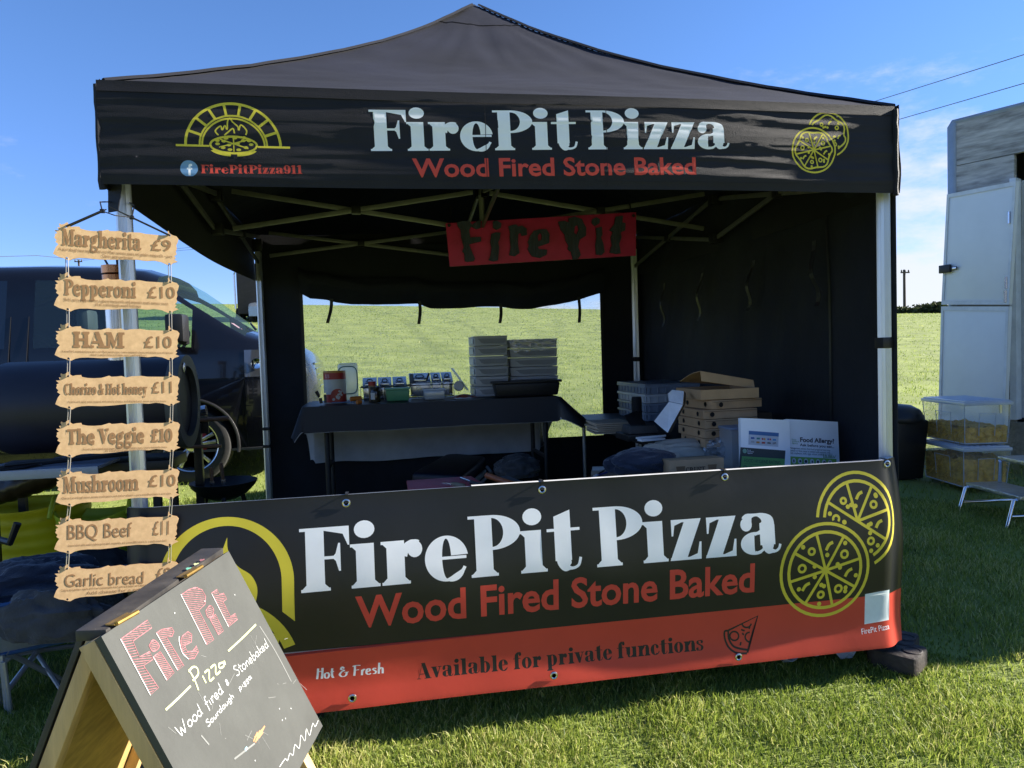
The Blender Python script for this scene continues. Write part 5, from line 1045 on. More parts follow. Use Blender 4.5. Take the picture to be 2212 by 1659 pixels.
# ---------------------------------------------------------------- far field: horse box, car, poles, hedge
hb=hit(528,694); dist=(hb-CO).length; sc_=dist/1580
hx=thing('horse_box','dark brown horse box trailer with a round white emblem, far off beyond the van','horse box',hb)
BRN=mat('dark_brown_boards',(.040,.030,.026),.6,var=.25,vs=2,stretch=(1,1,6)); b=MB(); W_h=2.1; H_h=116*sc_; x0=hb.x-.28
b.prism([[(x0,hb.z+.35),(x0+W_h,hb.z+.35),(x0+W_h,hb.z+H_h-.3),(x0+W_h-.3,hb.z+H_h),(x0+.3,hb.z+H_h),(x0+.08,hb.z+H_h-.15),(x0,hb.z+H_h-.4)]],3.0,lambda u,v,w:Vector((u,hb.y+w,v)),BRN); b.build('body',hx,bevel=.03)
b=MB(); q=P(552,588,y=hb.y-.02); b.lathe(q,[(0,0),(.36,0)],mat('white_emblem',(.5,.55,.58),.6),28,axis=Matrix.Rotation(R(90),4,'X')); b.build('emblem',hx)
b=MB(); b.tube([(x0-.1,hb.y+.1,hb.z+.6),(x0-.12,hb.y+.1,hb.z+H_h-.5),(x0+.05,hb.y+.1,hb.z+H_h-.12)],.04,STEEL,8); b.build('corner_rail',hx)
for yy in(.7,1.6):
    b=MB(); b.lathe((x0-.06,hb.y+yy,hb.z+.33),[(0,-.1),(.34,-.1),(.34,.1),(0,.1)],TYRE,24,axis=Matrix.Rotation(R(90),4,'Y')); b.build('wheel',hx,smooth=True)
cp=hit(546,697); sv2_=thing('estate_car','silver estate car parked beside the horse box, partly hidden by the tent leg','car',cp)
SIL=mat('silver_car_paint',(.30,.36,.42),.25,.6,coat=.8); cw,chh=1.75,1.62
b=MB(); X0=cp.x-.15
def carsec(y): k=interp(y,[0,.25,1.0,1.7,3.6,4.2,4.4],[.75,.92,1.02,1.58,1.62,1.0,.8]); return k
ys=[0,.25,.6,1.0,1.35,1.7,2.6,3.6,4.0,4.2,4.4]
v=[];f=[]
for y in ys:
    k=carsec(y); up=sm(1.02,1.5,k); tw=.5+.37*(1-up)
    for px,pz in((0,.3),(-.02,.6),(0,.95 if up>.05 else k-.06),(.87-tw-.02,k-.06 if up>.05 else k-.03),(.87-tw+.1,k),(.87+tw-.1,k),(.87+tw+.02,k-.06 if up>.05 else k-.03),(cw,.95 if up>.05 else k-.06),(cw+.02,.6),(cw,.3)): v.append((X0+px,cp.y+y,cp.z+pz))
for i in range(len(ys)-1):
    for j in range(9): f.append([i*10+j,(i+1)*10+j,(i+1)*10+j+1,i*10+j+1])
f+=[list(range(10)),[(len(ys)-1)*10+j for j in range(10)][::-1]]; b.add(v,f,SIL); cb=b.build('body',sv2_,smooth=True)
b=MB(); b.add([(X0+.04,cp.y+1.6,cp.z+.98),(X0+.04,cp.y+3.7,cp.z+.98),(X0+.31,cp.y+3.5,cp.z+1.46),(X0+.31,cp.y+1.85,cp.z+1.46)],[[0,1,2,3]],DGLASS); b.add([(X0+.2,cp.y+1.05,cp.z+1.06),(X0+cw-.2,cp.y+1.05,cp.z+1.06),(X0+cw-.42,cp.y+1.6,cp.z+1.5),(X0+.42,cp.y+1.6,cp.z+1.5)],[[0,1,2,3]],DGLASS); b.build('window',sv2_)
for x in(0.,cw):
    for y in(.85,3.5): b=MB(); b.lathe((X0+x,cp.y+y,cp.z+.32),[(0,-.1),(.32,-.1),(.32,.1),(0,.1)],TYRE,24,axis=Matrix.Rotation(R(90),4,'Y')); b.build('wheel',sv2_,smooth=True)
b=MB(); b.box((X0-.1,cp.y+1.3,cp.z+1.05),(.2,.12,.14),SIL); b.build('door_mirror',sv2_,bevel=.03)
POLE=mat('weathered_pole',(.07,.055,.045),.9,var=.25,vs=2)
def pole(u,vb,vt,label,d):
    base=CO+ray(u,vb).normalized()*d; base.z=gz(base.x,base.y) if d<62 else base.z-2; q=CO+ray(u,vt).normalized()*d
    t=thing('utility_pole',label,'utility pole',(base.x,base.y,base.z),0,'wooden poles on the skyline')
    b=MB(); b.tube([(base.x,base.y,base.z-.3),(base.x,base.y,q.z)],[.13,.10],POLE,10); b.build('post',t,smooth=True)
    b=MB(); b.box((base.x,base.y-.1,q.z-.25),(.8,.1,.1),POLE); b.build('crossarm',t)
    for k in(-.33,0,.33): b=MB(); b.lathe((base.x+k,base.y-.1,q.z-.19),[(.05,0),(.07,.06),(.04,.16),(0,.18)],DKP,10); b.build('insulator',t,smooth=True)
    return Vector((base.x,base.y,q.z))
pr_=pole(1954,664,582,'tall wooden utility pole on the skyline, right of the stall',70)
pl_=pole(172,600,560,'distant wooden utility pole showing just above the van roof',95)
WIRE=mat('wire_grey',(.10,.11,.13),.6)
def wire(pts,label,r): b=MB(); b.tube([Vector(p) for p in pts],r,WIRE,5); o=b.build('overhead_wire'); return tag(o,label,'wire','overhead wires')
far=lambda u,v,d:CO+ray(u,v).normalized()*d
wire([far(2330,82,34),far(2212,118,36),far(1880,222,44),far(1560,322,55),far(1000,470,75),pl_],'upper of two thin overhead wires crossing the sky at the right',.017)
wire([far(2330,148,34),far(2212,180,36),far(1928,262,43),far(1600,352,54),far(1000,480,74),pl_+Vector((.4,0,-.1))],'lower of two thin overhead wires, level with the tent roof corner',.017)
wire([pl_,far(80,552,95),far(-60,556,95)],'thin overhead wire at the far left above the van roof',.03)
LEAF=mat('hedge_leaf',(.045,.065,.018),.8,var=.5,vs=1.5,col2=(.085,.10,.03),transl=.2)
def bush(u0,u1,vt,d,label,name='hedge',cat='hedge',n=1400,sz=.16,seed=0,grp='hedges on the skyline'):
    r=np.random.default_rng(seed); t=thing(name,label,cat,(0,0,0),0,grp); b=MB()
    base=far((u0+u1)/2,668,d); t.location=(base.x,base.y,base.z-1); WM[t.name]=Matrix.Translation(t.location)
    for k in range(n):
        s=r.uniform(0,1); u=u0+(u1-u0)*s; hh=.45+.55*abs(nz(s*6+seed,seed))*1.6; hh=max(.62,hh)*(1-abs(2*s-1)**4*.3)
        v=684-(684-vt)*hh*r.uniform(0,1)**.8; p=far(u,v,d)+Vector((r.uniform(-.2,.2),r.uniform(-.9,.9),0)); a=Vector(r.normal(size=3)).normalized(); c=a.orthogonal().normalized(); e=a.cross(c)
        b.add([p+c*sz,p+e*sz*.6,p-c*sz,p-e*sz*.6],[[0,1,2,3]],LEAF)
    b.build('foliage',t); b=MB()
    for s in(.2,.5,.8):
        p=far(u0+(u1-u0)*s,672,d); b.tube([p-Vector((0,0,1.2)),p,p+Vector((.1,0,(672-vt)*.5*d/1580))],[.12,.09,.04],POLE,6)
    b.build('stem',t); return t
bush(1924,1990,656,68,'low green hedge on the skyline just right of the tent leg',seed=1)
bush(1985,2046,645,68,'rounder taller hedge bush on the skyline beside the trailer door',seed=2)

# ---------------------------------------------------------------- wood behind the visitor, mirrored in the van's dark glass
r=np.random.default_rng(12); b=MB()
for k in range(11):
    x=-46+9*k+r.uniform(-2,2); y=-36+r.uniform(-5,5); hgt=r.uniform(7,11); g0=gz(x,y)
    b.tube([(x,y,g0),(x+.2,y,g0+hgt*.5),(x,y,g0+hgt*.8)],[.35,.28,.1],POLE,8)
    for j in range(420):
        n=Vector(r.normal(size=3)).normalized(); q=Vector((x,y,g0+hgt*.62))+Vector((n.x*hgt*.42,n.y*hgt*.4,n.z*hgt*.36))*r.uniform(.55,1)*(1+.4*noise.noise(n*2.2+Vector((k,0,0)))); a=Vector(r.normal(size=3)).normalized(); c_=a.orthogonal().normalized(); e=a.cross(c_); s=.55
        b.add([q+c_*s,q+e*s*.7,q-c_*s,q-e*s*.7],[[0,1,2,3]],LEAF)
o=b.build('woodland'); tag(o,'dark row of trees at the field edge, seen only as a reflection in the van','trees',kind='stuff')
# ---------------------------------------------------------------- catering trailer, steps, boxes, bin at the right
t0=Vector((4.78,3.46,0)); tdir=Vector((.44,-.898,0)).normalized(); tnr=Vector((.898,.44,0)); tz=gz(5.2,2.6)
tr=thing('catering_trailer','tall catering trailer clad in grey wooden planks with a white stable door folded open','trailer',(t0.x,t0.y,tz))
WP=mat('grey_weathered_planks',(.36,.34,.30),.75,var=.5,vs=3.0,stretch=(1,1,7),bump=.3,bs=20,col2=(.66,.62,.55)); TRM=mat('trailer_trim',(.34,.38,.42),.45,.4); DOORW=mat('white_grp_panel',(.84,.84,.80),.38,var=.04,vs=3); FRM=mat('door_frame_white',(.74,.75,.74),.45)
ztop=P(2068,268,y=t0.y).z; TW=lambda a,n,z:Vector((t0.x,t0.y,0))+tdir*a+tnr*n+Vector((0,0,z))
zd=P(2040,412,y=t0.y).z; zfl=tz+.52
LEN=3.98
b=MB(); npl=7; zz=[zfl-.1+(ztop-zfl+.1)*i/npl for i in range(npl+1)]
rp=random.Random(5)
def plank(b,a0,a1,z0,z1,m): 
    n=rp.uniform(0,.006); b.add([TW(a,-.02-n,z) for a,z in((a0,z0),(a1,z0),(a1,z1),(a0,z1))]+[TW(a,.03,z) for a,z in((a0,z0),(a1,z0),(a1,z1),(a0,z1))],[[0,3,2,1],[0,1,5,4],[1,2,6,5],[2,3,7,6],[3,0,4,7]],m)
_q=CO+ray(2194,700)*((t0-CO).dot(tnr)/ray(2194,700).dot(tnr)); DO0=(_q-t0).dot(tdir); DO1=DO0+.75   # doorway
for i in range(npl):
    z0,z1=zz[i]+.004,zz[i+1]-.004
    if z0<zd-.1:
        plank(b,.05,DO0,z0,z1,WP); plank(b,DO1,LEN,z0,z1,WP)
    else:
        k=rp.uniform(1.,2.4); plank(b,.05,k,z0,z1,WP); plank(b,k+.006,LEN,z0,z1,WP)
b.build('plank_cladding',tr)
b=MB()
c=[TW(.0,.03,zfl-.1),TW(LEN,.03,zfl-.1),TW(LEN,2.0,zfl-.1),TW(0,2.0,zfl-.1)]; H=Vector((0,0,ztop-zfl+.1)); 
b.add(c+[q+H for q in c],[[3,2,1,0],[4,5,6,7],[1,2,6,5],[2,3,7,6],[3,0,4,7]],TRM); bd=b.build('body_shell',tr)
for a0 in(DO0-.0,DO1): b=MB(); b.box(TW(a0,.0,(zfl+zd)/2),(.05,.12,zd-zfl),FRM,rot=math.atan2(tdir.y,tdir.x)); b.build('door_jamb',tr)
b=MB(); b.add([TW(a,n,z) for a,n,z in((DO0,.14,zfl),(DO1+.3,.14,zfl),(DO1+.3,.14,zd),(DO0,.14,zd))],[[0,1,2,3]],FRM); b.build('inner_panel',tr)
b=MB(); b.add([TW(a,n,z) for a,n,z in((DO1+.05,.0,zfl),(DO1+.05,.0,zd),(DO1+.05,1.9,zd),(DO1+.05,1.9,zfl))],[[0,1,2,3]],FRM); b.build('inner_wall',tr)
b=MB(); b.tube([TW(.03,-.005,zfl-.1),TW(.03,-.005,ztop-.04),TW(.05,.02,ztop)],.045,TRM,10); b.tube([TW(.03,0,ztop),TW(LEN,0,ztop)],.03,TRM,8); b.build('corner_trim',tr,smooth=True)
CHQ=mat('chequer_plate',(.48,.49,.5),.3,.85,var=.25,vs=30,bump=.6,bs=45)
b=MB(); b.add([TW(a,n,z) for a,n,z in((.3,-.035,tz+.12),(LEN,-.035,tz+.12),(LEN,-.035,zfl-.02),(.3,-.035,zfl-.02))],[[0,1,2,3]],CHQ); b.build('skirt_plate',tr)
for a in(2.2,3.0):
    b=MB(); b.lathe(TW(a,.1,tz+.33),[(0,-.1),(.33,-.1),(.33,.1),(0,.1)],TYRE,30,axis=tnr.to_track_quat('Z','Y').to_matrix().to_4x4()); b.build('wheel',tr,smooth=True)
# stable door, both leaves folded back
dA,dB=P(2048,420,y=3.38),P(2196,391,y=2.70); dirD=Vector((dB.x-dA.x,dB.y-dA.y,0)); 
def dp(u,v): # point on the vertical plane through the open door
    n=Vector((dirD.y,-dirD.x,0)).normalized(); d=ray(u,v); return CO+d*((dA-CO).dot(n)/d.dot(n))
dn_=Vector((-dirD.y,dirD.x,0)).normalized(); dn_=dn_ if dn_.dot(CO-dA)>0 else -dn_
def leaf(c,nm):
    c=[dp(*q) for q in c]; b=MB(); k=-dn_*.035; b.add(c+[q+k for q in c],[[0,1,2,3],[7,6,5,4],[1,0,4,5],[2,1,5,6],[3,2,6,7],[0,3,7,4]],DOORW); o=b.build('door_leaf',tr,bevel=.004)
    b=MB(); m=sum(c,Vector())/4
    for a,e in zip(c,c[1:]+c[:1]): i0,i1=a.lerp(m,.075),e.lerp(m,.075); i0=a+(m-a)*.07; i1=e+(m-e)*.07; b.add([a+dn_*.003,e+dn_*.003,i1+dn_*.003,i0+dn_*.003,a+dn_*.009,e+dn_*.009,i1+dn_*.009,i0+dn_*.009],[[4,5,6,7],[2,3,7,6],[1,0,4,5]],FRM)
    b.build('frame',o); return o
dl=leaf([(2035,658),(2180,658),(2196,391),(2047,420)],1); leaf([(2028,916),(2171,921),(2180,662),(2034.5,662)],0)
b=MB(); p=dp(2047,581); b.box(p+dn_*.03,(.12,.03,.075),BLKP,rot=math.atan2(dirD.y,dirD.x)); b.box(dp(2060,580)+dn_*.02,(.11,.012,.03),STEEL,rot=math.atan2(dirD.y,dirD.x)); b.build('latch',dl,bevel=.006)
for v in(610,640,880,470):
    b=MB(); a=dp(2185-(v-391)*.045,v); b.tube([a-Vector((0,0,.05))+dn_*.01,a+Vector((0,0,.05))+dn_*.01],.012,STEEL,8); b.build('hinge',tr)
# folding steps
st=thing('caravan_step','aluminium double step with chequer plate treads, in front of the trailer doorway','step',(P(2160,1112,z=.1).x,P(2160,1112,z=.1).y,gz(4.3,2.3)))
def quadslab(b,c,t,m): b.add(c+[q-Vector((0,0,t)) for q in c],[[0,1,2,3],[7,6,5,4],[1,0,4,5],[2,1,5,6],[3,2,6,7],[0,3,7,4]],m)
sz1,sz2=gz(4.3,2.3)+.20,gz(4.3,2.3)+.42
a1=[P(2086,1042,z=sz1),P(2200,1072,z=sz1)]; sd=(a1[1]-a1[0]).normalized(); sp=Vector((-sd.y,sd.x,0)); sp=sp if sp.dot(Vector((1,.2,0)))>0 else -sp
a2=[P(2155,985,z=sz2),P(2155,985,z=sz2)+sd*.52]
o1=P(2086,1042,z=sz1)
for o,z in((o1,sz1),(a2[0],sz2)):
    b=MB(); quadslab(b,[o,o+sd*.55,o+sd*.55+sp*.26,o+sp*.26],.028,CHQ); b.build('tread',st,bevel=.004)
for k in(.03,.52):
    a=o1+sd*k; b=MB(); b.tube([a+Vector((0,0,-.03)),a-sp*.02+Vector((0,0,-.03)),a-sp*.07+Vector((0,0,-(sz1-gz(a.x,a.y))))],.014,CHROME,10); b.tube([a+sp*.24-Vector((0,0,.03)),a2[0]+sd*k+Vector((0,0,-.03))],.014,CHROME,10); b.tube([a-Vector((0,0,.14))-sp*.05,a+sp*.35-Vector((0,0,.14)),a+sp*.62-Vector((0,0,.14))],.012,CHROME,10)
    c=a2[0]+sd*k+sp*.2; b.tube([c-Vector((0,0,.03)),c+sp*.08-Vector((0,0,sz2-gz(c.x,c.y)))],.014,CHROME,10); b.build('side_frame',st,smooth=True)
# clear storage boxes with wood wool
WOOL=mat('wood_wool',(.70,.36,.03),.85,var=.45,vs=26,bump=.4,bs=38,col2=(.92,.58,.10)); LID=mat('frosted_lid',(.52,.58,.66),.3,var=.05,trans=.15)
BOX=film('storage_box_plastic',(.99,.99,.99),.78,.10,haze=(.85,.9,.95))
bz=gz(4.6,3.2)+.02
bc0=P(2082,1056,z=bz); bl_=P(1972,1023,z=bz); br_=P(2148,1044,z=bz)
ed1=(bl_-bc0); ed1=ed1.normalized()*.60; ed2=Vector((-ed1.y,ed1.x,0)).normalized(); ed2=ed2 if ed2.dot(Vector((1,.3,0)))>0 else -ed2; ed2*=.38
def sbox(zb,h,fill,label,sh):
    o=bc0+sh; o=Vector((o.x,o.y,0)); t=thing('storage_box',label,'storage box',(o+(ed1+ed2)/2)[:2]+(zb,),0,'storage boxes by the trailer'); b=MB()
    def q(i,j,z,k): c=(ed1+ed2)/2; p=ed1*i+ed2*j-c; return o+c+p*k+Vector((0,0,z))
    v=[q(i,j,z,k) for z,k in((zb,.9),(zb+h*.55,.955),(zb+h*.57,.975),(zb+h-.02,1.)) for i,j in((0,0),(1,0),(1,1),(0,1))]
    b.add(v,[[3,2,1,0]]+[[r*4+i,r*4+(i+1)%4,r*4+4+(i+1)%4,r*4+4+i] for r in range(3) for i in range(4)],BOX); b.build('tub',t,bevel=.012)
    b=MB()
    for i,j in((0,0),(1,0),(0,1)): b.tube([q(i,j,zb+.01,.905),q(i,j,zb+h-.03,1.0)],.0035,LID,6)
    for (i,j),(k,l) in(((0,0),(1,0)),((0,0),(0,1))): b.tube([q(i,j,zb+.008,.905),q(k,l,zb+.008,.905)],.005,LID,6); b.tube([q(i+(k-i)*.32,j+(l-j)*.32,zb+h*.2,.935),q(i+(k-i)*.32,j+(l-j)*.32,zb+h*.72,.99),q(i+(k-i)*.68,j+(l-j)*.68,zb+h*.72,.99),q(i+(k-i)*.68,j+(l-j)*.68,zb+h*.2,.935)],.003,LID,5)
    b.build('moulded_rib',t)
    b=MB()
    for z0,z1,g in((zb+h-.03,zb+h-.004,1.045),(zb+h-.004,zb+h+.008,.98)):
        v=[q(i,j,z,g) for z in(z0,z1) for i,j in((0,0),(1,0),(1,1),(0,1))]; b.add(v,[[3,2,1,0],[4,5,6,7]]+[[i,(i+1)%4,4+(i+1)%4,4+i] for i in range(4)],LID)
    for r in range(7):
        a=q(.08,.14+.12*r,zb+h+.010,1),q(.92,.14+.12*r,zb+h+.010,1); b.bar(a[0],a[1],.03,.006,LID)
    b.build('lid',t,bevel=.004)
    b=MB(); n=26
    b.grid(lambda u,v:q(u,v,zb+fill+.035*nz(u*5,v*4,zb*9)+.015*nz(u*18,v*16),.90),n,n,WOOL)
    for (i0,j0),(i1,j1) in(((0,0),(1,0)),((1,0),(1,1)),((1,1),(0,1)),((0,1),(0,0))): b.grid(lambda u,v:q(i0+(i1-i0)*u,j0+(j1-j0)*u,zb+.012+(fill-.01)*v+(.03*nz(u*6,i0*3+j0)*v),.885+.05*v*.6),16,8,WOOL)
    r2=random.Random(int(zb*100))
    for k in range(160):
        s=r2.random(); e=r2.choice(((s,0),(0,s),(s,s*0+.01))); z=zb+.03+r2.random()*(fill-.03); p=q(e[0],e[1],z,.91); d=Vector((r2.uniform(-1,1),r2.uniform(-1,1),r2.uniform(-1,1)))*.05; b.tube([p-d,p+Vector((0,0,.012)),p+d],.0016,WOOL,3,cap=False)
    b.build('wood_wool',t); return t
sh0=Vector((0,0,0)); b1=sbox(bz,.33,.23,'clear storage box nearly full of straw coloured wood wool, on the grass',sh0); sbox(bz+.35,.35,.135,'clear storage box part filled with wood wool, stacked on another',Vector((.02,.01,0)))
# black bin behind the tent leg
bn=P(1948,1000,z=.2); bn=Vector((bn.x*.72+.6,3.05,gz(3.1,3.0))); bx_=P(1936,930,y=3.1).x
bi=thing('swing_bin','black plastic waste bin with a domed lid, between the tent and the storage boxes','bin',(bx_,3.1,gz(bx_,3.1))); b=MB(); g=gz(bx_,3.1); zl=P(1940,905,y=3.1).z
b.box((bx_,3.1,(g+zl)/2),(.30,.30,zl-g),BLKP,taper=(1.22,1.22)); b.build('body',bi,bevel=.02)
b=MB(); b.lathe((bx_,3.1,zl),[(.215,-.02),(.225,.0),(.22,.03),(.19,.085),(.12,.125),(.0,.14)],BLKP,36); b.build('domed_lid',bi,smooth=True)
# leg weights
IRN=mat('rusty_black_weight',(.025,.023,.024),.75,var=.5,vs=12,bump=.4,bs=50,col2=(.055,.042,.036))
def weight(x,y,rz,label,s=.8):
    t=thing('leg_weight',label,'leg weight',(x,y,gz(x,y)),rz,'iron weights on the tent legs'); b=MB()
    b.prism([[(-.19*s,-.055),(-.12*s,-.085),(.19*s,-.085),(.21*s,-.06),(.21*s,.06),(.19*s,.085),(-.12*s,.085),(-.19*s,.055)]],.075,lambda u,v,w:Vector((u,v,.085-w)),IRN); b.M=None
    o=b.build('casting',t,bevel=.010,world=False); b=MB(); b.lathe((.13*s,0,.0855),[(.028,0),(.03,.003),(.036,.004),(.04,.001)],IRN,20); b.lathe((.13*s,0,.086),[(0,0),(.028,0)],BLKP,16); b.build('carry_hole',t,world=False,smooth=True); return t
weight(1.462,-.01,-.95,'rusty iron weight lying nearest under the pizza end of the banner',.5); weight(1.52,.10,-.85,'rusty iron weight half hidden behind the nearer one, past the banner end',.5); weight(-1.36,-.12,-.5,'iron weight on the grass between the chalkboard and the banner'); weight(-1.58,-.02,-.4,'iron weight under the string of menu boards')
b=MB(); b.grid(lambda u,v:Vector((1.455+.03*math.sin(v*3),.0+.016*u-.01,.34-.27*v)),2,8,BLKP,thick=.002); o=b.build('webbing_strap',smooth=True); tag(o,'black webbing strap tying the weight to the right tent leg','strap')
b=MB(); b.grid(lambda u,v:(lambda x,y:Vector((x,y,gz(x,y)+.02+.16*max(0,nz(u*4,v*4,2)+.25)+.10*v)))(1.0+.45*u,.06+.30*v),26,18,mat('pale_sheeting',(.36,.38,.42),.5,var=.12,bump=.2),thick=.002); o=b.build('plastic_sheet',smooth=True); tag(o,'crumpled pale plastic sheet under the banner beside the right tent leg','sheet')
# ---------------------------------------------------------------- inside: rear table and what stands on it
def dep(p): return (Vector(p)-CO).dot(_fw)
def sz(px,p): return px*dep(p)/FPX
TZ=1.055; TF,TB=2.25,2.86; tx0,tx1=P(655,875,y=TF).x,P(1206,858,y=TF).x
FOLD=mat('black_folding_table',(.018,.018,.02),.5)
rt=thing('folding_table','black folding table at the back of the stall under a black vinyl cloth','table',((tx0+tx1)/2,2.55,gz(0,2.5)))
b=MB(); b.box(((tx0+tx1)/2,(TF+TB)/2,TZ-.022),(tx1-tx0-.01,TB-TF-.01,.036),FOLD); b.build('tabletop',rt,bevel=.004)
for x in(P(706,950,y=2.32).x,P(1180,950,y=2.32).x):
    for y in(2.33,2.78): b=MB(); b.tube([(x,y,gz(x,y)),(x,y,TZ-.04)],.017,FOLD,10); b.build('leg',rt,smooth=True)
    b=MB(); b.bar((x,2.33,.62),(x,2.78,.62),.02,.02,FOLD); b.build('brace',rt); b=MB(); b.bar((x,2.36,.88),(x+.16*(1 if x<0 else -1),2.36,TZ-.04),.012,.012,FOLD); b.build('brace',rt)
CLB=mat('black_vinyl_cloth',(.014,.014,.017),.42,var=.15,vs=3,spec=.45); CLW=mat('cloth_underside',(.50,.50,.52),.7)
def cloth(u,v,off=0.):
    L,Wd=tx1-tx0,TB-TF; fr,bkd,lf,rg=.175,.47,.22,.26; a=-lf+(L+lf+rg)*u; c=-fr+(Wd+fr+bkd)*v
    ex=max(0,-a)+max(0,a-L); ey=max(0,-c)+max(0,c-Wd); px=min(L,max(0,a)); py=min(Wd,max(0,c))
    z=TZ+.001; x=tx0+px; y=TF+py; q=math.hypot(ex,ey)
    if q:
        sx=-1 if a<0 else 1; sy=-1 if c<0 else 1; fx=.35 if a<0 else .72; fl=.10+(fx-.10)*(ex/q)**2
        x+=sx*(ex/q)*(.010+q*fl); y+=sy*(ey/q)*(.008+q*fl); z-=q*math.sqrt(1-fl*fl)*(1-.18*(2*ex*ey/q/q))
    w=ey*.25; z+=w*.12*nz(a*3,c); y+=w*.35*nz(a*2.2,3)
    return Vector((x,y,z))
b=MB(); b.grid(cloth,80,44,CLB); b.grid(lambda u,v:(lambda p:Vector((p.x+.004*(1 if p.x<-.2 else -1),p.y+.004*(1 if p.y<2.5 else -1),p.z-.003)))(cloth(1-u,v)),80,44,CLW); o=b.build('tablecloth',smooth=True); tag(o,'black vinyl tablecloth with a pale underside, draped over the rear table','tablecloth')
tz_=TZ+.004
def lab_cyl(b,c,r,polys,w,a0,a1,z0,h,m):
    """lettering wrapped round a can"""
    b.flat([[(x/w,y) for x,y in q] for q in polys],lambda u,v:Vector((c.x+r*math.cos(a0+(a1-a0)*u),c.y+r*math.sin(a0+(a1-a0)*u),z0+h*v)),m,.08)
# can of pizza sauce
cp_=P(723,857,y=2.40); r=sz(24,cp_); c=Vector((cp_.x,2.40+r,tz_)); H=sz(70,cp_); cn=thing('sauce_can','tall red and silver can of pizza sauce, at the left end of the rear table','can',c)
LBR=mat('label_red',(.38,.03,.025),.4); LBG=mat('label_orange',(.5,.22,.04),.4); LBW=mat('label_cream',(.52,.53,.50),.45); LBD=mat('label_dark',(.03,.03,.03),.5)
b=MB(); pr=[(r*.97,0),(r,.004),(r,.012)]; 
b.lathe(c,[(r*.97,0),(r,.004),(r,.03)]+[(r*(1-.012*(k%2)),.03+(H*.74-.03)*k/16) for k in range(17)],LBW,40); b.lathe(c,[(r,H*.74),(r,H*.94)],LBR,40); b.lathe(c,[(r,H*.94),(r,H-.004),(r*.97,H),(r*.95,H-.004),(0,H-.006)],LBG,40)
b.lathe(c,[(r*1.004,.006),(r*1.004,H*.16),(r*1.002,H*.28)],LBR,40)
q,w=sans('MUTTI',.02); lab_cyl(b,c,r*1.01,q,w,R(-82),R(-38),H*.80,H*.085,WHT)
q,w=sans('PIZZASAUCE',.0); lab_cyl(b,c,r*1.015,q,w,R(-92),R(-18),H*.60,H*.075,LBD); q,w=sans('CLASSICA',.0); lab_cyl(b,c,r*1.015,q,w,R(-72),R(-40),H*.53,H*.04,LBR)
for k in range(5): b.flat([rect(0,0,.5,.02)],lambda u,v:Vector((c.x+r*1.01*math.cos(R(-140)+u*.9),c.y+r*1.01*math.sin(R(-140)+u*.9),H*.79+tz_+H*.025*k+v*H*.3)),WHT,.1)
rr=random.Random(2)
pz=lambda u,v:Vector((c.x+r*1.016*math.cos(u),c.y+r*1.016*math.sin(u),v))
b.flat([ell(R(-75),tz_+H*.24,.62,H*.21,26)],pz,mat('picture_red',(.40,.06,.035),.5),.03)
b.flat([ell(R(-75)+rr.uniform(-.4,.4),tz_+H*.24+rr.uniform(-.13,.13)*H,.12,H*.035,10) for _ in range(11)],lambda u,v:Vector((c.x+r*1.022*math.cos(u),c.y+r*1.022*math.sin(u),v)),LBW,.05)
b.build('printed_can',cn,smooth=True)
# clear pitcher with a teal rim
p=P(752,852,y=2.62); x0,x1=P(731,850,y=2.62).x,P(774,850,y=2.62).x; h=sz(82,p); TEAL=mat('teal_seal',(.10,.22,.24),.5)
pt_=thing('food_container','tall milky food container with a teal seal, behind the sauce can','container',((x0+x1)/2,2.66,tz_)); b=MB(); b.box(((x0+x1)/2,2.68,tz_+h/2),(x1-x0,.10,h),MILKY); b.build('tub',pt_,bevel=.02)
b=MB(); pts=[(x0+(x1-x0)*(.5+.48*math.copysign(abs(math.cos(a))**.5,math.cos(a))),2.625,tz_+h*(.55+.36*math.copysign(abs(math.sin(a))**.5,math.sin(a)))) for a in np.linspace(0,2*math.pi,40)[:-1]]; b.tube(pts,.004,TEAL,6,closed=True); b.build('seal',pt_,smooth=True)
# steel pans in a wire rack
rk=thing('wire_rack','chrome wire rack holding the row of steel topping pans','rack',(P(830,846,y=2.6).x,2.62,tz_)); b=MB(); xa,xb=P(779,846,y=2.55).x,P(980,846,y=2.55).x
for z in(tz_+.012,tz_+.095):
    b.tube([(xa,2.53,z),(xb,2.53,z),(xb,2.72,z),(xa,2.72,z)],.004,CHROME,6,closed=True)
for x in np.linspace(xa,xb,5): b.tube([(x,2.53,tz_),(x,2.53,tz_+.095)],.004,CHROME,6)
b.build('wire_frame',rk,smooth=True)
pans=[(782,814),(816,846),(848,879),(884,931),(932,954),(955,979)]
PL=['leftmost small steel pan in the wire rack, its slotted lid on','second small steel pan from the left in the wire rack','third steel pan in the rack, left of the wide one','widest steel pan in the rack, a black handled ladle across its lid','narrow steel pan just right of the wide one in the rack','rightmost narrow steel pan in the rack, beside the leaning lids']
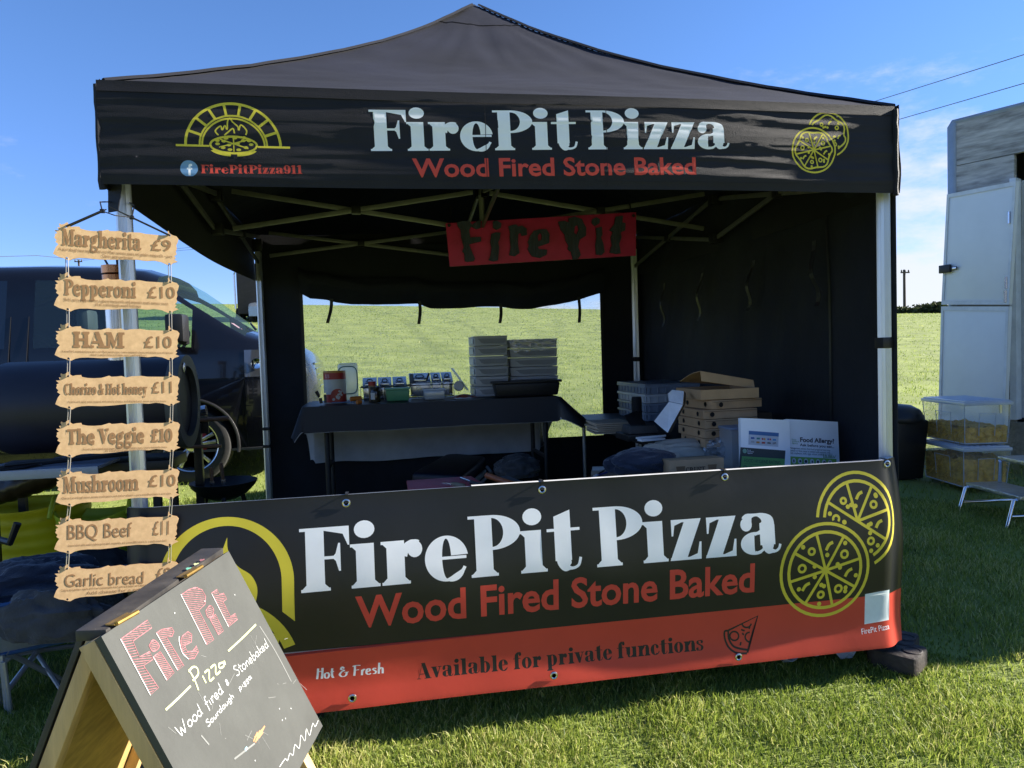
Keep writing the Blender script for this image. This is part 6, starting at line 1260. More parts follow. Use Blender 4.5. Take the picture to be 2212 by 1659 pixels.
for k,(a,e) in enumerate(pans):
    xa,xb=P(a,820,y=2.56).x,P(e,820,y=2.56).x; w=xb-xa; zt=tz_+.105+(.02 if k>2 else 0); t=thing('steel_pan',PL[k],'food pan',((xa+xb)/2,2.63,tz_),0,'steel pans in the rack'); b=MB()
    b.box(((xa+xb)/2,2.63,zt-.058),(w*.86,.13,.105),STEEL,taper=(1.08,1.06)); b.build('pan',t,bevel=.008)
    b=MB(); TM=Matrix.Rotation(R(24),3,'X'); b.box(((xa+xb)/2,2.63,zt+.018),(w*.98,.165,.005),STEEL,rot=TM); b.box(((xa+xb)/2,2.627,zt+.025),(w*.66,.10,.012),STEEL,rot=TM,taper=(.9,.9)); b.build('lid',t,bevel=.002)
    b=MB(); b.tube([((xa+xb)/2-w*.2,2.62,zt+.028),((xa+xb)/2-w*.12,2.62,zt+.042),((xa+xb)/2+w*.12,2.62,zt+.042),((xa+xb)/2+w*.2,2.62,zt+.028)],.004,DKP,6); b.build('handle',t)
def simple(name,label,cat,fn,parts,group=None,loc=None):
    t=thing(name,label,cat,loc,0,group)
    for nm,f,kw in parts: b=MB(); f(b); b.build(nm,t,**kw)
    return t
p=P(925,815,y=2.54); simple('ladle','black handled ladle lying across the wide steel pan','ladle',None,[('handle',lambda b:b.bar(P(927,806,y=2.53),P(921,821,y=2.53),.02,.014,BLKP),dict(bevel=.004)),('blade',lambda b:b.bar(P(921,821,y=2.53),P(905,823,y=2.55),.02,.003,STEEL),{})],loc=p)
p=P(888,830,y=2.5); simple('spatula','grey silicone spatula standing in front of the steel pans','spatula',None,[('blade',lambda b:b.box(P(889,817,y=2.5),(.028,.008,.06),mat('blue_grey_silicone',(.10,.13,.18),.6)),dict(bevel=.004)),('handle',lambda b:b.bar(P(888,825,y=2.5),P(884,840,y=2.5),.012,.008,DKP),{})],loc=p)
p=P(805,866,y=2.40); r=sz(8,p)
simple('spice_jar','small spice jar with a red lid, behind the dark jar','jar',None,[('jar',lambda b:b.lathe((p.x,2.42,tz_),[(r,0),(r,sz(34,p)),(r*.9,sz(36,p))],mat('spice_label',(.35,.20,.08),.5),20),dict(smooth=True)),('lid',lambda b:b.lathe((p.x,2.42,tz_+sz(35,p)),[(r*1.02,0),(r*1.02,sz(9,p)),(0,sz(9.5,p))],LBR,20),dict(smooth=True))],loc=(p.x,2.42,tz_))
p=P(811,868,y=2.35); r2_=sz(11,p)
def jarl(b): b.lathe((p.x,2.35,tz_),[(r2_*.95,0),(r2_,.006),(r2_,sz(24,p)),(r2_*.85,sz(28,p))],mat('dark_glass_jar',(.03,.026,.012),.1,spec=.8),24)
def jarb(b): b.grid(lambda u,v:Vector((p.x+r2_*1.01*math.cos(R(-150)+u*1.0),2.35+r2_*1.01*math.sin(R(-150)+u*1.0),tz_+.02+.045*v)),8,1,LBW)
simple('pickle_jar','dark glass jar with a black lid at the front of the rear table','jar',None,[('jar',jarl,dict(smooth=True)),('paper_label',jarb,{}),('lid',lambda b:b.lathe((p.x,2.35,tz_+sz(28,p)),[(r2_*.9,0),(r2_*.92,sz(5,p)),(0,sz(5.3,p))],BLKP,24),dict(smooth=True))],loc=(p.x,2.35,tz_))
def tubbox(name,label,cat,u0,u1,vt,y,m,lidm,dpt=.12,fill=None,lidh=.012,yy=None,taper=1.08):
    a,e=P(u0,850,y=y),P(u1,850,y=y); w=e.x-a.x; mid=(a.x+e.x)/2; h=P((u0+u1)/2,vt,y=y).z-tz_; t=thing(name,label,cat,(mid,y+dpt/2,tz_)); b=MB()
    b.box((mid,y+dpt/2,tz_+(h-lidh)/2),(w/taper*.97,dpt,h-lidh),m,taper=(taper,1.06)); b.build('tub',t,bevel=.012)
    if lidm: b=MB(); b.box((mid,y+dpt/2,tz_+h-lidh/2),(w*1.02,dpt*1.12,lidh),lidm); b.build('lid',t,bevel=.004)
    if fill: b=MB(); b.box((mid,y+dpt/2,tz_+h*.3),(w/taper*.9,dpt*.9,h*.5),fill); b.build('contents',t,bevel=.008)
    return t
GRN=mat('green_plastic',(.10,.34,.17),.35,trans=.2); DOUGH=mat('dough',(.50,.47,.40),.8)
tubbox('lunch_tub','green plastic tub with a clip lid on the rear table','tub',832,886,838,2.36,GRN,mat('pale_green_lid',(.22,.48,.28),.4),.11)
tubbox('storage_tub','large clear plastic tub without a lid, in front of the steel pans','tub',899,973,821,2.47,CLEAR,None,.13)
tubbox('dough_tub','small clear tub of white flour at the front of the rear table','tub',915,962,840,2.34,MILKY,MILKY,.10,DOUGH)
# leaning lids, timer, packet
def lidlean(b): a=P(976,795,y=2.6); e=P(1010,842,y=2.5); b.grid(lambda u,v:a.lerp(e,v)+Vector((.0,-.10*u+.05,0))+Vector((.01*math.sin(u*3.1),0,0)),4,6,MILKY,thick=.006)
simple('leaning_panel','clear container lid leaning against the dough trays','container lid',None,[('lid_panel',lidlean,dict(smooth=True))],loc=P(995,842,y=2.55))
p=P(991,834,y=2.45); simple('kitchen_timer','round white kitchen timer beside the leaning lid','timer',None,[('case',lambda b:b.lathe(p,[(0,.02),(.03,.02),(.036,.014),(.036,0)],LBW,24,axis=Matrix.Rotation(R(80),4,'X')),dict(smooth=True))],loc=p)
def pk(b): b.grid(lambda u,v:Vector((P(977,850,y=2.36).x+(.17)*u,2.34+.09*v,tz_+.004+.022*math.sin(math.pi*u)*math.sin(math.pi*v)+.012*abs(nz(u*5,v*4)))),14,8,mat('foil_packet',(.25,.28,.14),.3,var=.6,vs=14,col2=(.45,.06,.05)),thick=.002)
simple('food_packet','crumpled red and green foil packet in front of the dough trays','packet',None,[('wrapper',pk,dict(smooth=True))],loc=P(1000,850,y=2.36))
# dough trays
GTR=mat('grey_tray_plastic',(.46,.48,.50),.48,var=.08,vs=5); GTD=mat('tray_hollow',(.27,.285,.30),.55); GTW=mat('tray_side_clear',(.50,.58,.68),.4)
def tray(x0,x1,y,z,h,d,label,first):
    t=thing('dough_tray',label,'dough tray',((x0+x1)/2,y+d/2,z),0,'grey dough trays on the rear table'); w=x1-x0; b=MB(); X=(x0+x1)/2
    b.box((X,y+d/2,z+h/2),(w-.012,d-.012,h-.004),GTR,taper=(1.02,1.02)); b.box((X,y+d/2,z+h-.006),(w,d,.009),GTR); b.build('tray',t,bevel=.004)
    b=MB(); pts=[(-.40,.72),(.42,.72),(.44,.62),(.42,.34),(.36,.24),(-.22,.24),(-.30,.34),(-.35,.60)]; b.prism([[(a*w,c*h) for a,c in pts]],.002,lambda u,v,k:Vector((X+u,y-.0008+k,z+v)),GTD)
    b.build('hand_grip',t)
    b=MB(); b.box((x0-.001,y+d*.5,z+h*.5),(.004,d*.7,h*.55),GTW); b.build('side_window',t)
    return t
names=['lowest','second lowest','third','fourth','fifth','topmost']
xa,xb=P(1026,800,y=2.42).x,P(1099,800,y=2.42).x; zt=P(1060,725,y=2.42).z; hh=(zt-tz_)/6
for k in range(6): tray(xa-.0,xb,2.42,tz_+hh*k,hh,.34,f'{names[k]} grey dough tray of the taller stack beside the steel pans',k==0)
xa,xb=P(1102,800,y=2.46).x,P(1206,800,y=2.46).x; zt=P(1150,732,y=2.46).z; hh=(zt-tz_)/6
for k in range(6): tray(xa,xb,2.46,tz_+hh*k,hh,.30,f'{names[k]} grey dough tray of the lower stack beside the black box'+(', under cling film' if k==5 else ''),0)
CLING=film('cling_film',(.97,.98,1),.74,.08); b=MB(); 
b.grid(lambda u,v:Vector((xa-.004+(xb-xa+.008)*u,2.452+.004*nz(u*9,v*6),zt+.004-(.075+.05*abs(nz(u*4,1)))*v)),30,10,CLING); o=b.build('cling_film',smooth=True); tag(o,'shiny cling film over the front of the right dough tray stack','cling film')
tubbox('black_crate','long low black plastic box with a lid at the right of the rear table','box',1067,1213,822,2.30,BLKP,BLKP,.16,None,.018)
p=P(694,870,y=2.32); simple('clamp_tool','silver clamp with a black handle at the front left corner of the rear table','clamp',None,[('handle',lambda b:b.tube([P(683,845,y=2.32),P(690,858,y=2.32)],[.012,.010],BLKP,8),dict(smooth=True)),('jaw',lambda b:(b.bar(P(690,858,y=2.32),P(704,850,y=2.32),.012,.012,CHROME),b.bar(P(692,860,y=2.32),P(694,871,y=2.32),.02,.014,BLKP),b.bar(P(702,852,y=2.32),P(703,870,y=2.32),.016,.012,DKP)),{})],loc=p)
ORG=mat('orange_plastic',(.55,.17,.02),.4); p=P(770,866,y=2.31)
simple('bag_clip','orange handled cutter with a blue blade at the front of the rear table','cutter',None,[('blade',lambda b:b.box(P(740,869,y=2.32),(.14,.05,.004),mat('blue_blade',(.05,.16,.34),.35)),dict(bevel=.001)),('handle',lambda b:(b.tube([P(757,862,y=2.33),P(780,860,y=2.36)],.016,ORG,10),b.tube([P(771,869,y=2.28),P(780,868,y=2.30)],.014,ORG,10)),dict(smooth=True))],loc=p)
# cooler and bag under the rear table
q=[P(u,v,z=.60) for u,v in((888,1021),(998,1027),(1050,985),(969,977))]; g=.13
NVL=mat('navy_cool_box_lid',(.005,.006,.016),.5); cl=thing('cool_box','dark blue cool box with a white band, on the ground below the rear table','cool box',(sum(q,Vector())/4)[:2]+(g,))
def qprism(b,c,z0,z1,m,k=1.): mm=sum(c,Vector())/4; b.add([Vector((mm.x+(p.x-mm.x)*k,mm.y+(p.y-mm.y)*k,z)) for z in(z0,z1) for p in c],[[3,2,1,0],[4,5,6,7]]+[[i,(i+1)%4,4+(i+1)%4,4+i] for i in range(4)],m)
b=MB(); qprism(b,q,.50,.60,NVL); b.build('lid',cl,bevel=.03,segs=3); b=MB(); qprism(b,q,.462,.50,mat('white_band',(.8,.8,.8),.5),.99); b.build('white_band',cl,bevel=.01); b=MB(); qprism(b,q,g,.462,BLKP,.96); b.build('body',cl,bevel=.02)
b=MB(); b.tube([q[1].lerp(q[2],.2)+Vector((.03,-.03,-.05)),q[1].lerp(q[2],.25)+Vector((.07,-.03,-.09)),q[1].lerp(q[2],.75)+Vector((.07,-.03,-.09)),q[1].lerp(q[2],.8)+Vector((.03,-.03,-.05))],.012,TUB,8); b.build('handle',cl,smooth=True)
blob('cloth_bag',P(1118,1012,y=2.0),(.14,.10,.085),GRY,'crumpled dark grey cloth bag on the ground beyond the cool box','bag',5.5)
# ---------------------------------------------------------------- front table behind the banner
fz=.752; ft=thing('serving_table','black serving table just behind the banner','table',(.2,.32,gz(.2,.3))); fx0=P(632,1080,y=.6).x
b=MB(); b.box(((fx0+1.36)/2,.335,fz-.02),(1.36-fx0,.60,.04),CLB); b.build('tabletop',ft,bevel=.012)
for x in(fx0+.12,1.22):
    for y in(.12,.55): b=MB(); b.tube([(x,y,gz(x,y)),(x,y,fz-.04)],.016,STEEL if y<.2 and x>0 else FOLD,10); b.build('leg',ft,smooth=True)
fz+=.003
RB=mat('red_chopping_board',(.50,.035,.07),.45,var=.1); q=[P(u,v,z=fz+.012) for u,v in((883,1066),(1054,1052),(1018,1028),(878,1038))]
o=MB(); qprism(o,q,fz,fz+.012,RB); o=o.build('chopping_board',bevel=.003); tag(o,'red plastic chopping board on the front table just above the banner','chopping board')
zb=fz+.014
p=P(980,1047,z=zb); simple('oyster_knife','short tan handled knife on the red chopping board','knife',None,[('handle',lambda b:b.tube([P(978,1045,z=zb+.01),P(990,1048,z=zb+.012),P(1003,1050,z=zb+.01)],[.009,.012,.011],mat('tan_handle',(.20,.16,.10),.6),10),dict(smooth=True)),('blade',lambda b:b.bar(P(958,1043,z=zb+.008),P(978,1046,z=zb+.008),.02,.002,CHROME),{})],loc=p)
p=P(1020,1042,z=zb); simple('gas_lighter','black and silver gas lighter lying on the red chopping board','lighter',None,[('barrel',lambda b:b.tube([P(995,1033,z=zb+.01),P(1022,1043,z=zb+.01)],.006,CHROME,8),dict(smooth=True)),('grip',lambda b:b.tube([P(1018,1042,z=zb+.01),P(1050,1051,z=zb+.01)],.010,BLKP,8),dict(smooth=True))],loc=p)
p=P(1080,1038,z=zb); simple('pizza_slicer','pizza rocker blade with a long orange wooden handle on the front table','slicer',None,[('handle',lambda b:b.tube([P(1052,1027,z=zb+.03),P(1080,1037,z=zb+.025),P(1110,1047,z=zb+.02)],.014,mat('orange_wood',(.38,.10,.03),.4),10),dict(smooth=True)),('blade',lambda b:b.add([P(1080,1030,z=zb+.03),P(1095,1027,z=zb+.03),P(1140,1044,z=zb+.005),P(1110,1049,z=zb+.005)],[[0,1,2,3]],mat('dull_steel',(.2,.22,.25),.35,.8)),{})],loc=p)
for k in range(3):
    p=P(1276+k*5,1034-k*3,z=fz+.02); m=[BLU,mat('blue_pen_barrel',(.03,.06,.30),.3),BLKP][k]
    simple('pen',['dark blue pen at the left end of the notebook','bright blue pen on the front table beside the notebook','black pen under the notebook edge'][k],'pen',None,[('barrel',lambda b:b.tube([p,p+Vector((.09,.03+.02*k,.012*k))],.004,m,8),dict(smooth=True)),('clip',lambda b:b.bar(p+Vector((0,0,.005)),p+Vector((.03,.01,.006)),.003,.002,CHROME),{})],'pens on the front table',loc=p)
p=P(1312,1026,z=fz+.01); b=MB(); b.box(p+Vector((.02,.03,.01)),(.17,.12,.02),mat('notepad_cover',(.30,.22,.16),.7),rot=-.35); b.box(p+Vector((.02,.03,.024)),(.165,.115,.006),mat('paper',(.55,.54,.5),.8),rot=-.30); o=b.build('notebook',bevel=.002); tag(o,'tan notebook on the front table beside the blue pens','notebook')
blob('folded_apron',P(1385,1000,y=.42)+Vector((0,0,.0)),(.155,.10,.062),NAV,'dark navy folded cloth on the front table, beside the crust box','cloth',3.3,amp=.22,fr=2.)
APR=mat('beige_canvas',(.46,.41,.34),.9,var=.14,vs=9,bump=.2,bs=160)
blob('canvas_apron',P(1470,978,y=.74),(.18,.11,.062),APR,'crumpled beige canvas apron heaped below the pizza boxes','apron',7.7,amp=.34,fr=1.9)
# crust box
a=P(1446,996,y=.26); e=P(1564,1001,y=.26); w=e.x-a.x; bxm=Vector(((a.x+e.x)/2,.30,(a.z+fz)/2)); t=thing('crust_box','brown cardboard crust dip box standing behind the banner','box',(bxm.x,.3,fz))
b=MB(); b.box(bxm,(w,.08,a.z-fz),CARD); 
INK=mat('dark_brown_ink',(.06,.035,.02),.8); TAN=mat('tan_ink',(.20,.11,.05),.8)
q,wd=Serif(.26,.09).text('CRUST',.05); k=w*.36/wd; hx_=a.z-fz
b.flat([[(x*k,y*hx_*.22) for x,y in s] for s in q],lambda u,v:Vector((a.x+w*.29+u,.2585,fz+hx_*.52+v)),INK)
q,wd=Serif(.26,.09).text('DIPPERS',.05) if False else sans('DIPPERS',.03); k=w*.62/wd
b.flat([[(x*k,y*hx_*.2) for x,y in s] for s in q],lambda u,v:Vector((a.x+w*.16+u,.2585,fz+hx_*.2+v)),TAN)
for s in(.14,.72): b.flat([[(0,0),(.030,0),(.036,.036),(-.006,.036)]],lambda u,v:Vector((a.x+w*s+u,.2585,fz+hx_*.5+v)),TAN)
b.build('printed_carton',t,bevel=.0015)
# two leaning notice boards
BRD=mat('white_board',(.86,.87,.88),.5,var=.03); BSD=mat('board_edge',(.30,.31,.33),.6); NGR=mat('notice_dark_green',(.02,.035,.035),.45); GRN2=mat('notice_green',(.10,.30,.07),.5); TXD=mat('notice_text',(.035,.04,.05),.6); CBL=mat('card_blue',(.03,.13,.34),.4)
r6=lambda x,y:(1242+x*.3173,702+y*.3173)
def board(tl,tr_,label,yb,lean):
    A=P(*r6(*tl),y=yb+lean); B=P(*r6(*tr_),y=yb+lean); ux=(B-A); w=ux.length; ux/=w
    ux=Vector((ux.x,0,ux.z)).normalized(); dn=(Vector((0,-lean,-(A.z-fz)))); dn=(dn-ux*dn.dot(ux)).normalized(); n=ux.cross(dn); n=n if n.y<0 else -n; h=(A.z-fz)/abs(dn.z)
    t=thing('notice_board',label,'notice board',(A.x+w/2,yb,fz),0,'white notice boards on the front table'); b=MB(); slab(b,A,ux,w,dn,h,n,.022,BRD); o=b.build('panel',t,bevel=.001)
    def q2(x,y): d=ray(*r6(x,y)); p=CO+d*((A-CO).dot(n)/d.dot(n))-A; return p.dot(ux),p.dot(dn)
    return t,A,ux,dn,n,q2
t,A,ux,dn,n,q2=board((1127,632),(1460,648),'white notice board with a payment card sign and green food hygiene rating',.30,.05)
b=MB(); F=lambda l:(lambda u,v:A+ux*u+dn*v+n*l)
qd=lambda *p:[q2(*x) for x in p]
def btext(b,s,pl,pr,ptop,m,bold=.01,l=.0016):
    q,w=sans(s,bold); a,c,h=np.array(q2(*pl)),np.array(q2(*pr)),np.array(q2(*ptop)); e=(c-a)/w; f=h-a; f=f-e*(f@e)/(e@e); b.flat([[tuple(a+e*x+f*y) for x,y in p] for p in q],F(l),m)
b.flat([qd((1183,722),(1387,735),(1383,830),(1180,814))],F(.0006),mat('card_face',(.50,.53,.58),.4)); b.flat([qd((1183,720),(1387,735),(1386,760),(1183,745))],F(.0012),CBL)
for k,(x,y,c) in enumerate(((1208,770,(.05,.08,.35)),(1247,773,(.03,.2,.2)),(1276,776,(.5,.05,.03)),(1290,777,(.6,.3,.03)),(1314,778,(.05,.1,.4)),(1328,779,(.5,.06,.04)),(1356,782,(.05,.25,.5)),(1208,795,(.35,.38,.4)),(1244,799,(.5,.25,.05)),(1281,802,(.4,.06,.05)),(1318,803,(.2,.22,.24)),(1356,806,(.04,.04,.04)))):
    m=mat(f'card_mark_{k}',c,.5); cx,cy=q2(x,y); rr_=.0045; b.flat([ell(cx,cy,rr_*(1.0 if k in(2,3,4,5) else 1.5),rr_,14)] if k in(2,3,4,5) else [[(cx-.008,cy-.004),(cx+.008,cy-.004),(cx+.008,cy+.004),(cx-.008,cy+.004)]],F(.0012+.0002*k),m)
btext(b,'VISA',(1198,775),(1222,777),(1198,763),CBL,.01,.004); btext(b,'Pay',(1311,808),(1332,810),(1311,798),TXD,0,.004); btext(b,'Pay',(1348,811),(1366,812),(1348,801),WHT,0,.0045)
b.flat([qd((1126,832),(1433,855),(1424,985),(1116,985))],F(.0006),NGR); b.flat([qd((1136,893),(1428,912),(1424,990),(1126,990))],F(.0012),GRN2)
btext(b,'FOOD HYGIENE RATING',(1152,933),(1398,950),(1153,910),NGR,.005,.0018); b.flat([ribbon(qd((1150,944),(1398,960)),.0012)[0]],F(.0018),NGR)
b.flat([q for c in((1158,972),(1198,975),(1240,978)) for q in ring(*q2(*c),.0105,.0105,.003,20)],F(.0018),NGR); btext(b,'0',(1153,978),(1163,979),(1153,966),NGR,.01,.0024)
cx,cy=q2(1155,858); b.flat([ell(cx,cy,.010,.010,20)],F(.0012),mat('agency_green',(.20,.36,.24),.5))
for k,s in enumerate(('Food','Standards','Agency')): btext(b,s,(1172,855+k*10),(1172+[24,44,36][k],857+k*10),(1172,847+k*10),BRD,0,.0014)
b.build('printed_notice',t)
t,A,ux,dn,n,q2=board((1437,640),(1790,659),'white food allergy notice board with a green band of food pictures',.34,.05)
b=MB(); btext(b,'Food Allergy?',(1532,795),(1764,806),(1533,766),TXD,.03); btext(b,'Ask before you eat...',(1530,824),(1764,838),(1531,807),TXD,.02)
for k,s in enumerate(('Management advises that food prepared here may','contain or have come in contact with peanuts, tree','nuts, soybeans, milk, eggs, wheat, shellfish or fish')): btext(b,s,(1462,842+k*17),(1737,860+k*16),(1462,830+k*17),TXD,.0)
for k,s in enumerate(('Food','Standards','Agency')): btext(b,s,(1476,785+k*12),(1476+[28,50,40][k],787+k*12),(1476,775+k*12),GRN2,0)
b.flat([qd((1440,893),(1780,912),(1778,985),(1430,985))],F(.0006),mat('notice_light_green',(.20,.42,.08),.5))
IC=mat('icon_white',(.6,.62,.62),.5); b.flat([ell(*q2(1490+k*41,925+k*2),.0105,.013,18) for k in range(7)],F(.0012),IC); 
b.flat([ell(*q2(1490+k*41+(k%2)*3-1,925+k*2),.0035+.002*(k%3),.0075-.002*(k%2),10) for k in range(7)],F(.0018),TXD)
rs_=random.Random(4); b.flat([[q2(1690+k*9,905),q2(1696+k*9,905),q2(1692+k*10+rs_.uniform(-5,5),868+rs_.uniform(0,18))] for k in range(9)],F(.0014),mat('leaf_print',(.08,.22,.05),.5))
b.build('printed_notice',t)
# ---------------------------------------------------------------- right-hand table: crates, pizza boxes and the rest
rz_=.87; rtb=thing('trestle_table','black trestle table along the right wall of the stall','table',(1.1,1.8,gz(1.1,1.8)))
b=MB(); b.box((1.13,1.76,rz_-.02),(.66,2.0,.04),FOLD); b.build('tabletop',rtb,bevel=.006)
for y in(.9,2.6):
    for x in(.88,1.38): b=MB(); b.tube([(x,y,gz(x,y)),(x,y,rz_-.04)],.014,TUB,10); b.build('leg',rtb,smooth=True)
rz_+=.003
CRB=mat('crate_blue_grey',(.20,.25,.33),.5,var=.1); CRW=mat('crate_white',(.50,.54,.58),.5,var=.08); CRP=film('crate_clear_side',(.9,.94,1.),.35,.2,haze=(.35,.42,.5))
c0=P(1397,911,z=rz_); ch_=(P(1398,833,y=c0.y).z-rz_)/4
for k in range(4):
    z=rz_+ch_*k; m=CRW if k==2 else CRB; w,d=.40,.58; t=thing('stacking_crate',['bottom blue grey crate of the stack by the right wall','second blue grey crate from the bottom of the stack','whitish crate, third up in the stack by the right wall','topmost blue grey crate with a lid in the stack'][k],'crate',(c0.x+w/2,c0.y+d/2,z),0,'stacked crates by the right wall'); b=MB()
    b.box((c0.x+w/2,c0.y+d/2,z+.003),(w*.94,d*.94,.006),m)
    for s in(0,1): b.box((c0.x+w/2,c0.y+d*s+(.004 if s==0 else -.004),z+ch_/2),(w*.96,.006,ch_-.006),m); b.box((c0.x+w*s+(.004 if s==0 else -.004),c0.y+d/2,z+ch_/2),(.006,d*.96,ch_-.006),m if k!=1 else m)
    b.box((c0.x+w/2,c0.y-.001,z+ch_-.008),(w,.014,.016),m); b.box((c0.x-.001,c0.y+d/2,z+ch_-.008),(.014,d,.016),m); b.build('crate_wall',t,bevel=.001)
    b=MB()
    for i in range(7): b.box((c0.x+.025+i*.058,c0.y-.003,z+ch_*.45),(.005,.006,ch_*.7),m)
    for i in range(9): b.box((c0.x-.003,c0.y+.03+i*.065,z+ch_*.45),(.006,.005,ch_*.7),m)
    b.build('rib',t)
    if k==3: b=MB(); b.box((c0.x+w/2,c0.y+d/2,z+ch_+.004),(w*1.02,d*1.02,.010),mat('crate_lid',(.16,.19,.24),.35)); b.build('lid',t,bevel=.003)
# pizza boxes
p0=P(1515,968,z=rz_)+Vector((.02,0,0)); PW=.285; ph=(P(1515,862,y=p0.y).z-rz_)/5.15; rb=random.Random(9)
PBL=['lowest brown pizza box of the stack','second brown pizza box up, vent hole in its left side','third brown pizza box up, with round vent holes','fourth brown pizza box up, just under the askew one','fifth pizza box, paler and set askew under the open one']
for k in range(5):
    z=rz_+ph*k; t=thing('pizza_box',PBL[k],'pizza box',(p0.x+PW/2,p0.y+PW/2,z),rb.uniform(-.06,.06)+(.10 if k==4 else 0),'pizza boxes in the stack'); b=MB(); dx=rb.uniform(-.012,.012)+(.0 if k<4 else .015); WM[t.name]=Matrix.Identity(4)
    b.box((dx,rb.uniform(-.01,.01),ph/2-.001),(PW,PW,ph-.003),CARD); b.build('carton',t,bevel=.002,world=False)
    for f in(-.3,.28): b=MB(); b.lathe((dx-PW/2-.0012,PW*f,ph*.5),[(0,0),(.012,0)],BLKP,16,axis=Matrix.Rotation(R(-90),4,'Y')); b.build('vent_hole',t,world=False)
    b=MB(); b.lathe((dx-.10,-PW/2-.0125,ph*.5),[(0,0),(.012,0)],BLKP,16,axis=Matrix.Rotation(R(90),4,'X')); b.build('vent_hole',t,world=False)
    b=MB(); b.box((dx,-PW/2-.009,ph*.80),(PW*.97,.003,.0015),mat('card_shadow_gap',(.09,.055,.03),.9)); b.build('lid_seam',t,world=False)
z=rz_+ph*5; t=thing('pizza_box','open empty pizza box on top of the stack, its lid flap tilted up','pizza box',(p0.x-.02+PW/2,p0.y+PW/2,z),0,'pizza boxes in the stack'); X0,Y0=p0.x-.015,p0.y-.0; b=MB(); W2=.30
b.box((X0+W2/2,Y0+W2/2,z+.003),(W2,W2,.003),CARD)
for s in(0,1): b.box((X0+W2/2,Y0+W2*s,z+.026),(W2,.004,.048),CARD); b.box((X0+W2*s,Y0+W2/2,z+.026),(.004,W2,.048),CARD)
b.build('carton',t)
b=MB(); hA=[(X0+.05,Y0+W2,z+.05),(X0+W2,Y0+W2,z+.05)]; b.grid(lambda u,v:Vector((X0+.02+(W2-.02)*u,Y0+W2-.25*v,z+.052+.055*(1-u)*(.5+.5*v)+.03*v+.01*math.sin(v*3))),6,6,CARD,thick=.003)
b.grid(lambda u,v:Vector((X0+.02+(W2-.02)*u,Y0+W2-.25-.012*v,z+.082+.055*(1-u)-.046*v*(1-.2*u))),6,2,CARD,thick=.003); b.build('lid',t)
# the odds and ends between
p=P(1376,903,z=rz_+.0); p=P(1376,903,y=1.55); sp_=thing('speaker','black upright cylindrical speaker before the crate stack','speaker',(p.x,1.55,rz_)); r=sz(11,p); hsp=P(1376,857,y=1.55).z
b=MB(); b.lathe((p.x,1.55,rz_),[(r*.9,0),(r,.012),(r,hsp-rz_-.015),(r*.85,hsp-rz_),(0,hsp-rz_)],mat('speaker_mesh',(.012,.012,.013),.8,bump=.5,bs=300),28); b.build('body',sp_,smooth=True)
a=P(1356,968,y=1.0); e=P(1446,968,y=1.0); bk_=thing('card_till_box','black carton with a card reader on it, at the near end of the right table','carton',((a.x+e.x)/2,1.1,rz_)); zt=P(1400,938,y=1.0).z
b=MB(); b.box(((a.x+e.x)/2,1.10,(rz_+zt)/2),(e.x-a.x,.20,zt-rz_),BLKP); b.build('carton',bk_,bevel=.003)
cr=thing('card_terminal','black card terminal with a tilted screen on the black carton','card terminal',((a.x+e.x)/2-.05,1.1,zt)); b=MB(); m0=P(1388,930,y=1.05); b.box((m0.x,1.10,zt+.022),(sz(66,m0),.14,.044),DKP,taper=(.9,.9)); b.build('base',cr,bevel=.008)
b=MB(); M=Matrix.Rotation(R(52),3,'X')@Matrix.Rotation(R(18),3,'Z'); b.box(P(1372,908,y=1.1),(.085,.10,.008),BLKP,rot=M); b.build('screen',cr,bevel=.002)
WCB=mat('white_card',(.86,.87,.90),.5); op=thing('open_carton','open white lined black carton with its flaps up, left of the pizza boxes','carton',P(1450,930,y=.95)); b=MB()
def pq(m,*c): b.add([P(u,v,y=y-.34) for u,v,y in c],[list(range(len(c)))],m)
pq(WCB,(1445,868,1.02),(1475,874,.98),(1442,935,.90),(1413,910,.94)); pq(WCB,(1443,850,1.06),(1452,842,1.08),(1477,845,1.06),(1475,873,.985),(1445,867,1.025)); b.build('flap',op); b=MB()
pq(BLKP,(1476,874,.985),(1481,872,1.03),(1450,932,.96),(1443,935,.905)); pq(BLKP,(1478,845,1.065),(1482,850,1.09),(1481,872,1.03),(1476,873,.99)); b.build('outer_side',op)
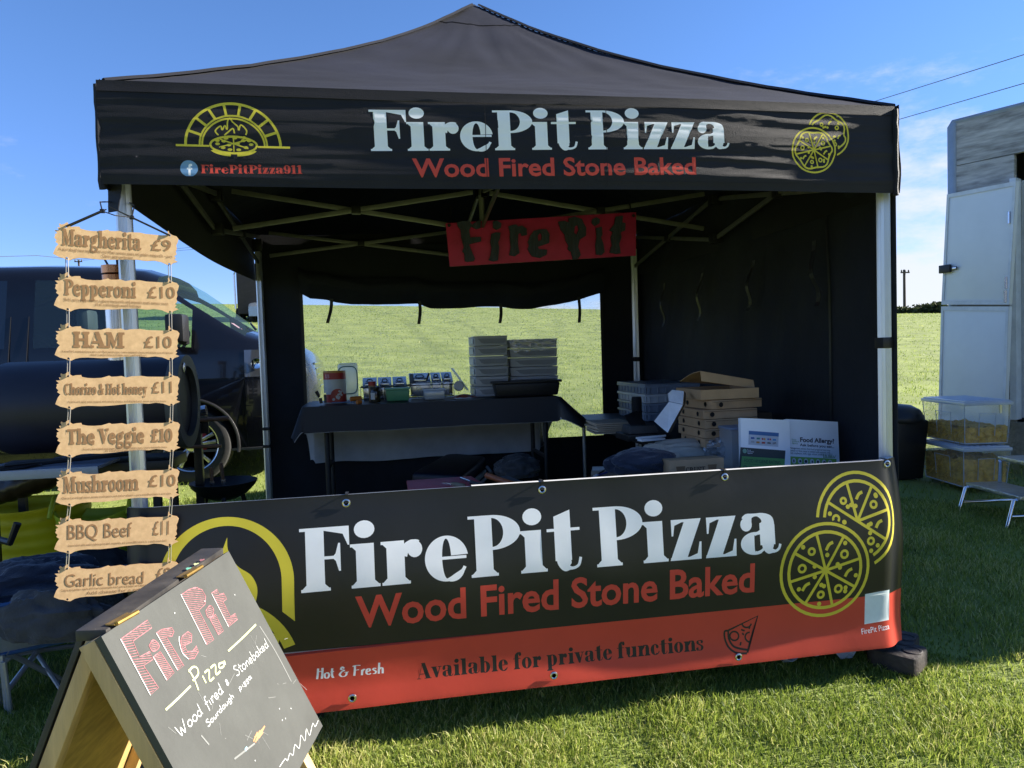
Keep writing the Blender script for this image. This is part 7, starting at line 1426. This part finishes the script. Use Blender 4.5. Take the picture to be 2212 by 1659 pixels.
p=P(1410,950,y=.90); b=MB(); b.box(p+Vector((0,.02,0)),(sz(57,p),.05,.012),WCB,rot=.12); b.tube([p+Vector((-.08,.03,.01)),p+Vector((.09,.045,.012))],.006,WCB,8); o=b.build('receipt_roll',bevel=.002); tag(o,'flat white paper strip lying in front of the black carton','paper')
KP=mat('kraft_paper',(.48,.39,.29),.85,var=.12,vs=10); p=P(1320,935,y=1.45)
b=MB()
for k in range(6): b.box((p.x+rb.uniform(-.01,.01),1.5+rb.uniform(-.01,.01),rz_+.006+k*.011),(.21,.24,.008),KP,rot=rb.uniform(-.08,.08))
o=b.build('paper_bags',bevel=.002); tag(o,'flat stack of brown paper bags on the left edge of the right table','paper bags')
p=P(1616,945,y=.75); wb=thing('white_bucket','white plastic bucket behind the payment notice board','bucket',(p.x,.85,fz)); b=MB(); b.lathe((P(1590,930,y=.85).x,.85,fz),[(.085,0),(.10,.19),(.104,.19),(.104,.205),(0,.205)],WCB,32); b.build('body',wb,smooth=True)
a,e=P(1560,925,y=.82),P(1672,925,y=.82); zt=P(1610,893,y=.82).z; wp=thing('wrapped_parcel','brown parcel in shiny film on top of the white bucket','parcel',((a.x+e.x)/2,.95,a.z)); b=MB(); b.box(((a.x+e.x)/2,.95,(a.z+zt)/2),(e.x-a.x,.24,zt-a.z),mat('brown_parcel',(.10,.065,.04),.25,var=.3,vs=9,bump=.5,bs=22,spec=.7)); b.build('wrapping',wp,bevel=.012)
a,e=P(1577,930,y=.50),P(1640,930,y=.50); zt=P(1590,926,y=.50).z; ct=thing('clear_bin','tall clear plastic tub just left of the payment notice board','tub',((a.x+e.x)/2,.58,fz)); b=MB(); b.box(((a.x+e.x)/2,.58,(fz+zt)/2),((e.x-a.x)*.9,.16,zt-fz),MILKY,taper=(1.1,1.1)); b.build('tub',ct,bevel=.015); b=MB(); b.box(((a.x+e.x)/2,.58,zt),((e.x-a.x)*1.06,.19,.012),mat('tub_rim_blue',(.22,.27,.36),.4)); b.build('rim',ct,bevel=.004)
blob('plastic_bag',P(1556,972,y=.62),(.07,.05,.055),film('thin_bag',(.97,.98,1),.62,.08,haze=(.6,.65,.7)),'crumpled clear plastic bag between the apron and the clear tub','bag',9.1,amp=.4,fr=2.6)
